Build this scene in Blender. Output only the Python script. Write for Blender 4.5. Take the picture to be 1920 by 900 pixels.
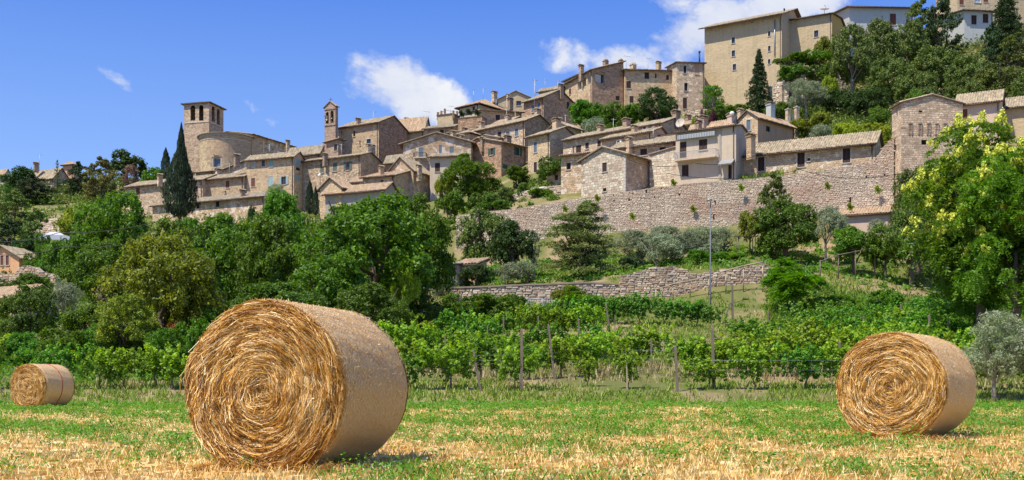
import bpy, bmesh, math, random
import numpy as np
from mathutils import Vector, Matrix
R = math.radians
RNG = np.random.default_rng(7)
random.seed(7)
for o in list(bpy.data.objects):
    bpy.data.objects.remove(o)
COL = bpy.context.scene.collection
SC = bpy.context.scene

# ---------------------------------------------------------------- camera, sun, sky
F = 2000.0          # focal length in photo pixels (1920 wide)
HOR = 723.0         # row of the horizon
CH = 0.77           # eye height
cam_d = bpy.data.cameras.new('camera')
cam = bpy.data.objects.new('camera', cam_d); COL.objects.link(cam)
cam_d.sensor_width = 36.0
cam_d.lens = 36.0 * F / 1920.0
cam_d.shift_y = (HOR - 450.0) / 1920.0
cam_d.clip_start = 0.1; cam_d.clip_end = 20000
cam.location = (0, 0, CH); cam.rotation_euler = (R(90), 0, 0)
SC.camera = cam

SUN_DIR = Vector((-0.79, -0.616, 0)).normalized() * math.cos(R(60)) + Vector((0, 0, math.sin(R(60))))
sd = bpy.data.lights.new('sun', 'SUN'); sd.energy = 4.9; sd.angle = R(0.53); sd.color = (1.0, 0.93, 0.80)
sun = bpy.data.objects.new('sun', sd); COL.objects.link(sun)
sun.rotation_euler = (-SUN_DIR).to_track_quat('-Z', 'Y').to_euler()
sun.location = (-60, -40, 120)

SC.view_settings.view_transform = 'Standard'; SC.view_settings.look = 'None'
SC.view_settings.exposure = 0.36; SC.view_settings.gamma = 1.0
SC.render.film_transparent = False
try:
    SC.cycles.max_bounces = 6; SC.cycles.diffuse_bounces = 3; SC.cycles.transparent_max_bounces = 6
except Exception: pass


class NT:
    """small node-tree helper"""
    def __init__(s, tree): s.t = tree
    def n(s, typ, ins=None, **props):
        nd = s.t.nodes.new(typ)
        for k, v in props.items(): setattr(nd, k, v)
        for k, v in (ins or {}).items():
            if isinstance(v, bpy.types.NodeSocket): s.t.links.new(v, nd.inputs[k])
            else: nd.inputs[k].default_value = v
        return nd
    def link(s, a, b): s.t.links.new(a, b)
    def math(s, op, a, b=None, c=None, clamp=False):
        nd = s.t.nodes.new('ShaderNodeMath'); nd.operation = op; nd.use_clamp = clamp
        for i, v in enumerate((a, b, c)):
            if v is None: continue
            if isinstance(v, bpy.types.NodeSocket): s.t.links.new(v, nd.inputs[i])
            else: nd.inputs[i].default_value = v
        return nd.outputs[0]
    def mix(s, fac, a, b, mode='MIX'):
        nd = s.t.nodes.new('ShaderNodeMix'); nd.data_type = 'RGBA'; nd.blend_type = mode
        for k, v in ((0, fac), (6, a), (7, b)):
            if isinstance(v, bpy.types.NodeSocket): s.t.links.new(v, nd.inputs[k])
            else: nd.inputs[k].default_value = (v if k == 0 else (tuple(v) + (1,))[:4])
        return nd.outputs[2]
    def ramp(s, fac, pts):
        nd = s.t.nodes.new('ShaderNodeValToRGB')
        els = nd.color_ramp.elements
        while len(els) < len(pts): els.new(0.5)
        for e, (p, c) in zip(els, pts):
            e.position = p; e.color = (tuple(c) + (1,))[:4] if isinstance(c, (tuple, list)) else (c, c, c, 1)
        s.t.links.new(fac, nd.inputs[0])
        return nd.outputs[0]
    def noise(s, vec, scale, detail=4, rough=0.55, dist=0.0, dim='3D'):
        nd = s.t.nodes.new('ShaderNodeTexNoise'); nd.noise_dimensions = dim
        if vec is not None: s.t.links.new(vec, nd.inputs['Vector'])
        nd.inputs['Scale'].default_value = scale; nd.inputs['Detail'].default_value = detail
        nd.inputs['Roughness'].default_value = rough; nd.inputs['Distortion'].default_value = dist
        return nd.outputs[0]


world = bpy.data.worlds.new("World"); SC.world = world; world.use_nodes = True
W = NT(world.node_tree); world.node_tree.nodes.clear()
sky = W.n('ShaderNodeTexSky', sky_type='NISHITA', sun_disc=False)
sky.sun_elevation = math.asin(SUN_DIR.z); sky.sun_rotation = math.atan2(SUN_DIR.x, SUN_DIR.y)
sky.altitude = 300; sky.air_density = 1.0; sky.dust_density = 0.35; sky.ozone_density = 3.0
tint = W.n('ShaderNodeHueSaturation', {'Saturation': 1.25, 'Value': 1.0, 'Hue': 0.512, 'Color': sky.outputs[0]})
tc = W.n('ShaderNodeTexCoord')
sep = W.n('ShaderNodeSeparateXYZ', {0: tc.outputs['Generated']})
az = W.math('ARCTAN2', sep.outputs[0], sep.outputs[1])
el = W.math('ARCSINE', sep.outputs[2])
grad = W.math('MULTIPLY', W.math('SUBTRACT', el, 0.14), 4.3, clamp=True)
flat = W.mix(0.72, tint.outputs[0], W.mix(grad, (3.0, 5.0, 9.5), (0.75, 2.15, 7.5)))
avec = W.n('ShaderNodeCombineXYZ', {0: az, 1: W.math('MULTIPLY', el, 1.25), 2: 0.37}).outputs[0]
n1 = W.noise(avec, 9.0, 9, 0.6, 0.35)
n2 = W.noise(avec, 34.0, 6, 0.6, 0.2)
def azel(px, py):
    x, z = (px - 960) / F, (HOR - py) / F
    return math.atan2(x, 1), math.asin(z / math.sqrt(1 + x * x + z * z))
# (centre px, py, half width px, half height px, slope, strength): where the photograph's clouds stand, as directions
CLOUDS = [(755, 172, 125, 62, 0.30, 1.0), (700, 140, 60, 32, 0, 0.75), (830, 195, 75, 40, 0.2, 0.75),
          (1060, 98, 66, 38, 0.25, 0.75), (1180, 118, 90, 34, 0.1, 0.88), (1085, 66, 40, 14, -0.2, 0.5),
          (1340, 44, 120, 56, -0.25, 1.0), (1250, 84, 80, 20, -0.4, 0.7), (1480, 8, 130, 40, 0, 1.0), (1280, 14, 80, 30, 0.3, 0.75), (1570, 4, 60, 14, 0, 0.4),
          (228, 156, 38, 16, 0.5, 0.62), (505, 224, 40, 14, 0.6, 0.3), (255, 130, 12, 8, 0.3, .1), (212, 103, 14, 8, .3, .12)]
dens = None
for (px, py, hw, hh, sl, st) in CLOUDS:
    a0, e0 = azel(px, py)
    dx = W.math('SUBTRACT', az, a0); dy = W.math('ADD', W.math('SUBTRACT', el, e0), W.math('MULTIPLY', dx, sl))
    q = W.math('ADD', W.math('POWER', W.math('DIVIDE', dx, hw / F), 2), W.math('POWER', W.math('DIVIDE', dy, hh / F), 2))
    m = W.math('MULTIPLY', W.math('SUBTRACT', 1.0, W.math('MINIMUM', W.math('MULTIPLY', q, 0.5), 1.0)), st)
    dens = m if dens is None else W.math('MAXIMUM', dens, m)
# elsewhere in the sky: the same scattered fair-weather clouds
nb = W.noise(avec, 3.1, 8, 0.55, 0.3)
away = W.math('MULTIPLY', W.math('SUBTRACT', W.math('ABSOLUTE', az), 0.62), 4.0, clamp=True)
wild = W.math('MULTIPLY', W.math('MULTIPLY', W.math('SUBTRACT', nb, 0.5), 5.0, clamp=True), away)
dens = W.math('MAXIMUM', dens, wild)
cv = W.math('ADD', W.math('ADD', W.math('MULTIPLY', W.math('SUBTRACT', n1, 0.5), 4.6), W.math('MULTIPLY', W.math('SUBTRACT', n2, 0.5), 2.2)), W.math('SUBTRACT', W.math('MULTIPLY', dens, 2.3), 0.95))
cfac = W.ramp(cv, [(0.0, 0.0), (0.3, 0.28), (0.75, 0.9), (1.0, 1.0)])
has = W.math('MULTIPLY', dens, 6.0, clamp=True)
cfac2 = W.math('MULTIPLY', cfac, has)
ccol = W.ramp(n1, [(0.3, (11.5, 11.8, 12.4)), (0.55, (9.6, 10.1, 11.2))])
ccol = W.mix(W.ramp(n1, [(0.42, 0.0), (0.66, 1.0)]), (5.6, 6.0, 7.2), (7.4, 7.5, 7.7))
skyc = W.mix(cfac2, flat, ccol)
bg = W.n('ShaderNodeBackground', {'Color': skyc, 'Strength': 0.098})
out = W.n('ShaderNodeOutputWorld', {0: bg.outputs[0]})

# ---------------------------------------------------------------- helpers
def P(px, py, Y):
    return Vector(((px - 960) / F * Y, Y, CH + (HOR - py) / F * Y))
def Zof(py, Y): return CH + (HOR - py) / F * Y

def tag(o, label=None, cat=None, group=None, kind=None):
    if label: o['label'] = label
    if cat: o['category'] = cat
    if group: o['group'] = group
    if kind: o['kind'] = kind
    return o
def empty(name, loc, rz=0.0):
    o = bpy.data.objects.new(name, None); COL.objects.link(o)
    o.location = loc; o.rotation_euler = (0, 0, rz); o.empty_display_size = 0.3
    return o
def link_mesh(name, me, parent=None, loc=(0, 0, 0)):
    o = bpy.data.objects.new(name, me); COL.objects.link(o)
    o.parent = parent; o.location = loc
    return o

class MB:
    """collects polygons with a material slot and uv; build() links them as ONE mesh object"""
    def __init__(s): s.v = []; s.f = []; s.m = []; s.uv = []; s.sm = []
    def poly(s, pts, mi=0, uvs=None, smooth=False):
        i = len(s.v); s.v += [tuple(p) for p in pts]; s.f.append(tuple(range(i, i + len(pts))))
        s.m.append(mi); s.sm.append(smooth)
        s.uv.append(uvs if uvs else [(0, 0)] * len(pts))
    def box(s, c, ax, ay, az, mi=0, bottom=True):
        """c centre; ax, ay, az half-extent vectors"""
        c = Vector(c); ax = Vector(ax); ay = Vector(ay); az = Vector(az)
        if ax.cross(ay).dot(az) < 0: ax = -ax
        p = lambda i, j, k: c + ax * i + ay * j + az * k
        lx, ly, lz = ax.length * 2, ay.length * 2, az.length * 2
        def q(a, b, cc, d, w, h): s.poly([a, b, cc, d], mi, [(0, 0), (w, 0), (w, h), (0, h)])
        q(p(-1,-1,-1), p(1,-1,-1), p(1,-1,1), p(-1,-1,1), lx, lz)
        q(p(1,1,-1), p(-1,1,-1), p(-1,1,1), p(1,1,1), lx, lz)
        q(p(1,-1,-1), p(1,1,-1), p(1,1,1), p(1,-1,1), ly, lz)
        q(p(-1,1,-1), p(-1,-1,-1), p(-1,-1,1), p(-1,1,1), ly, lz)
        q(p(-1,-1,1), p(1,-1,1), p(1,1,1), p(-1,1,1), lx, ly)
        if bottom: q(p(-1,1,-1), p(1,1,-1), p(1,-1,-1), p(-1,-1,-1), lx, ly)
    def boxz(s, c, sx, sy, sz, mi=0, rz=0.0):
        cs, sn = math.cos(rz), math.sin(rz)
        s.box(c, (sx/2*cs, sx/2*sn, 0), (-sy/2*sn, sy/2*cs, 0), (0, 0, sz/2), mi)
    def tube(s, pts, rad, n=6, mi=0, cap=True):
        pts = [Vector(p) for p in pts]
        if not isinstance(rad, (list, tuple)): rad = [rad] * len(pts)
        rings = []
        for i, p in enumerate(pts):
            d = (pts[min(i+1, len(pts)-1)] - pts[max(i-1, 0)]).normalized()
            u = d.cross(Vector((0.31, 0.95, 0.02)))
            if u.length < 0.05: u = d.cross(Vector((1, 0, 0)))
            u.normalize(); w = d.cross(u)
            rings.append([p + (u * math.cos(2*math.pi*k/n) + w * math.sin(2*math.pi*k/n)) * rad[i] for k in range(n)])
        base = len(s.v)
        for r in rings: s.v += [tuple(q) for q in r]
        L = 0
        for i in range(len(pts) - 1):
            l2 = L + (pts[i+1] - pts[i]).length
            for k in range(n):
                k2 = (k + 1) % n
                s.f.append((base+i*n+k, base+i*n+k2, base+(i+1)*n+k2, base+(i+1)*n+k)); s.m.append(mi); s.sm.append(True)
                s.uv.append([(k*.1, L), (k*.1+.1, L), (k*.1+.1, l2), (k*.1, l2)])
            L = l2
        if cap:
            s.f.append(tuple(base+k for k in range(n))[::-1]); s.m.append(mi); s.sm.append(False); s.uv.append([(0,0)]*n)
            e = base + (len(pts)-1)*n
            s.f.append(tuple(e+k for k in range(n))); s.m.append(mi); s.sm.append(False); s.uv.append([(0,0)]*n)
    def mesh(s, name, mats, origin=(0, 0, 0)):
        ox, oy, oz = origin
        me = bpy.data.meshes.new(name)
        me.from_pydata([(x-ox, y-oy, z-oz) for x, y, z in s.v], [], s.f)
        for m in (mats if isinstance(mats, (list, tuple)) else [mats]): me.materials.append(m)
        me.polygons.foreach_set('material_index', s.m)
        me.polygons.foreach_set('use_smooth', s.sm)
        uv = me.uv_layers.new(name='UVMap')
        flat_ = [c for fuv in s.uv for p in fuv for c in p]
        uv.data.foreach_set('uv', flat_)
        me.update()
        return me
    def build(s, name, mats, parent=None, origin=(0, 0, 0)):
        """world-space vertices; origin = location of the parent root"""
        return link_mesh(name, s.mesh(name, mats, origin), parent)

def np_mesh(name, V, k, mat, attrs=None, smooth=False):
    """V: (nfaces, k, 3) array of separate k-gons; attrs: dict of per-face float or (n,k) arrays"""
    n = V.shape[0]
    me = bpy.data.meshes.new(name)
    me.vertices.add(n * k); me.vertices.foreach_set('co', V.reshape(-1).astype(np.float32))
    me.loops.add(n * k); me.loops.foreach_set('vertex_index', np.arange(n * k, dtype=np.int32))
    me.polygons.add(n); me.polygons.foreach_set('loop_start', np.arange(0, n * k, k, dtype=np.int32))
    try: me.polygons.foreach_set('loop_total', np.full(n, k, dtype=np.int32))
    except Exception: pass
    if smooth: me.polygons.foreach_set('use_smooth', np.ones(n, dtype=bool))
    for an, a in (attrs or {}).items():
        at = me.attributes.new(an, 'FLOAT', 'POINT')
        a = np.asarray(a, dtype=np.float32)
        if a.ndim == 1: a = np.repeat(a, k)
        at.data.foreach_set('value', a.reshape(-1))
    for m in (mat if isinstance(mat, (list, tuple)) else [mat]): me.materials.append(m)
    me.update(calc_edges=True); me.validate()
    return me
def np_grid(name, V, F_, mat, attrs=None, smooth=True):
    me = bpy.data.meshes.new(name)
    me.from_pydata(V.tolist(), [], F_.tolist() if hasattr(F_, 'tolist') else F_)
    for an, a in (attrs or {}).items():
        at = me.attributes.new(an, 'FLOAT', 'POINT'); at.data.foreach_set('value', np.asarray(a, dtype=np.float32))
    for m in (mat if isinstance(mat, (list, tuple)) else [mat]): me.materials.append(m)
    if smooth: me.polygons.foreach_set('use_smooth', np.ones(len(me.polygons), dtype=bool))
    me.update()
    return me

# ---------------------------------------------------------------- materials
def new_mat(name):
    m = bpy.data.materials.new(name); m.use_nodes = True; m.node_tree.nodes.clear()
    return m, NT(m.node_tree)
def finish(m, T, color, rough=0.85, bump=None, bdist=0.02, bstr=0.6, metallic=0.0, spec=0.3):
    b = T.n('ShaderNodeBsdfPrincipled', {'Roughness': rough, 'Metallic': metallic, 'Specular IOR Level': spec})
    if isinstance(color, bpy.types.NodeSocket): T.link(color, b.inputs['Base Color'])
    else: b.inputs['Base Color'].default_value = (tuple(color) + (1,))[:4]
    if bump is not None:
        bn = T.n('ShaderNodeBump', {'Strength': bstr, 'Distance': bdist, 'Height': bump}); T.link(bn.outputs[0], b.inputs['Normal'])
    T.n('ShaderNodeOutputMaterial', {0: b.outputs[0]})
    return m
def plain(name, color, rough=0.7, metallic=0.0, var=0.15, scale=3.0):
    m, T = new_mat(name)
    g = T.n('ShaderNodeNewGeometry').outputs['Position']
    nz = T.noise(g, scale, 5, 0.6)
    c = T.mix(nz, tuple(x * (1 - var) for x in color), tuple(min(1, x * (1 + var)) for x in color))
    return finish(m, T, c, rough, nz, 0.01, 0.3, metallic)

def masonry(name, ca, cb, cm, bw=0.5, bh=0.25, red=0.25, redc=(0.42, 0.22, 0.15), plaster=0.0, plc=(0.5, 0.43, 0.35), bump=0.07, dark=1.50):
    """rubble or block stonework on the wall's own metric uv"""
    m, T = new_mat(name)
    uv = T.n('ShaderNodeUVMap').outputs[0]
    gp = T.n('ShaderNodeNewGeometry').outputs['Position']
    wob = T.n('ShaderNodeTexNoise', {'Vector': uv, 'Scale': 1.6, 'Detail': 3.0}).outputs['Color']
    wv = T.n('ShaderNodeVectorMath', {0: wob, 1: (0.5, 0.5, 0.5)}, operation='SUBTRACT').outputs[0]
    wv = T.n('ShaderNodeVectorMath', {0: wv, 'Scale': 0.22}, operation='SCALE').outputs[0]
    uvw = T.n('ShaderNodeVectorMath', {0: uv, 1: wv}, operation='ADD').outputs[0]
    br = T.n('ShaderNodeTexBrick', {'Vector': uvw, 'Scale': 1.0, 'Mortar Size': 0.03, 'Mortar Smooth': 0.4, 'Bias': 0.0, 'Brick Width': bw, 'Row Height': bh,
             'Color1': (0, 0, 0, 1), 'Color2': (1, 1, 1, 1), 'Mortar': (0.5, 0.5, 0.5, 1)})
    br.offset = 0.43; br.squash = 0.75; br.squash_frequency = 3
    big = T.noise(gp, 0.22, 5, 0.6)
    mid = T.noise(gp, 1.1, 4, 0.6)
    fin = T.noise(gp, 7.0, 4, 0.65)
    vo = T.n('ShaderNodeTexVoronoi', {'Vector': T.n('ShaderNodeMapping', {0: uvw, 3: (1.5, 2.6, 1)}).outputs[0], 'Scale': 1.0, 'Randomness': 0.9})
    vc = T.n('ShaderNodeSeparateColor', {0: vo.outputs['Color']}).outputs[0]
    stone = T.mix(T.math('ADD', T.math('MULTIPLY', br.outputs['Color'], 0.7), T.math('MULTIPLY', vc, 0.3)), tuple(x * .50 for x in ca), tuple(min(.85, x * 1.28) for x in cb))
    rfac = T.ramp(T.math('ADD', T.math('MULTIPLY', big, 0.7), T.math('MULTIPLY', br.outputs['Color'], 0.3)), [(0.62 - red * 0.35, 0.0), (0.75 - red * 0.3, 1.0)])
    stone = T.mix(T.math('MULTIPLY', rfac, 0.65), stone, redc)
    stone = T.mix(T.ramp(fin, [(0.3, 0.0), (0.7, 1.0)]), T.mix(0.5, stone, (0.10, 0.085, 0.07)), stone)
    stone = T.mix(T.ramp(mid, [(0.36, 0.28), (0.6, 0.0)]), stone, (0.17, 0.13, 0.09))
    col = T.mix(T.math('MULTIPLY', br.outputs['Fac'], 0.75), stone, tuple(x * .42 for x in cm))
    # rain streaks under the eaves and soot: stains with a shape of their own
    st = T.n('ShaderNodeTexNoise', {'Vector': T.n('ShaderNodeMapping', {0: uv, 3: (1.3, 0.12, 1)}).outputs[0], 'Scale': 1.6, 'Detail': 5.0}).outputs[0]
    col = T.mix(T.ramp(st, [(0.55, 0.0), (0.8, 0.4)]), col, (0.15, 0.13, 0.11))
    h = T.math('SUBTRACT', T.math('MULTIPLY', fin, 0.7), T.math('MULTIPLY', br.outputs['Fac'], 0.8))
    h = T.math('ADD', h, T.math('ADD', T.math('MULTIPLY', br.outputs['Color'], 0.4), T.math('MULTIPLY', vc, 0.7)))
    if plaster > 0:
        pf = T.ramp(mid, [(0.62 - plaster * 0.4, 0.0), (0.68 - plaster * 0.4, 1.0)])
        pcol = T.mix(fin, tuple(x * 0.82 for x in plc), plc)
        col = T.mix(pf, col, pcol); h = T.mix(pf, h, T.math('MULTIPLY', fin, 0.3))
    ob = T.n('ShaderNodeObjectInfo').outputs['Random']
    hs = T.n('ShaderNodeHueSaturation', {'Color': col, 'Value': T.math('MULTIPLY', T.math('ADD', T.math('MULTIPLY', ob, 0.22), 0.89), dark)})
    return finish(m, T, hs.outputs[0], 0.93, h, bump, 0.9, spec=0.15)

def stucco(name, c, var=0.2, stain=0.3, bump=0.02):
    m, T = new_mat(name)
    uv = T.n('ShaderNodeUVMap').outputs[0]
    gp = T.n('ShaderNodeNewGeometry').outputs['Position']
    a = T.noise(gp, 0.35, 6, 0.65); b = T.noise(gp, 2.4, 6, 0.7)
    st = T.n('ShaderNodeTexNoise', {'Vector': T.n('ShaderNodeMapping', {0: uv, 3: (1.0, 0.1, 1)}).outputs[0], 'Scale': 1.7, 'Detail': 6.0}).outputs[0]
    col = T.mix(a, tuple(x * (1 - var) for x in c), tuple(min(1, x * (1 + var * 0.6)) for x in c))
    col = T.mix(T.ramp(b, [(0.4, 0.0), (0.7, 0.35)]), col, tuple(x * 0.72 for x in c))
    col = T.mix(T.math('MULTIPLY', T.ramp(st, [(0.48, 0.0), (0.75, 1.0)]), stain), col, tuple(x * 0.45 for x in c))
    return finish(m, T, col, 0.92, T.math('ADD', b, T.math('MULTIPLY', a, 2.0)), bump, 0.7, spec=0.15)

def tiles_mat(name, ca, cb, cc):
    m, T = new_mat(name)
    uv = T.n('ShaderNodeUVMap').outputs[0]
    gp = T.n('ShaderNodeNewGeometry').outputs['Position']
    br = T.n('ShaderNodeTexBrick', {'Vector': uv, 'Scale': 1.0, 'Mortar Size': 0.012, 'Brick Width': 0.28, 'Row Height': 0.42,
             'Color1': (0, 0, 0, 1), 'Color2': (1, 1, 1, 1), 'Mortar': (0.2, 0.2, 0.2, 1)}); br.offset = 0.0
    wn = T.n('ShaderNodeTexWhiteNoise', {'Vector': T.n('ShaderNodeVectorMath', {0: T.n('ShaderNodeVectorMath', {0: uv, 1: (0.28, 0.42, 1)}, operation='DIVIDE').outputs[0]}, operation='FLOOR').outputs[0]}).outputs[0]
    nz = T.noise(gp, 0.9, 5, 0.65); nf = T.noise(gp, 6.0, 4, 0.7)
    col = T.mix(wn, ca, cb)
    col = T.mix(T.ramp(nz, [(0.4, 0.0), (0.65, 0.8)]), col, cc)
    col = T.mix(T.ramp(nf, [(0.48, 0.0), (0.66, 0.65)]), col, (0.09, 0.08, 0.06))
    return finish(m, T, col, 0.9, nf, 0.02, 0.6, spec=0.15)

def leaf_mat(name, dark, light, trans=0.35, hue_var=0.03, val_var=0.35, rough=0.55):
    m, T = new_mat(name)
    at = T.n('ShaderNodeAttribute', attribute_name='tint').outputs['Fac']
    ob = T.n('ShaderNodeObjectInfo').outputs['Random']
    tco = T.n('ShaderNodeTexCoord').outputs['Object']
    nz = T.noise(tco, 1.7, 3, 0.6)
    t = T.math('ADD', T.math('MULTIPLY', at, 0.75), T.math('MULTIPLY', T.math('SUBTRACT', nz, 0.5), 1.1), clamp=True)
    col = T.mix(t, dark, light)
    hs = T.n('ShaderNodeHueSaturation', {'Color': col, 'Hue': T.math('ADD', T.math('MULTIPLY', T.math('SUBTRACT', ob, 0.5), hue_var), 0.5),
              'Value': T.math('ADD', T.math('MULTIPLY', T.math('SUBTRACT', ob, 0.5), val_var), 1.0), 'Saturation': 1.0})
    b = T.n('ShaderNodeBsdfPrincipled', {'Base Color': hs.outputs[0], 'Roughness': rough, 'Specular IOR Level': 0.35})
    tcx = T.n('ShaderNodeHueSaturation', {'Color': hs.outputs[0], 'Saturation': 1.15, 'Value': 1.35, 'Hue': 0.49})
    tr = T.n('ShaderNodeBsdfTranslucent', {'Color': tcx.outputs[0]})
    mx = T.n('ShaderNodeMixShader', {0: trans, 1: b.outputs[0], 2: tr.outputs[0]})
    T.n('ShaderNodeOutputMaterial', {0: mx.outputs[0]})
    return m

M = {}
M['stone_pink'] = masonry('stone_pink', (0.633, 0.370, 0.209), (0.784, 0.580, 0.345), (0.761, 0.507, 0.302), red=0.45, redc=(0.50, 0.29, 0.20))
M['stone_grey'] = masonry('stone_grey', (0.462, 0.309, 0.200), (0.725, 0.507, 0.336), (0.617, 0.432, 0.282), red=0.12)
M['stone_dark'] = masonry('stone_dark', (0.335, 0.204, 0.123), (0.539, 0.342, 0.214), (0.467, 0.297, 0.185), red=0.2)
M['stone_warm'] = masonry('stone_warm', (0.689, 0.381, 0.233), (0.800, 0.585, 0.389), (0.800, 0.539, 0.360), red=0.35, redc=(0.52, 0.33, 0.22), plaster=0.1, plc=(0.60, 0.50, 0.39))
M['stone_mix'] = masonry('stone_mix', (0.544, 0.333, 0.193), (0.792, 0.531, 0.322), (0.689, 0.457, 0.277), red=0.3, plaster=0.25, plc=(0.50, 0.42, 0.34))
M['stone_rough'] = masonry('stone_rough', (0.660, 0.411, 0.296), (0.800, 0.654, 0.492), (0.800, 0.595, 0.448), bw=0.6, bh=0.33, red=0.15, bump=0.1)
M['brickwork'] = masonry('brickwork', (0.36, 0.24, 0.165), (0.50, 0.35, 0.24), (0.45, 0.37, 0.28), bw=0.36, bh=0.16, red=0.2)
M['ochre'] = stucco('ochre_plaster', (0.57, 0.445, 0.27), 0.25, 0.35, 0.14)
M['housefront'] = stucco('orange_house_plaster', (0.74, 0.42, 0.22), 0.08, 0.1)
M['orange'] = stucco('orange_plaster', (0.68, 0.40, 0.12), 0.08, 0.1)
M['beige'] = stucco('beige_plaster', (0.60, 0.49, 0.36), 0.12, 0.25)
M['greyplaster'] = stucco('grey_plaster', (0.42, 0.375, 0.315), 0.15, 0.35)
M['salmon'] = stucco('salmon_plaster', (0.58, 0.345, 0.215), 0.15, 0.3)
M['pinkplaster'] = stucco('pink_plaster', (0.66, 0.48, 0.37), 0.12, 0.25)
M['whiteplaster'] = stucco('white_plaster', (0.50, 0.50, 0.45), 0.08, 0.12)
M['tile'] = tiles_mat('clay_tile', (0.56, 0.44, 0.28), (0.21, 0.155, 0.10), (0.36, 0.31, 0.20))
M['tile_red'] = tiles_mat('red_clay_tile', (0.60, 0.41, 0.25), (0.30, 0.185, 0.11), (0.40, 0.32, 0.21))
M['tile_grey'] = tiles_mat('grey_clay_tile', (0.46, 0.38, 0.26), (0.19, 0.15, 0.10), (0.34, 0.30, 0.21))
M['eave'] = plain('eave_wood', (0.13, 0.095, 0.07), 0.8)
M['surround'] = stucco('window_surround', (0.56, 0.49, 0.40), 0.1, 0.2)
M['brown'] = plain('brown_shutter_paint', (0.055, 0.028, 0.020), 0.6)
M['redbrown'] = plain('red_brown_shutter_paint', (0.17, 0.06, 0.035), 0.6)
M['green'] = plain('green_shutter_paint', (0.045, 0.12, 0.085), 0.6)
M['greengrey'] = plain('grey_green_shutter_paint', (0.12, 0.15, 0.12), 0.65)
M['blue'] = plain('pale_blue_shutter_paint', (0.30, 0.45, 0.46), 0.6)
M['bluegrey'] = plain('blue_grey_paint', (0.13, 0.18, 0.23), 0.6)
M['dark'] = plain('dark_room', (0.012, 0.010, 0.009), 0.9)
m, T = new_mat('window_glass'); M['glass'] = finish(m, T, (0.035, 0.045, 0.06), 0.08, None, spec=0.8)
m, T = new_mat('curtained_glass'); M['curtain'] = finish(m, T, (0.45, 0.47, 0.5), 0.15, None, spec=0.8)
M['metal'] = plain('galvanised_metal', (0.40, 0.41, 0.42), 0.45, 0.6)
M['lampmetal'] = plain('dull_lamp_paint', (0.17, 0.18, 0.19), 0.6, 0.2)
M['darkmetal'] = plain('dark_iron', (0.05, 0.045, 0.04), 0.5, 0.5)
M['copper'] = plain('brown_gutter_metal', (0.10, 0.06, 0.045), 0.5, 0.3)
M['white'] = plain('white_paint', (0.75, 0.75, 0.74), 0.5)
M['bark'] = plain('bark', (0.12, 0.09, 0.065), 0.95, 0, 0.45, 6)
M['bark_grey'] = plain('grey_bark', (0.24, 0.21, 0.17), 0.95, 0, 0.4, 6)
M['postwood'] = plain('weathered_post', (0.20, 0.155, 0.12), 0.9, 0, 0.35, 5)
M['railwood'] = plain('pale_rail_wood', (0.44, 0.34, 0.23), 0.85, 0, 0.25, 4)
M['bronze'] = plain('bell_bronze', (0.14, 0.13, 0.09), 0.4, 0.7)

L = {}
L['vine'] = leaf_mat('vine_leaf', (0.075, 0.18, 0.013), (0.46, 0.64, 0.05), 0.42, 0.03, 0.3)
L['vine2'] = leaf_mat('vine_leaf_deep', (0.066, 0.172, 0.021), (0.225, 0.466, 0.042), 0.4, 0.03, 0.2)
L['broad'] = leaf_mat('broad_leaf', (0.044, 0.103, 0.008), (0.206, 0.344, 0.018), 0.36)
L['bright'] = leaf_mat('bright_leaf', (0.055, 0.137, 0.009), (0.188, 0.354, 0.018), 0.42)
L['mid'] = leaf_mat('mid_leaf', (0.047, 0.104, 0.011), (0.176, 0.295, 0.025), 0.3)
L['darkleaf'] = leaf_mat('dark_leaf', (0.023, 0.053, 0.010), (0.097, 0.169, 0.025), 0.25)
L['oak'] = leaf_mat('holm_oak_leaf', (0.054, 0.096, 0.017), (0.251, 0.321, 0.052), 0.2, 0.03, 0.3)
L['cypress'] = leaf_mat('cypress_leaf', (0.015, 0.032, 0.009), (0.054, 0.101, 0.019), 0.12, 0.02, 0.2)
L['fir'] = leaf_mat('fir_needles', (0.020, 0.048, 0.014), (0.091, 0.150, 0.031), 0.12)
L['juniper'] = leaf_mat('juniper_leaf', (0.09, 0.13, 0.03), (0.36, 0.43, 0.12), 0.3)
L['cedar'] = leaf_mat('cedar_needles', (0.056, 0.098, 0.018), (0.241, 0.301, 0.046), 0.15)
L['ochrecedar'] = leaf_mat('ochre_cypress_leaf', (0.098, 0.105, 0.025), (0.308, 0.280, 0.070), 0.2)
L['olive'] = leaf_mat('olive_leaf', (0.155, 0.197, 0.096), (0.466, 0.529, 0.308), 0.2, 0.02, 0.25)
L['yellow'] = leaf_mat('yellow_green_leaf', (0.075, 0.127, 0.016), (0.446, 0.482, 0.041), 0.35)
L['limey'] = leaf_mat('lime_leaf', (0.165, 0.261, 0.015), (0.495, 0.591, 0.037), 0.4)
L['red'] = leaf_mat('reddish_twig', (0.16, 0.085, 0.06), (0.30, 0.18, 0.13), 0.2)
L['purple'] = leaf_mat('purple_leaf', (0.06, 0.015, 0.02), (0.16, 0.05, 0.05), 0.25)
L['ailanthus'] = leaf_mat('tree_of_heaven_leaf', (0.062, 0.160, 0.015), (0.229, 0.432, 0.032), 0.36)
L['blossom'] = leaf_mat('yellow_blossom', (0.50, 0.56, 0.06), (0.80, 0.80, 0.18), 0.25, 0.0, 0.0)
L['whitefl'] = leaf_mat('white_blossom', (0.45, 0.50, 0.35), (0.8, 0.8, 0.76), 0.3, 0.01, 0.1)
L['redtip'] = leaf_mat('orange_red_tips', (0.30, 0.10, 0.02), (0.42, 0.24, 0.04), 0.35)
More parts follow.
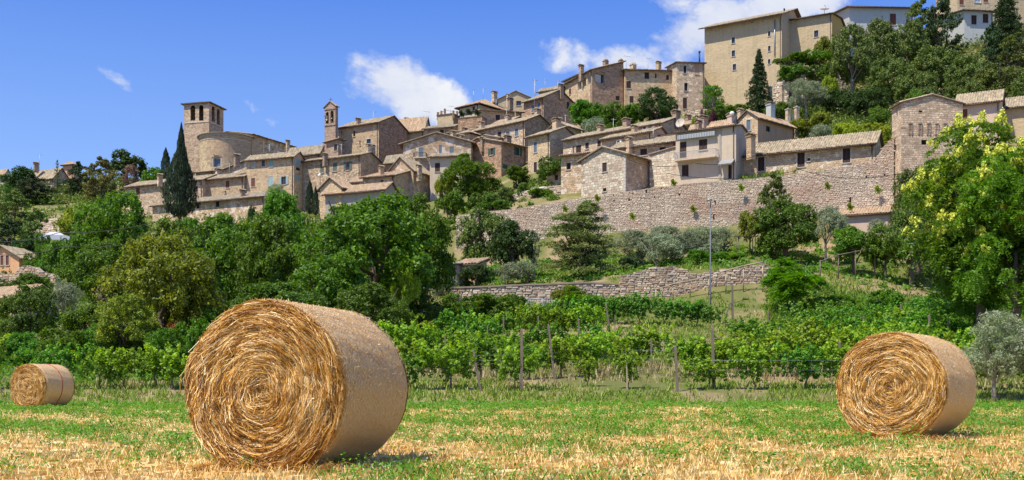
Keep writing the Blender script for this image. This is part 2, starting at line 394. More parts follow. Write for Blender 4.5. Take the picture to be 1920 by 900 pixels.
# ---------------------------------------------------------------- terrain
# rows: nominal distance; columns: direction. Values = the photo row at which the ground stands in that direction and distance.
COLS = [-500, 0, 300, 600, 850, 1050, 1200, 1400, 1600, 1800, 1950, 2450]
WY = [(-500, 150), (0, 148), (850, 141), (1090, 136), (1400, 129.5), (1680, 123), (1800, 122), (2450, 120)]   # line of the town wall
TY = 100.0
def wall_Y(px): return float(np.interp(px, [a for a, b in WY], [b for a, b in WY]))
ROWS = [(46, [735]*12), (50, [729, 729, 729, 729, 729, 729, 729, 729, 729, 729, 729, 729]),
 (56, [710, 710, 709, 709, 710, 708, 705, 705, 706, 706, 706, 706]),
 (63, [700, 700, 696, 692, 690, 688, 685, 684, 686, 690, 690, 690]),
 (71, [690, 688, 682, 675, 670, 664, 661, 660, 664, 668, 670, 670]),
 (80, [676, 672, 664, 655, 645, 634, 630, 630, 634, 640, 640, 640]),
 (88, [660, 652, 648, 638, 622, 606, 601, 600, 606, 610, 610, 610]),
 (95, [640, 630, 632, 622, 600, 585, 576, 566, 572, 580, 580, 580]),
 (99.7, [625, 615, 620, 608, 572, 566, 566, 528, 552, 560, 562, 562]),
 (100.3, [622, 612, 618, 604, 548, 541, 514, 506, 548, 557, 560, 560]),
 (108, [600, 592, 600, 590, 528, 524, 504, 490, 514, 530, 535, 535]),
 (116, [580, 572, 588, 572, 515, 510, 492, 478, 488, 505, 510, 510]),
 ('w-', [530, 528, 548, 538, 488, 478, 472, 464, 445, 440, 440, 440]),
 ('w+', [530, 526, 546, 520, 432, 388, 366, 348, 325, 300, 285, 280]),
 (150, [505, 500, 518, 495, 405, 352, 325, 306, 268, 250, 240, 235]),
 (180, [450, 445, 440, 425, 360, 292, 262, 236, 190, 175, 165, 150]),
 (220, [405, 398, 385, 355, 310, 245, 210, 190, 120, 95, 80, 70]),
 (260, [370, 365, 345, 335, 295, 235, 205, 190, 100, 60, 40, 30]),
 (310, [345, 338, 338, 345, 300, 260, 235, 215, 120, 70, 40, 30])]
def row_dist(r, px):
    if r == 'w-': return wall_Y(px) - 0.4
    if r == 'w+': return wall_Y(px) + 0.6
    return r
def ground_z(x, y):
    if y < 46: return 0.0
    px = 960 + F * x / y
    def col(i):
        ys = [row_dist(r, px) for r, _ in ROWS]; zs = [Zof(v[i], yy) for (r, v), yy in zip(ROWS, ys)]
        zs[0] = 0.0; zs[1] = max(0.05, zs[1])
        ys += [420, 700, 7000]; zs += [zs[-1] * 0.55, 0, 0]
        return float(np.interp(y, ys, zs))
    pc = min(max(px, COLS[0]), COLS[-1])
    i = max(0, min(len(COLS) - 2, int(np.searchsorted(COLS, pc)) - 1))
    t = (pc - COLS[i]) / (COLS[i+1] - COLS[i]); t = t * t * (3 - 2 * t) * 0.5 + t * 0.5
    z = col(i) * (1 - t) + col(i+1) * t
    if 54 < y < 310:
        z += 0.22 * math.sin(x * 0.33 + y * 0.21) * math.sin(y * 0.47 - x * 0.11) + 0.1 * math.sin(x * 1.1) * math.sin(y * 0.9)
    return z
def G(px, Y): return Vector(((px - 960) / F * Y, Y, ground_z((px - 960) / F * Y, Y)))

def build_terrain():
    pxs = list(range(-2600, 4600, 30))
    ys = [46, 48, 50] + list(np.arange(52, 99, 2.0)) + [99.2, 99.75, 100.25, 101] + list(np.arange(103, 119, 2.5)) + ['a', 'w-', 'w+', 'b', 150, 156, 162, 170, 180, 190, 200, 210, 220, 235, 250, 270, 290, 310, 350, 420, 560, 700, 1200, 3000, 7000]
    V = []
    for yy in ys:
        for px in pxs:
            pc = px
            y = {'a': wall_Y(pc) * 0.5 + 58.8, 'w-': wall_Y(pc) - 0.45, 'w+': wall_Y(pc) + 0.65, 'b': wall_Y(pc) * 0.5 + 73}.get(yy, yy) if isinstance(yy, str) else yy
            x = (px - 960) / F * y
            V.append((x, y, ground_z(x, y)))
    n = len(pxs)
    Fc = [(r*n+c, r*n+c+1, (r+1)*n+c+1, (r+1)*n+c) for r in range(len(ys)-1) for c in range(n-1)]
    m, T = new_mat('hillside_soil')
    gp = T.n('ShaderNodeNewGeometry').outputs['Position']
    a = T.noise(gp, 0.11, 5, 0.6, 0.4); b = T.noise(gp, 0.8, 6, 0.65); c = T.noise(gp, 6, 5, 0.7)
    soil = T.mix(b, (0.20, 0.125, 0.07), (0.38, 0.265, 0.155))
    soil = T.mix(T.ramp(c, [(0.35, 0.0), (0.65, 0.6)]), soil, (0.42, 0.33, 0.19))
    grass = T.mix(b, (0.06, 0.09, 0.015), (0.17, 0.19, 0.05))
    col = T.mix(T.ramp(a, [(0.38, 0.0), (0.54, 0.88)]), soil, grass)
    finish(m, T, col, 0.95, T.math('ADD', b, T.math('MULTIPLY', c, 0.4)), 0.12, 0.8, spec=0.1)
    o = link_mesh('hillside', np_grid('hillside', np.array(V), np.array(Fc), m)); tag(o, 'terraced hillside of dry soil and grass rising to the town', kind='structure')
    # mown field
    m, T = new_mat('stubble_ground')
    gp = T.n('ShaderNodeNewGeometry').outputs['Position']
    a = T.noise(T.n('ShaderNodeMapping', {0: gp, 3: (0.6, 1.6, 1)}).outputs[0], 0.55, 6, 0.62, 0.3); b = T.noise(gp, 5, 6, 0.7); c = T.noise(T.n('ShaderNodeMapping', {0: gp, 3: (60, 14, 20)}).outputs[0], 1.0, 4, 0.7)
    straw = T.mix(b, (0.52, 0.30, 0.08), (0.76, 0.50, 0.17))
    straw = T.mix(T.ramp(c, [(0.4, 0.0), (0.65, 0.7)]), straw, (0.82, 0.66, 0.34))
    straw = T.mix(T.ramp(b, [(0.28, 0.7), (0.45, 0.0)]), straw, (0.26, 0.17, 0.06))
    gr = T.mix(b, (0.13, 0.24, 0.02), (0.30, 0.40, 0.05))
    col = T.mix(T.ramp(a, [(0.47, 0.0), (0.60, 0.62)]), straw, gr)
    finish(m, T, col, 0.95, T.math('ADD', b, c), 0.04, 0.9, spec=0.1)
    gx = np.arange(-260, 261, 4.0); gy = np.concatenate([np.arange(-40, 0, 8.0), np.arange(0, 46.1, 1.0)])
    V = np.array([(x * (1 if y <= 46 else 1), y, 0.03 * math.sin(x * 0.7) * math.sin(y * 0.5) * (1 if 4 < y < 44 else 0) + (0.0)) for y in gy for x in gx])
    n = len(gx)
    Fc = np.array([(r*n+c, r*n+c+1, (r+1)*n+c+1, (r+1)*n+c) for r in range(len(gy)-1) for c in range(n-1)])
    o = link_mesh('field', np_grid('field', V, Fc, m)); tag(o, 'mown stubble field with green regrowth in the foreground', kind='structure')
build_terrain()

def fbm2(x, y, s, seed=0):
    r = np.random.default_rng(seed); v = np.zeros_like(x); amp = 1.0
    for k in range(5):
        for j in range(3):
            a = r.uniform(0, 6.28); f = s * 2 ** k * r.uniform(0.8, 1.3); v += amp * np.sin((x * math.cos(a) + y * math.sin(a)) * f + r.uniform(0, 6.28)) / 3
        amp *= 0.55
    return v
BALES = []
def in_view(n, y0, y1, bias, rng, margin=1.30):
    """random ground points inside the wedge the picture shows; density falls with distance by the power bias"""
    u = rng.random(n); p = 2 - bias
    y = (y0 ** p + u * (y1 ** p - y0 ** p)) ** (1 / p)
    x = rng.uniform(-0.5, 0.5, n) * y * 0.96 * margin
    return x, y
def blades(x, y, z, h, w, lean, rng, cols, tipn=0.0):
    """one tapering bent blade of two quads-like faces: a triangle pair"""
    n = len(x); a = rng.uniform(0, 6.283, n); d = rng.uniform(0, 6.283, n)
    # face the blades at random but never edge-on for all
    wx = np.cos(a) * w; wy = np.sin(a) * w * 0.5
    lx = np.cos(d) * lean * h; ly = np.sin(d) * lean * h
    V = np.zeros((n, 4, 3))
    V[:, 0] = np.stack([x - wx, y - wy, z], 1); V[:, 1] = np.stack([x + wx, y + wy, z], 1)
    V[:, 2] = np.stack([x + wx * .7 + lx, y + wy * .7 + ly, z + h], 1); V[:, 3] = np.stack([x - wx * tipn + lx * 1.1, y - wy * tipn + ly * 1.1, z + h * 1.02], 1)
    return V
def straw_like(name, ca, cb, cc, rough=0.5, trans=0.15):
    m, T = new_mat(name)
    at = T.n('ShaderNodeAttribute', attribute_name='tint').outputs['Fac']
    col = T.ramp(at, [(0.0, ca), (0.5, cb), (1.0, cc)])
    b = T.n('ShaderNodeBsdfPrincipled', {'Base Color': col, 'Roughness': rough, 'Specular IOR Level': 0.4})
    tr = T.n('ShaderNodeBsdfTranslucent', {'Color': col})
    mx = T.n('ShaderNodeMixShader', {0: trans, 1: b.outputs[0], 2: tr.outputs[0]})
    T.n('ShaderNodeOutputMaterial', {0: mx.outputs[0]})
    return m
M['straw'] = straw_like('straw', (0.30, 0.11, 0.012), (0.84, 0.48, 0.09), (0.99, 0.86, 0.52), 0.46)
M['stubble'] = straw_like('stubble_straw', (0.52, 0.27, 0.05), (0.88, 0.56, 0.16), (0.98, 0.83, 0.44), 0.5)
M['grass'] = straw_like('grass_blade', (0.09, 0.19, 0.012), (0.23, 0.37, 0.025), (0.46, 0.50, 0.09), 0.5, 0.4)
M['drygrass'] = straw_like('dry_grass_blade', (0.26, 0.21, 0.07), (0.44, 0.35, 0.15), (0.62, 0.52, 0.28), 0.6, 0.3)

def build_field_growth():
    rng = np.random.default_rng(11)
    def green(x, y): return .75 * fbm2(x, y * 1.3, 1.9, 3) + 0.45 * fbm2(x, y, 0.35, 5)
    n = 137000; x, y = in_view(n, 7.5, 45, 1.25, rng)
    g = green(x, y); keep = (rng.random(n) < np.clip(0.95 - 0.38 * (g + 0.5), 0.12, 1)) & (rng.random(n) < np.clip(1.5 - y / 30, 0.1, 1)); x, y = x[keep], y[keep]; n = len(x)
    w = 0.0035 + 0.00022 * y
    V = blades(x, y, np.zeros(n), rng.uniform(0.03, 0.12, n), w, 0.55, rng, None)
    o = link_mesh('stubble', np_mesh('stubble', V, 4, M['stubble'], {'tint': rng.beta(1.6, 1.4, n)})); tag(o, 'cut straw stubble standing all over the mown field', 'stubble', kind='stuff')
    # loose straw lying flat
    n = 42000; x, y = in_view(n, 7.5, 40, 1.3, rng); a = rng.uniform(0, 3.14, n); l = rng.uniform(0.05, 0.2, n); w = 0.003 + 0.0002 * y; z = rng.uniform(0.01, 0.05, n)
    V = np.zeros((n, 4, 3)); cx, cy = np.cos(a), np.sin(a)
    for k, (s, t) in enumerate(((-1, -1), (1, -1), (1, 1), (-1, 1))):
        V[:, k] = np.stack([x + cx * l / 2 * s - cy * w * t, y + cy * l / 2 * s + cx * w * t, z + rng.uniform(-.012, .015, n) + .01 * t], 1)
    o = link_mesh('loose_straw', np_mesh('loose_straw', V, 4, M['stubble'], {'tint': rng.beta(2, 1.2, n)})); tag(o, 'loose pale straw lying flat between the stubble', 'straw', kind='stuff')
    # grass
    n = 325000; x, y = in_view(n, 7.6, 47, 1.0, rng)
    g = green(x, y); dist = np.clip((y - 8) / 18, 0, 1)
    keep = rng.random(n) < np.clip(0.15 + 0.42 * (g - 0.05) + 0.36 * dist, 0.02, 1) * np.where(y > 42.5, np.clip((47 - y) / 6, 0, 1), 1); x, y, g = x[keep], y[keep], g[keep]; n = len(x)
    V = blades(x, y, np.zeros(n), rng.uniform(0.04, 0.14, n) * (0.75 + 0.35 * np.clip(g, 0, 1)), 0.003 + 0.00032 * y, 0.6, rng, None)
    o = link_mesh('field_grass', np_mesh('field_grass', V, 4, M['grass'], {'tint': np.clip(rng.beta(1.6, 1.8, n) + 0.1 * (y > 34), 0, 1)})); tag(o, 'green grass regrowing in patches over the mown field', 'grass', kind='stuff')
    # leafy weeds: clumps of small leaves
    nc = 7600; x, y = in_view(nc, 7.8, 45, 0.85, rng); g = green(x, y); keep = rng.random(nc) < np.clip(0.30 + 0.6 * g + .012 * (y - 8), 0.10, 1); x, y = x[keep], y[keep]; nc = len(x)
    k = 46; h = rng.uniform(0.07, 0.22, nc) * (.8 + .6 * rng.random(nc) ** 4); rad = rng.uniform(0.05, 0.18, nc)
    X = np.repeat(x, k) + rng.normal(0, 1, nc*k) * np.repeat(rad, k) * .6; Y = np.repeat(y, k) + rng.normal(0, 1, nc*k) * np.repeat(rad, k) * .6
    Z = rng.random(nc*k) ** 0.7 * np.repeat(h, k)
    N = rng.normal(0, 1, (nc*k, 3)); N[:, 2] = np.abs(N[:, 2]) + 0.9
    V = leaf_quads(np.stack([X, Y, Z], 1), N, 0.012 + 0.0006 * Y, 0.55, rng)
    o = link_mesh('field_weeds', np_mesh('field_weeds', V, 4, L['vine2'], {'tint': rng.random(nc*k) * .8 + np.repeat(rng.random(nc) * .3, k)})); tag(o, 'low bright clover and weeds sprouting through the stubble', 'weeds', kind='stuff')
def leaf_quads(Pt, N, size, aspect, rng, up=None):
    """rhombic leaves centred on Pt, lying in the plane perpendicular to N"""
    n = len(Pt); N = N / np.maximum(np.linalg.norm(N, axis=1, keepdims=True), 1e-6)
    r = rng.normal(0, 1, (n, 3)) if up is None else up
    U = np.cross(N, r); U /= np.maximum(np.linalg.norm(U, axis=1, keepdims=True), 1e-6)
    Wv = np.cross(N, U)
    if up is not None: U, Wv = Wv, U
    s = (np.broadcast_to(size, (n,)) * rng.uniform(0.65, 1.3, n))[:, None]
    V = np.zeros((n, 4, 3))
    V[:, 0] = Pt - U * s; V[:, 1] = Pt - Wv * s * aspect + U * s * .1 ; V[:, 2] = Pt + U * s; V[:, 3] = Pt + Wv * s * aspect + U * s * .1
    V[:, 0] += N * s * .12; V[:, 2] -= N * s * .25
    return V
build_field_growth()

def build_hill_grass():
    """grass tufts over the lower slopes that show between the vines"""
    rng = np.random.default_rng(5)
    def tufts(name, n, y0, y1, px0, px1, thr, mat, label, hh=(0.15, 0.45), seed=1, inv=1):
        y = rng.uniform(y0, y1, n); px = rng.uniform(px0, px1, n); x = (px - 960) / F * y
        g = fbm2(x, y, 0.35, seed) * inv; k = rng.random(n) < np.clip(0.5 + (g - thr) * 1.2, 0.03, 1); x, y = x[k], y[k]
        z = np.array([ground_z(a, b) for a, b in zip(x, y)])
        kk = 7; X = np.repeat(x, kk) + rng.normal(0, .13, len(x)*kk); Y = np.repeat(y, kk) + rng.normal(0, .13, len(x)*kk); Z = np.repeat(z, kk) - .03
        V = blades(X, Y, Z, rng.uniform(*hh, len(X)), 0.012 + 0.0004 * Y, 0.5, rng, None)
        o = link_mesh(name, np_mesh(name, V, 4, mat, {'tint': rng.random(len(X))})); tag(o, label, 'grass', kind='stuff')
    tufts('vineyard_grass', 26000, 46, 92, -60, 2000, -0.1, M['grass'], 'green grass growing between the rows of vines', (0.08, 0.28), 2)
    tufts('dry_verge_grass', 9000, 46, 92, -60, 2000, 0.2, M['drygrass'], 'dry yellow grass along the foot of the vines', (0.07, 0.26), 9)
    tufts('front_dry_grass', 1800, 50.5, 62, -60, 2000, 0.3, M['drygrass'], 'tall straw coloured grass between the vine trunks', (0.2, 0.5), 12)
    tufts('bank_grass', 6500, 86, 99, 1440, 1960, -0.9, M['grass'], 'rough green grass on the bank above the vineyard', (0.25, 0.7), 4)
    tufts('slope_grass', 14000, 93, 128, 820, 1960, 0.15, M['grass'], 'sparse green tufts on the dry slope below the town wall', (0.12, 0.4), 6)
    tufts('terrace_grass', 7000, 132, 185, 1350, 1690, -0.6, M['grass'], 'long bright grass on the terrace behind the square tower', (0.3, 0.9), 8)
build_hill_grass()

def undergrowth(name, label, regs, mat, seed, k=60):
    """low brambles and bushes that nobody could count, as one mass: (px0, px1, Y0, Y1, number, min height, max height)"""
    rng = np.random.default_rng(seed); PV = []; TT = []
    for (p0, p1, y0, y1, n, h0, h1) in regs:
        y = rng.uniform(y0, y1, n); px = rng.uniform(p0, p1, n); x = (px - 960) / F * y
        z = np.array([ground_z(a, b) for a, b in zip(x, y)]); h = rng.uniform(h0, h1, n); rad = h * rng.uniform(.7, 1.3, n)
        v = rng.normal(0, 1, (n * k, 3)); v /= np.linalg.norm(v, axis=1, keepdims=True); v[:, 2] = np.abs(v[:, 2]); v *= rng.random((n * k, 1)) ** .35
        lump = 1 + .3 * np.sin(v[:, 0] * 5 + np.repeat(x, k)) * np.sin(v[:, 1] * 6)
        Pt = np.stack([np.repeat(x, k) + v[:, 0] * np.repeat(rad, k) * lump, np.repeat(y, k) + v[:, 1] * np.repeat(rad, k) * lump, np.repeat(z, k) - .1 + v[:, 2] * np.repeat(h, k) * lump], 1)
        N = v + rng.normal(0, .6, v.shape); N[:, 2] += .4
        PV.append(leaf_quads(Pt, N, .05 + .00105 * Pt[:, 1], .55, rng)); TT.append(np.clip(np.repeat(rng.random(n), k) * .5 + rng.random(n * k) * .5, 0, 1))
    o = link_mesh(name, np_mesh(name, np.concatenate(PV), 4, L[mat], {'tint': np.concatenate(TT)})); tag(o, label, 'undergrowth', kind='stuff')
undergrowth('undergrowth', 'green brambles and low bushes covering the left slopes and the floor of the grove',
    [(-80, 350, 66, 100, 330, .5, 1.4), (-80, 900, 95, 150, 520, .6, 1.7), (-80, 640, 150, 240, 560, .8, 2.2), (330, 850, 62, 95, 260, .5, 1.4), (840, 1080, 142, 162, 90, .4, 1.2), (1050, 1310, 158, 205, 260, .6, 1.6)], 'broad', 31)
undergrowth('hill_undergrowth', 'dark evergreen scrub filling the right hand hillside under the holm oaks',
    [(1440, 1980, 150, 215, 620, .9, 2.6), (1560, 1980, 205, 262, 420, 1.0, 3.0), (1690, 1980, 100, 125, 160, .5, 1.5), (-80, 330, 230, 300, 320, 1.0, 3.0)], 'oak', 32)
undergrowth('bright_undergrowth', 'light green weeds and bushes on the terraces and banks',
    [(1440, 1680, 134, 152, 260, .4, 1.1), (820, 1150, 86, 99, 150, .4, 1.1), (840, 1700, 102, 129, 520, .25, .9), (-80, 330, 100, 150, 160, .5, 1.4), (1440, 1960, 88, 97, 170, .3, .9), (-60, 360, 52, 60, 110, .5, 1.2)], 'vine2', 33)

# ---------------------------------------------------------------- rubble walls with real stones
def stone_boxes(A, B, zt, zb, n_out, sw, sh, rng, thick=0.16, proud=0.06, holes=()):
    """A,B plan points; zt(t), zb(t) heights; returns list of (5 faces) arrays for each stone"""
    A = np.array(A[:2], float); B = np.array(B[:2], float); Ln = np.linalg.norm(B - A); d = (B - A) / Ln; nn = np.array(n_out[:2], float)
    out = []; z = min(zb(0), zb(1)); top = max(zt(0), zt(.5), zt(1)); row = 0
    while z < top:
        h = sh * rng.uniform(0.75, 1.3); s = rng.uniform(-sw, 0); row += 1
        while s < Ln:
            w = sw * rng.choice([0.55, 0.8, 1.0, 1.35, 1.8]) * rng.uniform(0.85, 1.15)
            c = s + w / 2; t = min(max(c / Ln, 0), 1)
            hh = min(h, zt(t) - z)
            if 0 < c < Ln and hh > sh * 0.35 and z + h > zb(t) and not any(a <= c <= b and e <= z + h / 2 <= f for a, b, e, f in holes):
                j = rng.uniform(-0.03, 0.03, (4, 2)) * sh * 4; g = 0.02
                p = proud * rng.uniform(0.25, 1.3)
                q = [(s + g, z + g), (s + w - g, z + g), (s + w - g, z + hh - g), (s + g, z + hh - g)]
                zj = rng.uniform(-.12, .12) * sh
                bk = [(u + j[i][0], v + j[i][1] + zj) for i, (u, v) in enumerate(q)]
                cu, cvv = s + w / 2, z + hh / 2 + zj; k = rng.uniform(0.62, 0.82)
                fr = [(cu + (u - cu) * k, cvv + (v - cvv) * k) for u, v in bk]
                tl = rng.uniform(-.4, .4)
                def W3(u, v, o_): xy = A + d * u + nn * (o_); return (xy[0], xy[1], v)
                Bk = [W3(u, v, -thick * .2) for u, v in bk]; Fr = [W3(u, v, p * (1 + tl * (v - cvv) / max(hh, .05))) for u, v in fr]
                out.append([[Fr[0], Fr[1], Fr[2], Fr[3]]] + [[Bk[i], Bk[(i+1) % 4], Fr[(i+1) % 4], Fr[i]] for i in range(4)])
            s += w
        z += h
    return np.array(out) if out else np.zeros((0, 5, 4, 3))
def stone_mat(name, stops, big=(0.42, 0.24, 0.17), bigamt=0.5, ms=0.16):
    m, T = new_mat(name)
    at = T.n('ShaderNodeAttribute', attribute_name='tint').outputs['Fac']
    gp = T.n('ShaderNodeNewGeometry').outputs['Position']
    ob = T.n('ShaderNodeObjectInfo').outputs['Random']
    nz = T.noise(gp, ms, 5, 0.62, 0.5); fin = T.noise(gp, 9, 5, 0.7)
    col = T.ramp(T.math('FRACT', T.math('ADD', at, ob)), stops)
    col = T.mix(T.math('MULTIPLY', T.ramp(nz, [(0.48, 0.0), (0.68, 1.0)]), bigamt), col, big)
    n3 = T.noise(gp, .38, 6, 0.7, 1.0); col = T.mix(T.ramp(n3, [(0.5, 0.0), (0.66, 0.55)]), col, (0.36, 0.32, 0.27)); n4 = T.noise(T.n('ShaderNodeMapping', {0: gp, 3: (.8, .8, .12)}).outputs[0], 1.0, 5, .65); col = T.mix(T.ramp(n4, [(0.56, 0.0), (0.72, 0.5)]), col, (0.20, 0.17, 0.14))
    col = T.mix(T.ramp(fin, [(0.28, 0.5), (0.46, 0.0)]), col, (0.17, 0.13, 0.10))
    return finish(m, T, col, 0.93, fin, 0.02, 0.7, spec=0.12)
M['rampart_stone'] = stone_mat('rampart_stone', [(0, (0.52, 0.40, 0.29)), (0.25, (0.76, 0.63, 0.49)), (0.5, (0.62, 0.49, 0.37)), (0.75, (0.84, 0.73, 0.58)), (1, (0.52, 0.40, 0.29))], (0.56, 0.33, 0.22), 0.75)
M['rampart_bed'] = plain('mortar_bed', (0.36, 0.28, 0.20), 0.95, 0, 0.35, 2.0)
M['terrace_stone'] = stone_mat('terrace_stone', [(0, (0.42, 0.27, 0.18)), (0.3, (0.70, 0.57, 0.42)), (0.55, (0.52, 0.34, 0.22)), (0.8, (0.82, 0.71, 0.56)), (1, (0.42, 0.27, 0.18))], (0.40, 0.24, 0.17), 0.5)

def rubble_wall(name, label, pts, sw, sh, thick, mat, mode='stuff', coping=None, cat='stone wall', holes=(), hole_mat=None, seed=3, proud=0.07):
    """pts: list of (px, Y, py_top, py_base). The wall runs through these points; its outer face looks at the viewer's side."""
    rng = np.random.default_rng(seed)
    W3 = [(P(px, yt, Y), P(px, yb, Y)) for px, Y, yt, yb in pts]
    org = Vector(W3[0][1]); root = empty(name, org); tag(root, label, cat)
    bed = MB(); allst = []
    for (t0, b0), (t1, b1) in zip(W3[:-1], W3[1:]):
        d = Vector((t1.x - t0.x, t1.y - t0.y, 0)).normalized(); n = Vector((d.y, -d.x, 0))
        zb0, zb1 = b0.z - 0.6, b1.z - 0.6
        a0 = Vector((t0.x, t0.y, zb0)); a1 = Vector((t1.x, t1.y, zb1)); c1 = Vector(t1) - Vector((0, 0, .05)); c0 = Vector(t0) - Vector((0, 0, .05)); back = -n * thick
        bed.poly([a0, a1, c1, c0], 0, [(0, 0), (1, 0), (1, 1), (0, 1)]); bed.poly([a1 + back, a0 + back, c0 + back, c1 + back], 0)
        bed.poly([c0, c1, c1 + back, c0 + back], 0); bed.poly([a0 + back, a0, c0, c0 + back], 0); bed.poly([a1, a1 + back, c1 + back, c1], 0)
        hl = []
        Ln = (Vector((t1.x, t1.y)) - Vector((t0.x, t0.y))).length
        for (px0, py0, px1, py1) in holes:
            def s_of(px):   # intersection of the view ray with this straight
                u = (px - 960) / F; return (u * t0.y - t0.x) / (d.x - u * d.y)
            s0, s1 = s_of(px0), s_of(px1)
            if 0 < s0 and s1 < Ln:
                Yh = t0.y + d.y * s0; hl.append((s0, s1, Zof(py1, Yh), Zof(py0, Yh)))
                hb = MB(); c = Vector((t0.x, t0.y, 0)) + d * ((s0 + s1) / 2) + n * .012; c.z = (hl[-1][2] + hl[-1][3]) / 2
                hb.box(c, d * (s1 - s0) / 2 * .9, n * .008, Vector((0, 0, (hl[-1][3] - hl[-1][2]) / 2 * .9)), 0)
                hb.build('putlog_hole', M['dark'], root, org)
        st = stone_boxes((t0.x, t0.y), (t1.x, t1.y), lambda t: t0.z + (t1.z - t0.z) * t, lambda t: b0.z - .3 + (b1.z - b0.z) * t, (n.x, n.y), sw, sh, rng, proud=proud, holes=hl)
        allst.append(st)
    bed.build('wall_core', M['rampart_bed'], root, org)
    S = np.concatenate(allst); o3 = np.array(org)
    if mode == 'parts':
        area = np.linalg.norm(S[:, 0, 1] - S[:, 0, 0], axis=1) * np.linalg.norm(S[:, 0, 2] - S[:, 0, 1], axis=1)
        order = np.argsort(-area); big, rest = order[:290], order[290:]
        for i in big:
            V = (S[i] - o3); c = V[0].mean(0); me = np_mesh('stone', V - c, 4, mat, {'tint': np.full(5, rng.random())})
            link_mesh('stone', me, root, tuple(c))
        S = S[rest]
    if len(S):
        n = len(S); me = np_mesh('stone_facing', (S - o3).reshape(n * 5, 4, 3), 4, mat, {'tint': np.repeat(rng.random(n), 5)})
        o = link_mesh('stone_facing', me, root); o['kind'] = 'stuff'
    if coping:
        cp = MB()
        for (t0, b0), (t1, b1) in zip(W3[:-1], W3[1:]):
            d = Vector((t1.x - t0.x, t1.y - t0.y, 0)).normalized(); n = Vector((d.y, -d.x, 0)); c = (t0 + t1) / 2 - n * thick / 2 + Vector((0, 0, .06))
            cp.box(c, (t1 - t0) / 2, n * (thick / 2 + .1), Vector((0, 0, .07)))
        cp.build('coping', coping, root, org)
    return root

def build_walls():
    top = [(855, 405), (905, 396), (960, 392), (1030, 381), (1100, 369), (1170, 359), (1260, 347), (1330, 340), (1400, 335), (1480, 328), (1540, 320), (1590, 312), (1630, 302), (1645, 292), (1655, 276), (1676, 256)]
    base = [(855, 500), (960, 480), (1100, 470), (1250, 466), (1400, 462), (1560, 445), (1676, 430)]
    bi = lambda px: float(np.interp(px, [a for a, b in base], [b for a, b in base]))
    holes = [(1149, 364, 1151.6, 368.5), (1185, 361, 1188, 365.5), (1210, 356, 1213.5, 362.5), (1239, 352, 1241.5, 356.5), (1272, 362, 1275.5, 367),
             (1150, 373.5, 1152.5, 378), (1178, 372, 1181, 376.5), (1201, 368.5, 1204, 373), (1226, 367, 1229, 371.5), (1339, 375, 1342.5, 385), (1337, 402, 1340.5, 412),
             (1589, 334, 1592, 340), (1657, 326, 1660, 330), (1592, 370, 1596, 381), (1623, 329, 1626, 334)]
    rubble_wall('town_rampart', 'long rubble stone town wall climbing below the houses to the square tower', [(px, wall_Y(px), ty, bi(px)) for px, ty in top], 0.29, 0.185, 1.1, M['rampart_stone'], holes=holes, cat='town wall', proud=0.055)
    rubble_wall('terrace_wall', 'reddish rubble terrace wall behind the wooden handrail and lamp post',
                [(1163, 99.3, 517, 575), (1195, 99.2, 509, 572), (1225, 99.1, 501, 568), (1262, 99.1, 498, 562), (1282, 99.1, 504, 556), (1300, 99.1, 513, 550), (1340, 99.2, 508, 542), (1437, 99.4, 494, 524)],
                0.42, 0.2, 0.6, M['terrace_stone'], mode='parts', seed=5)
    rubble_wall('garden_wall', 'low pale rubble wall above the wire gate at the head of the vineyard', [(836, 99.5, 541, 570), (900, 99.4, 539, 570), (960, 99.3, 536, 570), (1052, 99.2, 533, 570), (1100, 99.4, 531, 570), (1160, 99.5, 534, 570)],
                0.45, 0.2, 0.5, M['rampart_stone'], mode='parts', coping=M['rampart_bed'], seed=6)
    rubble_wall('retaining_wall', 'stone retaining wall on the left slope near the white car', [(85, 140, 474, 506), (118, 139, 471, 506), (143, 138.5, 472, 504)], 0.5, 0.25, 0.6, M['terrace_stone'], seed=7)
    rubble_wall('ruined_wall', 'broken stone wall with uneven top below the orange house', [(-40, 128, 517, 545), (0, 127, 516, 545), (28, 126, 514, 545), (36, 125, 500, 545), (52, 124.6, 497, 545), (66, 124.4, 500, 545), (75, 124, 508, 545), (96, 124, 512, 545), (104, 123, 522, 545)], 0.5, 0.27, 0.6, M['terrace_stone'], seed=8)
    rubble_wall('slope_wall', 'grey stone bank wall below the yellow clipped hedge', [(62, 178, 425, 450), (84, 175, 410, 445), (110, 173, 408, 440), (122, 172, 412, 440)], 0.6, 0.3, 0.6, M['rampart_stone'], seed=9)
    rubble_wall('garden_retaining_wall', 'tall dark retaining wall hung with ivy beside the ochre palace', [(1450, 192, 152, 215), (1500, 188, 140, 215), (1560, 186, 120, 190), (1600, 188, 112, 180)], 0.7, 0.35, 0.8, M['rampart_stone'], seed=10)
    rubble_wall('lane_wall', 'low stone wall of the lane beside the small tree above the rampart', [(955, 150, 366, 388), (1010, 147, 350, 385), (1090, 144, 345, 376)], 0.5, 0.25, 0.5, M['rampart_stone'], seed=12)
    rubble_wall('terrace_parapet', 'stone terrace wall under the sparse tree at the foot of the ochre palace', [(1285, 196, 207, 225), (1340, 193, 203, 222), (1400, 190, 200, 222), (1455, 188, 205, 222)], 0.5, 0.25, 0.5, M['rampart_stone'], seed=13)
build_walls()
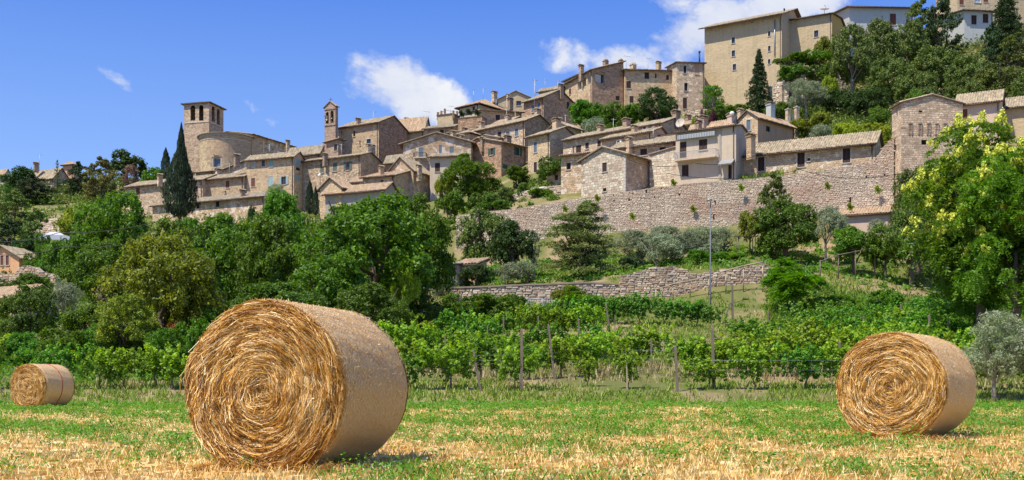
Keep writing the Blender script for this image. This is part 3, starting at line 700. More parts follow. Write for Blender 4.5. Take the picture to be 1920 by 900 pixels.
# ---------------------------------------------------------------- houses
def seg_wall(mb, P0, d, n, Ln, zb, top, holes, mi=0):
    """wall face from P0 along d, outward normal n; top: list of (u, z); holes: (u0, z0, u1, z1, arch)"""
    tu = [a for a, b in top]; tz = [b for a, b in top]
    tf = lambda u: float(np.interp(u, tu, tz))
    us = sorted(set([round(u, 4) for u in tu] + [0, round(Ln, 4)] + [round(h[k], 4) for h in holes for k in (0, 2)]))
    us = [u for u in us if 0 <= u <= Ln + 1e-4]
    pt = lambda u, z: Vector((P0.x + d.x * u, P0.y + d.y * u, z))
    for u0, u1 in zip(us[:-1], us[1:]):
        if u1 - u0 < 1e-3: continue
        mid = (u0 + u1) / 2
        hs = sorted([h for h in holes if h[0] <= mid <= h[2]], key=lambda h: h[1])
        z = zb
        for h in hs:
            if h[1] > z: mb.poly([pt(u0, z), pt(u1, z), pt(u1, h[1]), pt(u0, h[1])], mi, [(u0, z), (u1, z), (u1, h[1]), (u0, h[1])])
            z = max(z, h[3])
        a, b = max(tf(u0), z + .01), max(tf(u1), z + .01)
        mb.poly([pt(u0, z), pt(u1, z), pt(u1, b), pt(u0, a)], mi, [(u0, z), (u1, z), (u1, b), (u0, a)])
    for h in holes:
        if len(h) > 4 and h[4]:
            r = (h[2] - h[0]) / 2; cu = (h[0] + h[2]) / 2; zc = h[3] - r; N = 8
            for sgn in (-1, 1):
                arc = [(cu + sgn * r * math.cos(k / N * math.pi / 2), zc + r * math.sin(k / N * math.pi / 2)) for k in range(N + 1)]
                cor = (cu + sgn * r, h[3])
                for (a, b) in zip(arc[:-1], arc[1:]):
                    tri = [cor, a, b] if sgn < 0 else [cor, b, a]
                    mb.poly([pt(*q) for q in tri], mi, tri)

def opening(root, org, P0, d, n, h, kind, scale=1.0):
    """a window or door in hole h=(u0,z0,u1,z1,arch) of the face; kind picks its fittings"""
    u0, z0, u1, z1 = h[:4]; w, ht = u1 - u0, z1 - z0
    C = Vector((P0.x + d.x * (u0 + u1) / 2, P0.y + d.y * (u0 + u1) / 2, (z0 + z1) / 2)); up = Vector((0, 0, 1))
    dep = 0.28
    if kind in ('loggia',): dep = 2.2
    f = MB()
    for sx in (-1, 1): f.box(C + d * sx * (w/2 + .012) - n * dep / 2, d * .012, n * (dep / 2 - .004), up * ht / 2, 0)
    f.box(C + up * (ht/2 + .012) - n * dep / 2, d * (w/2 + .024), n * (dep/2 - .004), up * .012, 0)
    f.box(C - up * (ht/2 + .012) - n * dep / 2, d * (w/2 + .024), n * (dep/2 - .004), up * .012, 0)
    if kind in ('loggia', 'bell', 'hole'):
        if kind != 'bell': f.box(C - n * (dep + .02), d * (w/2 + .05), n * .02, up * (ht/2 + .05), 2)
        return f.build('window_opening', [M['stone_dark' if kind == 'bell' else 'surround'], M['eave'], M['dark']], root, org)  # bell reveals in darker stone, painting shade into the opening
    base = kind.split('+')[0]
    if '+s' in kind:      # raised stone surround
        for sx in (-1, 1): f.box(C + d * sx * (w/2 + .07) + n * .02, d * .07, n * .022, up * (ht/2 + .1), 0)
        f.box(C + up * (ht/2 + .05) + n * .02, d * w / 2, n * .022, up * .05, 0)
    f.box(C - up * (ht/2 + .06) + n * .05, d * (w/2 + .09), n * .06, up * .045, 0)
    name = 'door' if '+d' in kind else 'window'
    win = None
    if base in ('glass', 'curtain', 'dark', 'open_green', 'open_greengrey', 'open_blue', 'open_brown', 'open_bluegrey', 'half_blue'):
        t = 0.035
        for sx in (-1, 0, 1): f.box(C + d * sx * (w/2 - t) - n * (dep - .1), d * t * (1 if sx else .7), n * .03, up * ht / 2, 1)
        for sz in (-1, 1): f.box(C + up * sz * (ht/2 - t) - n * (dep - .1), d * (w/2 - 2*t), n * .028, up * t, 1)
        win = f.build(name, [M['surround'], M['white'] if base == 'curtain' else M['eave']], root, org)
        g = MB(); g.box(C - n * (dep - .06), d * w / 2, n * .012, up * ht / 2, 0)
        g.build('pane', M['curtain'] if base == 'curtain' else (M['dark'] if base == 'dark' else M['glass']), win, (0, 0, 0) if False else org)
        if base.startswith('open') or base == 'half_blue':
            mk = M[base.split('_')[1]]
            for sx in ((-1, 1) if base.startswith('open') else (-1,)):
                s = MB(); louvre(s, C + d * sx * (w * .75 + .05) + n * .06, d, n, up, w / 4 * .98, ht / 2, 0)
                s.build('shutter', mk, win, org)
    else:
        win = f.build(name, [M['surround'], M['eave']], root, org)
        for sx in (-1, 1):
            s = MB(); louvre(s, C + d * sx * w / 4 - n * .05, d, n, up, w / 4 * .96, ht / 2 * .98, 0)
            s.build('shutter', M[base], win, org)
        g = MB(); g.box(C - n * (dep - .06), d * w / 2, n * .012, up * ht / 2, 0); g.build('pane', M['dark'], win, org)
    return win
def louvre(s, c, d, n, up, hw, hh, mi):
    t = min(.05, hw * .25)
    for k in (-1, 1):
        s.box(c + d * k * (hw - t), d * t, n * .022, up * hh, mi); s.box(c + up * k * (hh - t), d * (hw - 2*t), n * .021, up * t, mi)
    ns = max(4, int(hh * 2 / .12))
    for i in range(ns):
        z = -hh + 2*t + (2*hh - 4*t) * (i + .5) / ns
        s.box(c + up * z, d * (hw - 2*t), n * .012 + up * .01, up * (hh - 2*t) / ns * .7 - n * .012, mi)

def roof_plane(mb, poly, zf, C, r, l, rib_axis, over, thick=0.14, sp=0.30, rng=random):
    """tiled slope. poly: convex (a,b) polygon; rib_axis: 'a' or 'b' the direction the tile rows run in"""
    W3 = lambda a, b, dz=0.0: Vector((C.x + r.x * a + l.x * b, C.y + r.y * a + l.y * b, zf(a, b) + dz))
    ax = 0 if rib_axis == 'a' else 1
    other = [p[1 - ax] for p in poly]; lo, hi = min(other), max(other)
    def span(o):
        ts = []
        for p, q in zip(poly, poly[1:] + poly[:1]):
            if (p[1-ax] - o) * (q[1-ax] - o) <= 0 and abs(p[1-ax] - q[1-ax]) > 1e-9:
                t = (o - p[1-ax]) / (q[1-ax] - p[1-ax]); ts.append(p[ax] + (q[ax] - p[ax]) * t)
        return (min(ts), max(ts)) if len(ts) >= 2 else None
    nr = max(2, int((hi - lo) / sp)); sp = (hi - lo) / nr
    ra = random.Random(int(C.x * 10))
    prof = [(0.0, 0.0), (0.22, 0.075), (0.5, 0.10), (0.78, 0.075)]
    cols = [(lo + sp * (i + f), h) for i in range(nr) for f, h in prof] + [(hi - 1e-4, 0.0)]
    cols = [(max(lo + 1e-4, o), h) for o, h in cols]
    prev = None
    for ci, (o, h) in enumerate(cols):
        s = span(o)
        if s is None: continue
        ln = s[1] - s[0]; nn = max(1, int(ln / 0.9))
        jj = ra.uniform(-.02, .02)
        col = []
        for k in range(nn + 1):
            v = s[0] + ln * k / nn
            a, b = (v, o) if ax == 0 else (o, v)
            col.append((W3(a, b, h + thick + 0.012 * math.sin(k * 2.3 + o * 5.1) + jj * (1 if h else .3)), (o, v)))
        if prev and prev[1] == nn:
            for k in range(nn):
                q = [prev[0][k], col[k], col[k+1], prev[0][k+1]]
                pts = [x[0] for x in q]
                if (pts[1] - pts[0]).cross(pts[2] - pts[0]).z < 0: q = q[::-1]; pts = [x[0] for x in q]
                mb.poly(pts, 0, [x[1] for x in q])
        elif prev:
            m_ = min(prev[1], nn)
            A_, B_ = prev[0], col
            ring = [x for x in A_] + [x for x in B_[::-1]]
            pts = [x[0] for x in ring]; nz = sum(((pts[i].x * pts[(i+1) % len(pts)].y) - (pts[(i+1) % len(pts)].x * pts[i].y)) for i in range(len(pts)))
            if nz < 0: ring = ring[::-1]
            mb.poly([x[0] for x in ring], 0, [x[1] for x in ring])
        prev = (col, nn)
    # board slab under the tiles
    bot = [W3(a, b, 0.0) for a, b in poly]; top = [W3(a, b, thick) for a, b in poly]
    if sum(((bot[i].x * bot[(i+1) % len(bot)].y) - (bot[(i+1) % len(bot)].x * bot[i].y)) for i in range(len(bot))) < 0: bot = bot[::-1]; top = top[::-1]
    mb.poly(bot[::-1], 1); 
    for i in range(len(bot)):
        j = (i + 1) % len(bot); mb.poly([bot[i], bot[j], top[j], top[i]], 1)

HOUSES = {}
def house(key, label, xc, Y, A, ye, yb, xl=None, xr=None, a_len=None, b_len=None, roof='ga', apex=None, rise=None, wall='stone_pink', tile='tile', over=0.55,
          wins=(), cat='house', name='stone_house', parts=(), group=None, gutter=True, deep=4.0, rwall=None):
    """near corner at photo column xc and distance Y; r runs right at angle A from the picture plane, l runs left"""
    A = R(A); r = Vector((math.cos(A), math.sin(A), 0)); l = Vector((-math.sin(A), math.cos(A), 0))
    u = (xc - 960) / F; X = u * Y
    if a_len is None: ur = (xr - 960) / F; a_len = (ur * Y - X) / (r.x - ur * r.y)
    if b_len is None: ul = (xl - 960) / F; b_len = (X - ul * Y) / (-l.x + ul * l.y)
    a_len = min(max(a_len, 0.8), 60); b_len = min(max(b_len, 0.8), 60)
    zc = Zof(ye, Y); zb = Zof(yb, Y) - deep; C = Vector((X, Y, 0))
    # ridge height
    def z_at(px_point, a, b):
        Yp = Y + r.y * a + l.y * b; return Zof(px_point, Yp)
    a2, b2 = a_len / 2, b_len / 2
    spots = {'ga': (a2, 0), 'gb': (0, b2), 'sa': (a_len, 0), 'sb': (0, b_len), 'hip': (a2, b2), 'flat': (0, 0), 'sd': (a_len, 0)}
    if rise is None: rise = (z_at(apex, *spots[roof]) - zc) if apex is not None else 0.0
    zf = {'ga': lambda a, b: zc + rise * (1 - abs(a - a2) / a2), 'gb': lambda a, b: zc + rise * (1 - abs(b - b2) / b2),
          'sa': lambda a, b: zc + rise * a / a_len, 'sb': lambda a, b: zc + rise * b / b_len, 'flat': lambda a, b: zc,
          'hip': lambda a, b: zc + rise * min(1 - abs(a - a2) / a2, 1 - abs(b - b2) / b2) }[roof]
    org = Vector((X + r.x * a2 + l.x * b2, Y + r.y * a2 + l.y * b2, zb)); root = empty(name, org); tag(root, label, cat, group)
    faces = {'R': (C, r, -l, a_len), 'L': (C + l * b_len, -l, -r, b_len),
             'BR': (C + r * a_len, l, r, b_len), 'BL': (C + r * a_len + l * b_len, -r, l, a_len)}
    def tops(fk):
        if fk == 'R': pts = [(t, zf(t, 0)) for t in (0, a2, a_len)]
        elif fk == 'L': pts = [(b_len - t, zf(0, t)) for t in (b_len, b2, 0)]
        elif fk == 'BR': pts = [(t, zf(a_len, t)) for t in (0, b2, b_len)]
        else: pts = [(a_len - t, zf(t, b_len)) for t in (a_len, a2, 0)]
        if roof in ('hip', 'flat'): pts = [(0, zc), (pts[-1][0], zc)]
        return pts
    holes = {'R': [], 'L': [], 'BR': [], 'BL': []}; fits = []
    for wdef in wins:
        fk, px0, py0, px1, py1, kind = wdef[:6]
        P0, d, n, Ln = faces[fk]
        def hit(px): uu = (px - 960) / F; return (uu * P0.y - P0.x) / (d.x - uu * d.y)
        s0, s1 = sorted((hit(px0), hit(px1))); Ym = P0.y + d.y * (s0 + s1) / 2
        s0 = max(.1, s0); s1 = min(Ln - .1, s1)
        if s1 - s0 < .15: continue
        z0, z1 = Zof(py1, Ym), Zof(py0, Ym)
        tpf = tops(fk); zmax = min(float(np.interp(s, [p[0] for p in tpf], [p[1] for p in tpf])) for s in (s0, s1))
        if z1 > zmax - .15: z1 = zmax - .15
        if z1 - z0 < .15: continue
        h = (s0, z0, s1, z1, 'arch' in kind); holes[fk].append(h); fits.append((P0, d, n, h, kind.replace('+arch', '')))
    mb = MB()
    for fk, (P0, d, n, Ln) in faces.items():
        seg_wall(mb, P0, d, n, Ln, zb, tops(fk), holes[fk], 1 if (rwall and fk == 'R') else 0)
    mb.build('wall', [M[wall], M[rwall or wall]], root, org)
    for (P0, d, n, h, kind) in fits: opening(root, org, P0, d, n, h, kind)
    # roof
    rb = MB(); o = over
    if roof == 'ga':
        e = lambda a, b: zc + rise * (1 - abs(a - a2) / a2)
        roof_plane(rb, [(-o, -o*.6), (a2, -o*.6), (a2, b_len + o*.6), (-o, b_len + o*.6)], e, C, r, l, 'a', o)
        roof_plane(rb, [(a2, -o*.6), (a_len + o, -o*.6), (a_len + o, b_len + o*.6), (a2, b_len + o*.6)], e, C, r, l, 'a', o)
    elif roof == 'gb':
        e = lambda a, b: zc + rise * (1 - abs(b - b2) / b2)
        roof_plane(rb, [(-o*.6, -o), (a_len + o*.6, -o), (a_len + o*.6, b2), (-o*.6, b2)], e, C, r, l, 'b', o)
        roof_plane(rb, [(-o*.6, b2), (a_len + o*.6, b2), (a_len + o*.6, b_len + o), (-o*.6, b_len + o)], e, C, r, l, 'b', o)
    elif roof in ('sa', 'sb', 'flat'):
        ax = 'b' if roof == 'sb' else 'a'
        roof_plane(rb, [(-o, -o), (a_len + o, -o), (a_len + o, b_len + o), (-o, b_len + o)], zf, C, r, l, ax, o)
    elif roof == 'hip':
        k = rise / min(a2, b2) if False else 0
        c_ = (a2, b2)
        for tri, axx in (([(-o, -o), (a_len + o, -o), c_], 'b'), ([(a_len + o, -o), (a_len + o, b_len + o), c_], 'a'), ([(a_len + o, b_len + o), (-o, b_len + o), c_], 'b'), ([(-o, b_len + o), (-o, -o), c_], 'a')):
            if axx == 'b': e = lambda a, b: zc + rise * (1 - abs(b - b2) / (b2 + o)) - .05
            else: e = lambda a, b: zc + rise * (1 - abs(a - a2) / (a2 + o)) - .05
            roof_plane(rb, tri, e, C, r, l, axx, o)
    ro = rb.build('roof', [M[tile], M['eave']], root, org)
    # gutters and downpipes on the visible eaves
    if gutter:
        g = MB()
        if roof in ('ga', 'hip', 'sa'):   # eave along the L face
            p0 = C - r * (o + .05) - l * .3; p1 = C - r * (o + .05) + l * (b_len + .3); z = zf(0, 0) - rise * o / max(a2, .1) * (1 if roof != 'sa' else .5) + .03
            if roof == 'hip': z = zc
            g.tube([(p0.x, p0.y, z), (p1.x, p1.y, z)], .075, 6)
            q = C - r * .09 + l * .3; g.tube([(q.x, q.y, z), (q.x, q.y, zb)], .06, 5)
        if roof in ('gb', 'hip', 'sb'):
            p0 = C - l * (o + .05) - r * .3; p1 = C - l * (o + .05) + r * (a_len + .3); z = zc - rise * o / max(b2, .1) * (1 if roof != 'sb' else .5) + .03
            if roof == 'hip': z = zc
            g.tube([(p0.x, p0.y, z), (p1.x, p1.y, z)], .075, 6)
            q = C - l * .09 + r * (a_len - .3); g.tube([(q.x, q.y, z), (q.x, q.y, zb)], .06, 5)
        if g.v: g.build('gutter', M['copper'], root, org)
    H = dict(root=root, org=org, C=C, r=r, l=l, a=a_len, b=b_len, zc=zc, zb=zb, zf=zf, Y=Y, faces=faces); HOUSES[key] = H
    return H

def chimney(H, px, yt, yb, wpx, dY=2.0, mat='brickwork', style='gable'):
    Y = H['Y'] + dY; t, b = P(px, yt, Y), P(px, yb, Y); w = max(.35, wpx / F * Y); root, org = H['root'], H['org']
    zt, zb = t.z, b.z - 1.2; mb = MB(); h = zt - zb; hw = w / 2
    mb.boxz((t.x, Y, (zb + zt - .35) / 2), w, w, zt - .35 - zb, 0, .6)
    mb.boxz((t.x, Y, zt - .32), w * 1.22, w * 1.22, .09, 0, .6)
    if style == 'pipe':
        mb = MB(); mb.tube([(t.x, Y, zb), (t.x, Y, zt - .25)], w * .3, 8, 0); mb.tube([(t.x, Y, zt - .25), (t.x, Y, zt)], w * .42, 8, 0)
        return mb.build('stove_pipe', M['darkmetal'], root, org)
    o = mb.build('chimney', M[mat], root, org)
    c = MB()
    if style == 'ball':
        for k in range(5):
            a0, a1 = k * math.pi / 10, (k + 1) * math.pi / 10
            c.tube([(t.x, Y, zt - .3 + w * .6 * math.sin(a0)), (t.x, Y, zt - .3 + w * .6 * math.sin(a1))], [w * .62 * math.cos(a0), w * .62 * math.cos(a1) + .01], 8, 0, False)
    else:
        for sx in (-1, 1): c.boxz((t.x + sx * hw * .8, Y, zt - .16), w * .2, w * .9, .26, 0, .6)
        for sy in (-1, 1):
            c.box((t.x - sy * .7 * hw * math.sin(.6), Y + sy * .7 * hw * math.cos(.6), zt + .06), (hw * 1.3 * math.cos(.6), hw * 1.3 * math.sin(.6), 0), (-hw * .75 * math.sin(.6), hw * .75 * math.cos(.6), -.12 * sy), (0, 0, .035), 1)
    c.build('chimney_cap', [M[mat], M['tile']], o, org)
    return o
def antenna(H, px, yt, yb, dY=2.0, span=12):
    Y = H['Y'] + dY; t, b = P(px, yt, Y), P(px, yb, Y); s = span / F * Y; mb = MB()
    mb.tube([(b.x, Y, b.z - .8), (t.x, Y, t.z)], .035, 5)
    d = Vector((.9, .43, .0)); z = t.z - .15
    mb.tube([(t.x - d.x * s * .35, Y - d.y * s * .35, z), (t.x + d.x * s * .65, Y + d.y * s * .65, z)], .022, 4)
    for k in range(6):
        q = -.33 + k * .19; c = Vector((t.x + d.x * s * q, Y + d.y * s * q, z)); e = Vector((-d.y, d.x, 0)) * (.35 - .03 * k)
        mb.tube([c - e, c + e], .016, 4)
    mb.build('antenna', M['metal'], H['root'], H['org'])
def on_face(H, fk, px, py):
    P0, d, n, Ln = H['faces'][fk]; uu = (px - 960) / F; s = (uu * P0.y - P0.x) / (d.x - uu * d.y); q = P0 + d * s; return Vector((q.x, q.y, Zof(py, q.y))), d, n
def balcony(H, fk, px0, px1, py_slab, py_rail, depth=1.0, rail='darkmetal', slab='surround'):
    a, d, n = on_face(H, fk, px0, py_slab); b, _, _ = on_face(H, fk, px1, py_slab); hr = Zof(py_rail, a.y) - Zof(py_slab, a.y)
    z = (a.z + b.z) / 2; c = (a + b) / 2; c.z = z; hw = (Vector((b.x - a.x, b.y - a.y, 0))).length / 2; s = MB()
    s.box(c + n * (depth / 2 + .01), d * hw, n * depth / 2, Vector((0, 0, .08)))
    o = s.build('balcony', M[slab], H['root'], H['org']); g = MB(); up = Vector((0, 0, 1))
    c0 = c + n * depth
    g.box(c0 + up * (hr), d * hw, n * .02, up * .025); k = int(hw * 2 / .14)
    for i in range(k + 1): g.box(c0 + d * (-hw + 2 * hw * i / k) + up * (hr / 2 + .07), d * .012, n * .012, up * (hr / 2 - .07))
    for sx in (-1, 1):
        g.box(c + d * sx * hw + n * depth / 2 + up * hr, d * .02, n * (depth / 2 - .02), up * .025)
        for i in range(6): g.box(c + d * sx * hw + n * depth * (i + .5) / 6.5 + up * (hr / 2 + .07), d * .012, n * .012, up * (hr / 2 - .07))
    g.build('railing', M[rail], o, H['org']); return o
def ac_unit(H, fk, px, py, w=.8):
    a, d, n = on_face(H, fk, px, py); s = MB(); s.box(a + n * .2, d * w / 2, n * .16, Vector((0, 0, .32)))
    o = s.build('air_conditioner', M['white'], H['root'], H['org']); f = MB(); N = 14
    ring = [a + n * .365 + d * (.23 * math.cos(2*math.pi*k/N) - .1) + Vector((0, 0, .23 * math.sin(2*math.pi*k/N))) for k in range(N)]
    f.poly(ring); f.build('fan_grille', M['darkmetal'], o, H['org'])
def dish(H, px, py, rpx, dY=0.0, mat='surround', face=(-.55, -.8, .3)):
    Y = H['Y'] + dY; c = P(px, py, Y); rad = rpx / F * Y; n = Vector(face).normalized(); u = n.cross(Vector((0, 0, 1))).normalized(); w = u.cross(n); s = MB(); N, K = 18, 4
    for k in range(K):
        r0, r1 = rad * k / K, rad * (k+1) / K; h0, h1 = .25 * r0 * r0 / rad, .25 * r1 * r1 / rad
        for j in range(N):
            a0, a1 = 2*math.pi*j/N, 2*math.pi*(j+1)/N
            q = lambda rr, hh, aa: c + (u * math.cos(aa) + w * math.sin(aa)) * rr + n * hh
            s.poly([q(r0, h0, a0), q(r1, h1, a0), q(r1, h1, a1), q(r0, h0, a1)] if k else [q(0, 0, 0), q(r1, h1, a0), q(r1, h1, a1)], 0, None, True)
    s.tube([c, c - n * .2 - Vector((0, 0, rad)), c - n * .2 - Vector((0, 0, rad + 1.6))], .04, 5, 1); s.tube([c - w * rad + n * .25 * rad, c + n * rad * .9], .02, 4, 1); s.tube([c + n * rad * .85, c + n * rad * 1.0], .06, 6, 1)
    s.build('satellite_dish', [M[mat], M['darkmetal']], H['root'], H['org'])

def build_town():
    # ---- far left
    H = house('fl1', 'grey stone villa with chimney above the dark cedar at the far left skyline', 100, 262, 62, 332, 380, xl=52, xr=130, roof='ga', rise=2.6, wall='stone_grey', tile='tile', wins=[('L', 62, 342, 67, 352, 'brown')])
    chimney(H, 68, 305, 314, 8, 3, 'brickwork'); antenna(H, 74, 289, 315, 3, 8)
    house('fl2', 'small salmon turret house with flat hipped roof on the left skyline', 138, 285, 68, 309, 345, xl=118, xr=146, roof='hip', rise=1.2, wall='salmon', tile='tile_red', wins=[('L', 126, 320, 131, 328, 'redbrown')], name='turret_house')
    house('fl3', 'low cream house at the left end of the skyline', 8, 280, 60, 327, 360, xl=-35, xr=20, roof='ga', rise=1.5, wall='beige', tile='tile_red')
    H = house('orange', 'orange plastered gabled house with brown shutters at the left edge', 36, 148, 74, 482, 530, xl=-28, a_len=7, roof='gb', apex=462, wall='housefront', rwall='housefront', tile='tile', over=.7,
          wins=[('L', 1, 479, 7, 497, 'redbrown+s'), ('L', 11, 479, 17, 497, 'redbrown+s'), ('L', -14, 479, -8, 497, 'redbrown+s'), ('L', 0, 510, 12, 526, 'hole+arch')])
    # ---- church tower (belfry) with two arches a side
    H = house('belfry', 'tall square stone bell tower with two arched openings a side beside the round apse', 392, 235, 75, 192.5, 340, xl=345, xr=419, roof='hip', rise=0.9, wall='stone_grey', tile='tile', over=.55, cat='bell tower', name='bell_tower', gutter=False,
          wins=[('L', 357, 197.5, 366, 226, 'bell+arch'), ('L', 373, 197, 381.5, 226, 'bell+arch'), ('R', 397, 199, 403, 228, 'bell+arch'), ('R', 406.5, 204, 412.5, 234, 'bell+arch')])
    bell(H, (369, 214), 3.2)
    mb = MB()
    for fk, px0, px1, py in (('L', 345.4, 391.6, 227.5), ('R', 392.4, 418.2, 229.5)):
        a, d, n = on_face(H, fk, px0, py); b, _, _ = on_face(H, fk, px1, py); b.z = a.z = Zof(227.5, 235)
        mb = MB(); mb.box((a + b) / 2 + n * .03, (b - a) / 2, n * .07, Vector((0, 0, .12))); mb.build('string_course', M['surround'], H['root'], H['org'])
    # ---- church nave
    house('nave', 'stone church nave with tall blind wall behind the round apse', 472, 231, 62, 252, 330, b_len=14, xr=494.5, roof='gb', rise=1.3, wall='stone_pink', tile='tile', cat='church', name='church_nave', gutter=False)
    house('nave2', 'long lower church aisle sloping away to the right of the apse', 495, 237, 62, 258.5, 330, b_len=12, xr=566, roof='gb', rise=1.6, wall='stone_mix', tile='tile', cat='church', name='church_aisle', wins=[('R', 549, 277, 553, 282, 'dark')])
    apse()
    # ---- left row
    house('l1', 'long low grey stone house behind the big cypress', 380, 198, 66, 337, 365, xl=236, a_len=7, roof='ga', rise=1.5, wall='stone_grey', tile='tile', wins=[('L', 255, 352, 262, 366, 'redbrown'), ('L', 365, 349, 371, 360, 'brown')])
    house('l2', 'low stone house with brown door right of the big cypress', 457, 196, 68, 331, 366, xl=380, a_len=6, roof='ga', rise=1.3, wall='stone_pink', tile='tile', wins=[('L', 380.5, 343, 386, 363, 'redbrown+d'), ('L', 423, 339, 430, 352.5, 'redbrown'), ('L', 421, 358, 424, 362, 'dark')])
    house('l3', 'lowest stone outbuilding with a broad tiled roof below the round apse', 496, 186, 66, 368, 404, xl=286, a_len=7, roof='ga', rise=1.4, wall='stone_mix', tile='tile_grey', wins=[('L', 404, 376, 411, 388, 'dark'), ('L', 368, 378, 374, 391, 'dark')])
    H = house('l3b', 'small lean-to with tiled roof at the foot of the apse', 400, 216, 66, 321, 345, xl=367, a_len=4, roof='ga', rise=.6, wall='stone_pink', tile='tile_red', wins=[('L', 372, 327, 376, 331, 'dark')])
    chimney(H, 410, 317, 333, 10, -6, 'stone_mix')
    house('l3c', 'narrow stone annex with sloping top between the apse and the shuttered house', 462, 214, 66, 302, 345, xl=402, a_len=5, roof='sb', rise=-2.0, wall='stone_mix', tile='tile', gutter=False)
    H = house('blue', 'stone house with pale blue shutters left of the campanile', 551, 193, 70, 293, 352, xl=462, xr=570, roof='ga', rise=1.1, wall='stone_pink', tile='tile', wins=[
        ('L', 472, 303, 479, 312, 'curtain+s'), ('L', 490.5, 300.5, 497, 312, 'glass+s'), ('L', 504, 299, 512, 313, 'blue'), ('L', 471, 334, 478.5, 350, 'redbrown+s'), ('L', 503, 331, 512, 348, 'blue'), ('L', 528, 331, 536, 346, 'open_blue'),
        ('R', 555, 297, 562.5, 312, 'blue'), ('R', 555, 314.5, 563, 320, 'dark'), ('R', 553, 329, 563, 338, 'blue')])
    chimney(H, 444, 290, 302, 9, 4); chimney(H, 525, 287, 293, 8, 6)
    H = house('back1', 'low tiled roof on the skyline left of the campanile', 600, 206, 66, 284, 320, xl=540, xr=612, roof='ga', rise=1.4, wall='stone_grey', tile='tile_grey')
    chimney(H, 588, 278, 287, 8, 3)
    H = house('whitestone', 'large stone house with three green windows and patched plaster below the campanile', 676, 190, 63, 291, 352, xl=568, xr=712, roof='ga', rise=1.0, wall='stone_grey', rwall='stone_pink', tile='tile', wins=[
        ('L', 600.5, 306.5, 607.5, 324, 'greengrey'), ('L', 624, 305, 632, 321, 'greengrey'), ('L', 648.5, 303.5, 655.5, 319, 'open_greengrey'), ('L', 626, 345, 632, 356, 'greengrey'), ('L', 649, 341, 659, 348, 'glass')])
    chimney(H, 692, 271, 284, 8, 4, 'stone_mix'); chimney(H, 700, 272, 284, 6, 5, 'stone_mix'); dish(H, 599, 327, 3, -1.2, 'white')
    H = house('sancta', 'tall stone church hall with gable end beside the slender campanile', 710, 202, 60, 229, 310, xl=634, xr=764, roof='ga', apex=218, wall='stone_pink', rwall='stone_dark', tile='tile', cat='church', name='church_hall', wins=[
        ('L', 662, 245, 666, 256, 'dark'), ('L', 687.5, 260.5, 695.5, 272, 'glass+s'), ('L', 643, 268, 645, 279, 'dark'), ('L', 674, 263, 676, 273, 'dark'), ('L', 638, 246, 641, 250, 'dark')])
    # ---- campanile (wall belfry)
    H = house('camp', 'slender brick campanile with two bell arches and an iron cross', 629, 203, 62, 198.5, 290, xl=608.5, xr=633, roof='gb', rise=.9, wall='brickwork', tile='tile_red', over=.25, cat='bell tower', name='campanile', gutter=False,
              wins=[('L', 610.8, 210, 616.3, 232, 'bell+arch'), ('L', 619.5, 207.5, 625.5, 230, 'bell+arch')])
    bell(H, (613.5, 222), 1.0, .55); bell(H, (622.5, 219), 1.0, .55)
    mb = MB(); t = P(620, 183, 204.5); mb.tube([(t.x, t.y, t.z - 2.0), t], .045, 5); mb.tube([(t.x - .3, t.y, t.z - .35), (t.x + .3, t.y, t.z - .35)], .04, 5)
    mb.build('cross', M['darkmetal'], H['root'], H['org'])
    mb = MB()
    for py, hh in ((203, .1), (233, .12)):
        for fk, px0, px1 in (('L', 608.6, 628.9), ('R', 629.1, 632.9)):
            a, d, n = on_face(H, fk, px0, py); b, _, _ = on_face(H, fk, px1, py); a.z = b.z = Zof(py, 203); mb = MB(); mb.box((a + b) / 2 + n * .04, (b - a) / 2, n * .08, Vector((0, 0, hh))); mb.build('string_course', M['brickwork'], H['root'], H['org'])
    house('camp2', 'short square base block at the foot of the campanile', 634, 199, 62, 262, 300, xl=612, xr=642, roof='sb', rise=-.3, wall='brickwork', tile='tile', wins=[('L', 626, 270, 632, 283, 'glass')], gutter=False)
    # ---- below the church hall
    H = house('low1', 'low rambling stone house with red tiled roofs above the oak crowns', 740, 168, 68, 329, 362, xl=680, xr=795, roof='ga', rise=1.6, wall='stone_pink', tile='tile_red', wins=[('L', 713, 337, 719, 350, 'glass')])
    chimney(H, 715, 312, 328, 8, 2, 'stone_pink'); chimney(H, 786, 310, 326, 8, 4, 'stone_mix')
    house('low2', 'small tiled roof with its gable to the lane below the church hall', 775, 172, 60, 318, 345, xl=728, xr=806, roof='gb', rise=2.2, wall='stone_mix', tile='tile')
    house('low3', 'long low outbuilding with bleached roof tiles behind the oak tops', 722, 160, 66, 354, 376, xl=610, xr=745, roof='ga', rise=1.2, wall='greyplaster', tile='tile_red')
    house('low4', 'tiny brick shed with a pitched roof left of the twin cypresses', 640, 163, 60, 350, 372, xl=600, xr=668, roof='gb', rise=1.5, wall='stone_pink', tile='tile_red')
    # ---- gabled house with balcony
    H = house('balc', 'wide gabled stone house with blue balcony door at the centre of the town', 883, 180, 84, 267, 325, xl=756, a_len=9, roof='gb', apex=250, wall='stone_mix', tile='tile', over=.8, wins=[
        ('L', 785, 277, 793.5, 296, 'bluegrey+d'), ('L', 823, 272, 828.5, 288, 'bluegrey'), ('L', 843, 275, 851, 290, 'bluegrey'), ('L', 777, 302, 782, 312, 'dark')])
    balcony(H, 'L', 777, 800, 297, 288, .8)
    H = house('balcx', 'plastered annex with a dark doorway under the blue balcony house', 866, 173, 78, 292, 330, xl=806, a_len=4, roof='ga', rise=.8, wall='beige', tile='tile', wins=[('L', 815.5, 305.5, 825, 322, 'brown')])
    house('lean', 'narrow lean-to roof against the gable of the church hall', 758, 190, 62, 297, 325, xl=724, xr=764, roof='ga', rise=.8, wall='stone_dark', tile='tile_grey', wins=[('L', 730, 302, 736, 309, 'dark')])
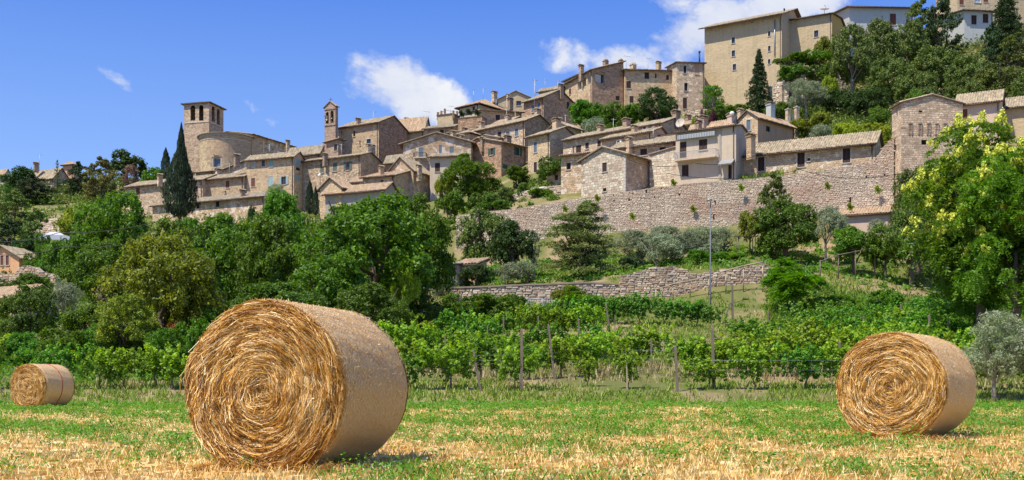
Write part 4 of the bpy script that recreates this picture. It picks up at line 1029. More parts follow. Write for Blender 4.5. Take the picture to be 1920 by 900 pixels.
    # ---- middle rows
    H = house('ochre1', 'ochre rendered house with pale red tiles behind the church hall', 795, 210, 70, 239, 262, xl=745, xr=806, roof='ga', rise=2.3, wall='ochre', tile='tile_red')
    chimney(H, 763, 222, 232, 7, 4, 'stone_mix')
    H = house('mid0', 'grey stone house with one dark window below the roof terrace', 850, 203, 72, 238, 265, xl=795, xr=868, roof='ga', rise=1.0, wall='stone_grey', tile='tile_grey', wins=[('L', 825, 243, 832, 252.5, 'brown')])
    antenna(H, 799, 208, 236, 3, 12)
    house('mid0b', 'stone house with a flat tiled roof between the terrace and the long row', 905, 196, 62, 242, 268, xl=840, xr=940, roof='ga', rise=1.1, wall='stone_mix', tile='tile_grey')
    H = house('terr', 'ochre roof terrace block with squat pillars and railing on the skyline', 850, 212, 66, 214, 245, xl=820, xr=862, roof='flat', wall='ochre', tile='tile_red', over=.15, gutter=False, name='roof_terrace')
    for px, Yd, yt in ((821, 3.0, 211), (827.5, 2.0, 208.5), (834, 1.2, 204.5), (850, -.2, 208), (857, 2.5, 209)):
        mb = MB(); t = P(px, yt, 212 + Yd); mb.boxz((t.x, t.y, t.z - .75), .38, .38, 1.6, 0, .3); mb.build('pillar', M['stone_dark'], H['root'], H['org'])
    mb = MB(); 
    for a, b in (((834, 206.5, 213), (850, 209, 212)), ((850, 209, 212), (857, 210.5, 214.5)), ((820, 213, 215), (834, 208, 213))):
        mb.tube([P(*a), P(*b)], .03, 4)
    mb.build('railing', M['darkmetal'], H['root'], H['org']); antenna(H, 845, 198, 214, 2, 10)
    H = house('hip', 'pale house with hipped tiled roof and strip windows on the upper skyline', 898, 208, 50, 196, 232, xl=862, xr=954, roof='hip', rise=2.3, wall='beige', tile='tile_red', over=.8, wins=[
        ('L', 886, 198, 890.5, 211, 'brown'), ('L', 874, 204, 878, 209, 'glass'), ('R', 908, 197.5, 926, 203, 'glass'), ('R', 929, 198, 947, 203, 'glass')])
    chimney(H, 927, 172, 182, 8, 5, 'stone_mix'); chimney(H, 953, 177, 190, 5, 4, 'beige'); chimney(H, 957, 184, 196, 8, 3, 'brickwork'); antenna(H, 888, 167, 190, 3, 3); antenna(H, 906, 163, 188, 3, 10)
    H = house('mid1', 'stone house with one shuttered window under the hipped roof', 905, 200, 14, 207, 240, xl=895, xr=978, roof='sb', rise=1.0, wall='stone_pink', tile='tile', over=.6, wins=[('R', 929, 215, 937.5, 225.5, 'brown+s')])
    chimney(H, 953, 217, 232, 9, -6, 'stone_mix'); antenna(H, 966, 206, 240, -4, 3)
    house('hedgeterr', 'dark stone garden terrace topped with a clipped hedge', 904, 198, 70, 219, 240, xl=859, a_len=5, roof='flat', wall='stone_dark', tile='tile_grey', over=.05, gutter=False, name='garden_terrace', cat='terrace')
    H = house('back2', 'broad ochre gabled house at the top of the central skyline', 1000, 226, 88, 186, 220, xl=934, a_len=10, roof='gb', apex=171.5, wall='ochre', tile='tile_grey', over=.5, wins=[('L', 968, 189, 977, 198, 'glass')])
    antenna(H, 1003, 149, 180, 2, 11)
    H = house('smallo', 'small ochre attic block behind the dark stone gabled house', 1050, 222, 60, 166, 195, xl=1010, xr=1062, roof='ga', rise=.9, wall='ochre', tile='tile_grey'); antenna(H, 1022, 148, 168, 2, 8)
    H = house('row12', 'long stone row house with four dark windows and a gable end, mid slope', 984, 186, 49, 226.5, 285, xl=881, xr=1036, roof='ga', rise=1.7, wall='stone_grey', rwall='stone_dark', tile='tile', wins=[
        ('L', 901, 250, 910, 257.5, 'dark'), ('L', 933.5, 247, 939.5, 261, 'brown+d'), ('L', 949, 247, 956, 255.5, 'bluegrey+s'), ('L', 965.5, 241.5, 972, 255, 'bluegrey+s')])
    chimney(H, 903, 229, 242, 8, 8, 'stone_mix'); chimney(H, 1008, 205, 222, 9, 8, 'stone_mix'); antenna(H, 1002, 148, 220, 9, 8)
    H = house('greens', 'stone house with green shutters on two sides above the walnut tree', 940, 178, 46, 266.5, 312, xl=856, xr=986, roof='gb', rise=1.5, wall='stone_dark', tile='tile', wins=[
        ('L', 919, 277.5, 925, 290.5, 'open_green'), ('R', 968, 276, 974.5, 292, 'open_green'), ('R', 942.5, 308, 952, 317, 'green')])
    chimney(H, 952, 255, 268, 10, 3, 'brickwork'); chimney(H, 866, 254, 268, 7, 9, 'stone_mix')
    house('mid2', 'low stone parapet house behind the green shuttered house', 936, 183, 50, 259, 290, xl=884, xr=948, roof='gb', rise=.9, wall='stone_mix', tile='tile_grey', gutter=False)
    H = house('b14', 'reddish stone house with a framed blue-grey window and stepped gable', 1031, 166, 46, 249, 325, xl=990, xr=1085, roof='ga', rise=1.4, wall='stone_pink', tile='tile', wins=[
        ('L', 1001, 266, 1007, 286, 'bluegrey+s'), ('L', 1001, 304, 1007, 323, 'brown+s')])
    chimney(H, 1044, 223, 246, 12, 4, 'stone_pink')
    house('greystone', 'dark rubble gabled house on the upper slope beside the garden', 1019, 206, 44, 182, 240, xl=982, xr=1079, roof='ga', apex=169, wall='stone_dark', tile='tile_grey', over=.6, wins=[
        ('L', 997.5, 197.5, 1002, 210.5, 'bluegrey'), ('L', 1008, 192.5, 1012, 203, 'bluegrey'), ('R', 1062.5, 191, 1067.5, 205, 'brown')])
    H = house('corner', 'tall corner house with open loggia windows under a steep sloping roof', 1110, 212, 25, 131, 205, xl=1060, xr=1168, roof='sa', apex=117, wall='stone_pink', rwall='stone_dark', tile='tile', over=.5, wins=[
        ('R', 1115, 138, 1134.5, 155, 'loggia'), ('R', 1154.5, 180, 1162, 188.5, 'brown'), ('L', 1083, 151, 1090.5, 168, 'loggia'), ('L', 1092.5, 146, 1099, 162, 'loggia'), ('L', 1101.5, 140, 1108.5, 157, 'loggia'), ('L', 1067, 166, 1070.5, 177.5, 'brown'), ('L', 1099.5, 174, 1103, 187, 'salmon')])
    chimney(H, 1135.5, 112, 126, 8, 3, 'brickwork', 'ball'); chimney(H, 1164, 111, 122, 7, 4, 'brickwork', 'ball'); antenna(H, 1174, 104, 124, 6, 15)
    house('behindc', 'small penthouse block with flat roof behind the loggia house', 1085, 226, 30, 141.5, 170, xl=1058, xr=1092, roof='flat', wall='beige', tile='tile_grey', over=.5, gutter=False, wins=[('R', 1067, 150, 1072, 154, 'glass')])
    H = house('b17', 'wide pinkish stone house with four brown windows on the upper row', 1172, 214, 6, 131, 200, b_len=8, xr=1268, roof='sb', rise=1.6, wall='stone_pink', tile='tile', over=.6, wins=[
        ('R', 1208.5, 135.5, 1217, 148, 'brown'), ('R', 1174.5, 152, 1183, 165.5, 'brown'), ('R', 1249, 140.5, 1254, 150, 'brown'), ('R', 1180.5, 180, 1188, 193, 'brown'), ('R', 1228, 138, 1231, 147, 'brown'), ('R', 1263.5, 166, 1267, 179, 'dark')])
    chimney(H, 1187, 119, 130, 9, 3, 'stone_mix', 'ball')
    H = house('b18', 'narrow tall brick house with a black stove pipe next to the ochre palace', 1269, 211, 6, 117.5, 210, b_len=8, xr=1321, roof='sb', rise=1.3, wall='stone_warm', tile='tile_red', over=.4, wins=[
        ('R', 1281.5, 123, 1287, 137, 'dark+s'), ('R', 1283, 155.5, 1289.5, 170.5, 'dark+s'), ('R', 1280.5, 183, 1288, 204, 'brown+d'), ('R', 1303, 120, 1311, 139, 'salmon')])
    chimney(H, 1311.5, 96, 114, 5, 2, 'darkmetal', 'pipe')
    # ---- the ochre palace
    H = house('palace', 'huge ochre plastered palace block with small dark windows', 1466, 208, 58, 25.5, 200, xl=1321, a_len=15, roof='ga', rise=3.0, wall='ochre', tile='tile', over=1.4, cat='palace', name='ochre_palace', deep=8, wins=[
        ('L', 1371.8, 70, 1378, 81.5, 'glass+s'), ('L', 1372, 94.5, 1378.2, 106, 'glass+s'), ('L', 1374, 120, 1380.2, 131.5, 'glass+s'), ('L', 1440, 58.5, 1444.6, 68, 'glass+s'), ('L', 1440.2, 86, 1444.8, 96, 'glass+s'), ('L', 1440, 111, 1444.5, 120, 'glass+s'),
        ('L', 1362, 49.5, 1366, 50.8, 'dark'), ('L', 1407, 41.5, 1411, 43, 'dark')])
    mb = MB()
    a, d, n = on_face(H, 'L', 1453, 38); b, _, _ = on_face(H, 'L', 1453, 105); b.x, b.y = a.x, a.y; mb.tube([a + n * .12, b + n * .12], .12, 6); mb.tube([a + n * .12, Vector(P(1520, 42, 205))], .1, 6) if False else None
    mb.build('downpipe', M['metal'], H['root'], H['org']); chimney(H, 1470.5, 16, 28, 4, 3, 'darkmetal', 'pipe')
    H = house('palace2', 'recessed ochre wing of the palace with an orange end wall', 1560, 208.5, 62, 26, 100, xl=1455, xr=1591, roof='ga', rise=1.6, wall='ochre', rwall='orange', tile='tile_red', over=.7, cat='palace', name='palace_wing', deep=10, wins=[('L', 1526.5, 57, 1534.5, 69.5, 'glass+s')])
    dish(H, 1546, 19, 9, 6, 'white', (0, -.2, .98))
    # ---- top right
    H = house('white1', 'long white house with brown shutters on the ridge right of the palace', 1592, 222, 3, 14, 70, b_len=10, xr=1712, roof='sb', rise=1.8, wall='whiteplaster', tile='tile_grey', over=.9, wins=[('R', 1668.5, 25.5, 1680, 47, 'redbrown'), ('R', 1699, 36, 1705, 52, 'redbrown')])
    H = house('white2', 'pale house with two dark windows among the pines at the top right', 1808, 226, 8, 20, 75, b_len=9, xr=1862, roof='sb', rise=1.6, wall='whiteplaster', tile='tile', over=.9, wins=[('R', 1821, 28.5, 1831, 46, 'brown+s'), ('R', 1842.5, 26, 1853, 43, 'brown+s')])
    house('white3', 'yellow house rising above the pines at the top right corner', 1795, 240, 8, -26, 40, b_len=9, xr=1925, roof='sb', rise=2, wall='ochre', tile='tile_red', wins=[('R', 1799, -8, 1807, 9, 'redbrown'), ('R', 1827, -10, 1839, 5, 'curtain+s'), ('R', 1844, -8, 1853, 4, 'redbrown')])
    # ---- houses above the rampart
    H = house('row19', 'long reddish stone row with small dark windows and three chimneys below the gardens', 1241, 152, 51, 231, 300, xl=1056, xr=1291, roof='ga', apex=221, wall='stone_warm', rwall='stone_pink', tile='tile', over=.5, wins=[
        ('L', 1080, 272.5, 1089.5, 289, 'brown'), ('L', 1097.5, 267.5, 1104, 279, 'brown'), ('L', 1120, 260.5, 1126.5, 275, 'brown'), ('L', 1226, 238, 1234, 253.5, 'brown+d'), ('L', 1074, 273, 1076, 290, 'dark')])
    chimney(H, 1175, 223, 243, 11, 6, 'brickwork'); chimney(H, 1126, 235, 250, 10, 9, 'stone_pink'); chimney(H, 1268, 208, 226, 11, 3, 'brickwork'); ac_unit(H, 'L', 1212, 240)
    dish(H, 1276, 231, 9, -5, 'surround')
    H = house('row20', 'second low stone row stepping down with a white air conditioner', 1222, 147, 53, 247, 285, xl=1128, a_len=5, roof='ga', rise=1.0, wall='stone_warm', tile='tile', over=.5); ac_unit(H, 'L', 1163, 267)
    H = house('row21', 'third row with the broad tiled roof behind the front gabled house', 1268, 142.5, 60, 265, 300, xl=1146, a_len=6, roof='ga', rise=1.4, wall='stone_warm', tile='tile', over=.5, wins=[('L', 1200.5, 279, 1213, 291, 'brown'), ('L', 1236.5, 275.5, 1248, 281, 'dark')])
    house('row21b', 'pink parapet terrace with railing above the broad tiled roof', 1268, 147, 60, 252, 275, xl=1212, a_len=3, roof='flat', wall='pinkplaster', tile='tile_red', over=.1, gutter=False, name='roof_terrace', cat='terrace')
    house('b22', 'small stone shed with reddish tiles tucked left of the front gabled house', 1111, 143, 62, 287, 335, xl=1052, a_len=4, roof='ga', rise=.5, wall='stone_mix', tile='tile_red', wins=[('L', 1062, 305, 1070, 318, 'dark')])
    H = house('front', 'pale rubble stone gabled house with one small window at the rampart edge', 1173, 136.5, 50, 288.5, 362, xl=1090, xr=1269, roof='gb', apex=277, wall='stone_rough', rwall='stone_warm', tile='tile', over=.55, wins=[
        ('L', 1129.5, 305, 1138, 322, 'brown+s'), ('L', 1130, 352.5, 1137, 359, 'dark'), ('R', 1227.5, 313, 1232.5, 332, 'brown+s')])
    qm = MB()
    for i in range(22):
        z = Zof(290, 136.5) - .42 * i; w = .42 if i % 2 else .28; Cc, rr, ll = H['C'], H['r'], H['l']
        qm.box(Vector((Cc.x, Cc.y, z - .2)) + rr * (w / 2 - .02) - ll * .0, rr * w / 2, ll * .02, Vector((0, 0, .19))); qm.box(Vector((Cc.x, Cc.y, z - .2)) + ll * ((.7 - w) / 2 + .01), ll * ((.7 - w) / 2), rr * .022, Vector((0, 0, .19)))
    o = qm.build('quoins', M['surround'], H['root'], H['org']); o['kind'] = 'stuff'
    house('b24', 'rough stone party wall with sloping coping beside the plaster balcony house', 1270, 138.2, 60, 276, 350, xl=1218, a_len=1.0, roof='sb', apex=291, wall='stone_rough', tile='tile_red', over=.15, gutter=False, name='party_wall', cat='wall')
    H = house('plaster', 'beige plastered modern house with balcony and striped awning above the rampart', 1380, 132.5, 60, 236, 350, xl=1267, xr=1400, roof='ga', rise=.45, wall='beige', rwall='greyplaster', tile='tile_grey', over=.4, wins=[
        ('L', 1274.5, 266, 1287, 296, 'brown+d'), ('L', 1310.5, 261, 1326, 281, 'brown'), ('L', 1278.5, 309.5, 1291, 331, 'brown'), ('L', 1365, 309, 1372, 336, 'dark+d')])
    balcony(H, 'L', 1270, 1347, 300, 286, 1.2, 'metal', 'beige')
    aw = MB(); a, d, n = on_face(H, 'L', 1273, 257); b, _, _ = on_face(H, 'L', 1343, 250); Ln = (Vector((b.x - a.x, b.y - a.y, 0))).length; zt = (a.z + b.z) / 2 + .35; K = 46
    for i in range(K):
        p0 = a + d * (Ln * i / K); p1 = a + d * (Ln * (i + 1) / K); p0.z = p1.z = zt
        q0 = p0 + n * .5 - Vector((0, 0, .22)); q1 = p1 + n * .5 - Vector((0, 0, .22)); e = Vector((0, 0, .5 + .05 * (i % 2)))
        aw.poly([q0, q1, p1 + n * .02, p0 + n * .02], i % 2); aw.poly([q0 - e, q1 - e, q1, q0], i % 2)
    aw.build('awning', [M['whiteplaster'], M['bluegrey']], H['root'], H['org'])
    aw = MB(); a, d, n = on_face(H, 'L', 1352, 300); b, _, _ = on_face(H, 'L', 1378, 306); b.z = a.z; q = Vector((0, 0, .9)); aw.poly([a + n * 1.4 - q, b + n * 1.4 - q, b + n * .02, a + n * .02], 0); aw.poly([a + n * 1.4 - q, a + n * .02, a + n * .02 - Vector((0, 0, .06)), a + n * 1.4 - q - Vector((0, 0, .06))], 0)
    aw.build('porch_roof', M['metal'], H['root'], H['org'])
    st = MB(); a, d, n = on_face(H, 'L', 1350, 242); b, _, _ = on_face(H, 'L', 1350, 345); b.x, b.y = a.x, a.y; st.box((a + b) / 2 + n * .04, d * .14, n * .06, (a - b) / 2); st.build('corner_strip', M['greyplaster'], H['root'], H['org'])
    H = house('salmon', 'salmon and brick patched gabled house with grey-green shutters behind the long roof', 1448, 150, 40, 230, 290, xl=1383, xr=1490, roof='ga', rise=.2, wall='stone_pink', tile='tile', over=.0, gutter=False, name='gable_house') if False else \
        house('salmon', 'salmon and brick patched gabled house with grey-green shutters behind the long roof', 1421, 148, 42, 220, 285, xl=1382, xr=1489, roof='gb', apex=208, wall='stone_pink', rwall='salmon', tile='tile_red', over=.45, wins=[
        ('L', 1400, 225, 1407.5, 245, 'bluegrey+s'), ('R', 1436.5, 236.5, 1445, 247.5, 'dark')])
    chimney(H, 1445, 193, 222, 12, 5, 'whiteplaster'); chimney(H, 1388, 205, 222, 8, 3, 'stone_pink')
    H = house('redroof', 'low house under a cluttered red tiled roof with pots and laundry', 1372, 146, 55, 240, 270, xl=1290, xr=1385, roof='ga', rise=1.4, wall='pinkplaster', tile='tile_red', over=.4)
    chimney(H, 1320, 218, 236, 11, 3, 'brickwork'); chimney(H, 1372, 214, 232, 12, 1, 'pinkplaster')
    H = house('long', 'long single-storey stone house with three brown shuttered openings on the rampart', 1640, 127.8, 63, 267, 345, xl=1386, a_len=6.4, roof='ga', apex=247.5, wall='stone_warm', rwall='stone_warm', tile='tile', over=.6, wins=[
        ('L', 1421, 294.5, 1433.5, 320.5, 'brown+s'), ('L', 1495, 286, 1509, 313, 'brown+s'), ('L', 1580, 278, 1594.5, 305, 'brown+s'), ('L', 1514, 296, 1519, 302, 'dark')])
    chimney(H, 1408, 252, 282, 12, 5, 'stone_pink')
    # ---- square tower
    H = house('tower', 'square stone watch tower with blind niches at the end of the rampart', 1690, 121.5, 4, 193, 385, b_len=2.5, xr=1805, roof='ga', apex=179, wall='stone_grey', tile='tile', over=.32, cat='tower', name='watch_tower', gutter=False, deep=5, wins=[
        ('R', 1723, 207, 1730, 210.5, 'hole'), ('R', 1727.5, 262, 1738, 271, 'hole'), ('R', 1782.5, 205, 1784.5, 209, 'hole'), ('R', 1785, 265, 1801, 272, 'hole'), ('L', 1680.5, 209, 1683, 223, 'hole'), ('L', 1677, 272, 1681, 283, 'hole')])
    H['root'].children[0].data.materials[0] = M['stone_grey']
    for px in (1707, 1725, 1741, 1756.5, 1772, 1789):
        mb = MB(); a, d, n = on_face(H, 'R', px, 243); a2_ = Zof(232, a.y) - Zof(252, a.y)
        for s in (-1, 1): mb.box(a + d * s * .17 + n * .03, d * .07, n * .05, Vector((0, 0, a2_ / 2)))
        mb.box(a + n * .02 + Vector((0, 0, a2_ * .22)), d * .10, n * .02, Vector((0, 0, a2_ * .2))); mb.box(a + n * .05 + Vector((0, 0, a2_ / 2 + .07)), d * .24, n * .06, Vector((0, 0, .07)))
        mb.build('blind_niche', M['brickwork'], H['root'], H['org'])
    H = house('pinkr', 'pink plastered house with brown shutter right of the watch tower', 1876, 136, 62, 187, 260, xl=1795, a_len=5, roof='ga', apex=170, wall='pinkplaster', tile='tile', wins=[('L', 1804.5, 204.5, 1814, 229.5, 'redbrown')])
    house('pinkr2', 'ochre house under a broad tiled roof at the right edge above the flowering tree', 1935, 138, 62, 197, 250, xl=1852, a_len=8, roof='ga', rise=2.1, wall='ochre', tile='tile', wins=[('L', 1868, 202, 1874, 206, 'dark')])
    # ---- low buildings below the rampart
    house('pinklow', 'long low pink shed with a tiled lean-to roof at the foot of the rampart', 1676, 120.3, 66, 399, 470, xl=1568, a_len=2.6, roof='sa', rise=.95, wall='pinkplaster', tile='tile_red', over=.3, wins=[('L', 1575, 440, 1583, 458, 'dark')], name='shed', cat='shed')
    house('shed', 'small pale plastered shed with one dark window beside the oak', 846, 103, 74, 497, 548, xl=784, a_len=4, roof='sa', rise=.5, wall='pinkplaster', tile='tile_grey', over=.3, wins=[('L', 797, 505, 806, 519, 'dark'), ('L', 799, 525, 813, 541, 'dark')], name='shed', cat='shed', gutter=False, deep=2)
    house('shed2', 'tumbledown lean-to of sheets and brick right of the plastered shed', 892, 105, 70, 496, 540, xl=852, a_len=3, roof='sa', rise=.8, wall='stone_pink', tile='tile_red', over=.2, name='shed', cat='shed', gutter=False, deep=2)
    house('leftlow', 'low stone barn with bleached tiles under the broken wall at the left edge', 40, 104, 60, 556, 590, xl=-40, xr=110, roof='ga', rise=1.2, wall='stone_mix', tile='tile_red', name='barn', cat='barn', gutter=False)

def more_houses():
    H = house('m1', 'narrow stone house squeezed between the long row and the reddish stepped house', 1062, 176, 48, 236, 270, xl=1030, xr=1090, roof='gb', rise=1.0, wall='stone_mix', tile='tile', wins=[('L', 1040, 243, 1045, 252, 'brown')], gutter=False)
    chimney(H, 1050, 222, 236, 7, 3, 'stone_mix')
    H = house('m2', 'low ochre house peeping over the long row house roof', 960, 196, 50, 226, 250, xl=925, xr=985, roof='ga', rise=1.0, wall='ochre', tile='tile_red', wins=[('L', 940, 231, 945, 238, 'brown')], gutter=False)
    antenna(H, 950, 205, 226, 3, 10)
    H = house('m3', 'small stone house with a tiled hip roof behind the balcony house', 880, 190, 52, 250, 275, xl=850, xr=905, roof='hip', rise=1.1, wall='stone_pink', tile='tile', wins=[('L', 862, 256, 867, 264, 'green')], gutter=False)
    chimney(H, 872, 240, 252, 7, 3, 'brickwork')
    H = house('m4', 'stone outhouse with a sloping roof below the large house with green windows', 700, 176, 64, 338, 368, xl=655, xr=725, roof='ga', rise=1.1, wall='stone_warm', tile='tile_red', wins=[('L', 668, 345, 674, 355, 'brown')])
    H = house('m5', 'stone cottage beside the lane under the reddish stepped house', 1062, 150, 50, 318, 352, xl=1026, xr=1088, roof='gb', rise=1.1, wall='stone_warm', tile='tile', wins=[('L', 1040, 328, 1046, 338, 'brown')], gutter=False)
    H = house('m6', 'pinkish house with two chimneys above the third tiled row', 1300, 160, 52, 232, 262, xl=1258, xr=1330, roof='ga', rise=1.2, wall='stone_pink', tile='tile_red', wins=[('L', 1280, 240, 1286, 250, 'brown')], gutter=False)
    chimney(H, 1290, 216, 232, 8, 3, 'brickwork'); chimney(H, 1308, 218, 232, 7, 5, 'stone_mix')
    for k, px, yt, yb in (('sancta', 700, 208, 236), ('blue', 505, 270, 292), ('l2', 430, 306, 330), ('greystone', 1046, 150, 175), ('b14', 1060, 215, 245), ('row19', 1150, 222, 250), ('row21', 1225, 236, 262), ('b17', 1215, 108, 130), ('whitestone', 640, 270, 296)): antenna(HOUSES[k], px, yt, yb, 3, 9)
    for k, px, yt, yb, w in (('nave2', 540, 263, 276, 6), ('sancta', 672, 222, 238, 7), ('l1', 300, 327, 338, 8), ('l3', 340, 360, 372, 8), ('l3', 455, 356, 370, 8), ('whitestone', 610, 288, 300, 8), ('balc', 850, 246, 262, 8), ('greens', 905, 258, 272, 7), ('row20', 1190, 236, 254, 9), ('row21', 1180, 258, 274, 9), ('greystone', 1052, 158, 176, 7), ('b17', 1235, 116, 130, 7), ('plaster', 1310, 226, 244, 9), ('corner', 1090, 122, 142, 7)):
        chimney(HOUSES[k], px, yt, yb, w, 3, random.choice(['brickwork', 'stone_mix', 'stone_pink']))
def bell(H, at, dY, s=1.0):
    c = P(at[0], at[1], H['Y'] + dY); mb = MB(); prof = [(.5, -.5), (.42, -.36), (.32, -.1), (.28, .2), (.2, .38), (.05, .45)]
    for (r0, z0), (r1, z1) in zip(prof[:-1], prof[1:]): mb.tube([(c.x, c.y, c.z + z0 * s * 1.6), (c.x, c.y, c.z + z1 * s * 1.6)], [r0 * s * 1.3, r1 * s * 1.3], 10, 0, False)
    mb.tube([(c.x - 1.2 * s, c.y, c.z + .8 * s), (c.x + 1.2 * s, c.y, c.z + .8 * s)], .07, 5, 0); mb.build('bell', M['bronze'], H['root'], H['org'])

def apse():
    Yc = 232.0; c = P(425, 250, Yc); Rr = 48.5 / F * Yc; zt = Zof(251, 226.6); zb = Zof(345, Yc) - 3
    org = Vector((c.x, Yc, zb)); root = empty('church_apse', org); tag(root, 'round stone apse of the church with an arched window and low conical roof', 'church apse')
    N = 48; mb = MB()
    a0, a1 = math.pi * 1.0, math.pi * 2.0
    ang = [math.pi * .92 + (math.pi * 1.16) * k / N for k in range(N + 1)]
    pt = lambda a, rr, z: Vector((c.x + rr * math.cos(a), Yc + rr * math.sin(a), z))
    # window centre at photo column 408
    wa = min(range(N), key=lambda k: abs(960 + F * pt(ang[k], Rr, 0).x / pt(ang[k], Rr, 0).y - 406)); hz0, hz1 = Zof(314, 227), Zof(292, 227)
    for k in range(N):
        A_, B_ = ang[k], ang[k+1]; u0, u1 = Rr * A_, Rr * B_
        q = lambda z0, z1: mb.poly([pt(A_, Rr, z0), pt(B_, Rr, z0), pt(B_, Rr, z1), pt(A_, Rr, z1)], 0, [(u0, z0), (u1, z0), (u1, z1), (u0, z1)])
        if abs(k - wa) <= 2: q(zb, hz0); q(hz1 + (0 if abs(k - wa) < 2 else -.35), zt)
        else: q(zb, zt)
    mb.build('wall', M['stone_pink'], root, org)
    w = MB(); A_ = ang[wa] + (ang[1] - ang[0]) / 2; nrm = Vector((math.cos(A_), math.sin(A_), 0)); d = Vector((-nrm.y, nrm.x, 0)); cc = pt(A_, Rr - .45, (hz0 + hz1) / 2); up = Vector((0, 0, 1)); hw = Rr * (ang[1] - ang[0]) * 2.6; hh = (hz1 - hz0) / 2
    ring = [(math.cos(t), math.sin(t)) for t in [math.pi * k / 12 for k in range(13)]]
    # splayed cream arch
    for s in (-1, 1): w.box(cc + d * s * hw * .86 - up * .3, d * hw * .14, nrm * .3, up * (hh - .3), 0)
    for (c0, s0), (c1, s1) in zip(ring[:-1], ring[1:]):
        b0 = cc + up * (hh - hw * .95); w.poly([b0 + d * c0 * hw + up * s0 * hw + nrm * .3, b0 + d * c1 * hw + up * s1 * hw + nrm * .3, b0 + d * c1 * hw * .7 + up * s1 * hw * .7, b0 + d * c0 * hw * .7 + up * s0 * hw * .7], 0)
    w.box(cc - nrm * .35, d * hw * 1.1, nrm * .05, up * hh * 1.1, 0)
    wo = w.build('window', [M['surround']], root, org)
    g = MB(); g.box(cc - nrm * .27 - up * .15, d * hw * .6, nrm * .015, up * (hh - .55)); g.build('pane', M['bluegrey'], wo, org)
    # corbelled cornice
    cb = MB()
    for z0, z1, e0, e1 in ((zt - .02, zt + .22, .18, .28), (zt - 1.05, zt - .85, .06, .1)):
        for k in range(N):
            A_, B_ = ang[k], ang[k+1]
            for (ra, za, rb_, zb_) in ((Rr, z0, Rr + e0, z0), (Rr + e0, z0, Rr + e1, z1), (Rr + e1, z1, Rr, z1)):
                cb.poly([pt(A_, ra, za), pt(B_, ra, za), pt(B_, rb_, zb_), pt(A_, rb_, zb_)], 0)
    for k in range(0, N * 2):
        A_ = ang[0] + (ang[-1] - ang[0]) * k / (N * 2); cb.box(pt(A_, Rr + .1, zt - .2), Vector((-math.sin(A_), math.cos(A_), 0)) * .07, Vector((math.cos(A_), math.sin(A_), 0)) * .12, Vector((0, 0, .14)))
    cb.build('cornice', M['surround'], root, org)
    rf = MB(); za = zt + 1.55
    for k in range(N * 3):
        A_ = ang[0] + (ang[-1] - ang[0]) * k / (N * 3); B_ = ang[0] + (ang[-1] - ang[0]) * (k + 1) / (N * 3); rr = Rr + .55; h = .1 if k % 3 == 1 else 0; h2 = .1 if (k + 1) % 3 == 1 else 0
        rf.poly([pt(A_, rr, zt + .2 + h), pt(B_, rr, zt + .2 + h2), pt(B_, .1, za), pt(A_, .1, za)], 0, [(Rr * A_, 0), (Rr * B_, 0), (Rr * B_, 6), (Rr * A_, 6)])
        rf.poly([pt(A_, rr, zt + .06), pt(B_, rr, zt + .06), pt(B_, rr, zt + .2 + h2), pt(A_, rr, zt + .2 + h)], 1); rf.poly([pt(B_, rr, zt + .06), pt(A_, rr, zt + .06), pt(A_, Rr, zt + .18), pt(B_, Rr, zt + .18)], 1)
    rf.build('roof', [M['tile'], M['eave']], root, org)
build_town(); more_houses()
# ---------------------------------------------------------------- vegetation prototypes (unit crowns: radius 1, height 0..2)
CR = {}
def clumps_to_leaves(Cn, nl, spread, leaf, aspect, rng, out_bias=0.8, centre=(0, 0, 1.0), flat=1.0):
    n = len(Cn); c = np.repeat(Cn, nl, 0); off = rng.normal(0, 1, c.shape); off /= np.maximum(np.linalg.norm(off, axis=1, keepdims=True), 1e-6); off *= rng.random((len(c), 1)) ** 0.45
    off[:, 2] *= flat
    Pt = c + off * np.repeat(np.broadcast_to(spread, (n,)), nl)[:, None]
    N = off * out_bias + rng.normal(0, .55, c.shape) + (c - np.array(centre)) * .25; N[:, 2] += .35
    t = np.repeat(rng.random(n), nl) * .45 + rng.random(len(c)) * .55
    return leaf_quads(Pt, N, leaf, aspect, rng), np.clip(t, 0, 1)
def crown_round(key, seed, lobes, ncl, nl, leaf, aspect=.5, lobe_r=(.3, .5), spread=.11, squash=1.0, open_=.0):
    rng = np.random.default_rng(seed); Lc = []
    for i in range(lobes):
        a = rng.uniform(0, 6.283); z = rng.uniform(-.75, .95); rr = math.sqrt(max(0, 1 - z * z)) * rng.uniform(.45, .78)
        Lc.append((rr * math.cos(a), rr * math.sin(a), 1 + z * .66 * squash, rng.uniform(*lobe_r)))
    Lc.append((0, 0, 1.0, .5))
    pts = []
    per = ncl // len(Lc)
    for (x, y, z, r) in Lc:
        v = rng.normal(0, 1, (per, 3)); v /= np.linalg.norm(v, axis=1, keepdims=True); v[:, 2] = np.where(v[:, 2] < -.6, -v[:, 2], v[:, 2])
        rad = r * rng.uniform(.62, 1.1, (per, 1)); pts.append(np.array([x, y, z]) + v * rad * np.array([1, 1, .85]))
    Cn = np.concatenate(pts); Cn[:, 2] = np.clip(Cn[:, 2], .03, 2.1)
    if open_ > 0: Cn = Cn[rng.random(len(Cn)) > open_]
    V, t = clumps_to_leaves(Cn, nl, rng.uniform(.6, 1.3, len(Cn)) * spread, leaf, aspect, rng)
    CR[key] = (V, t)
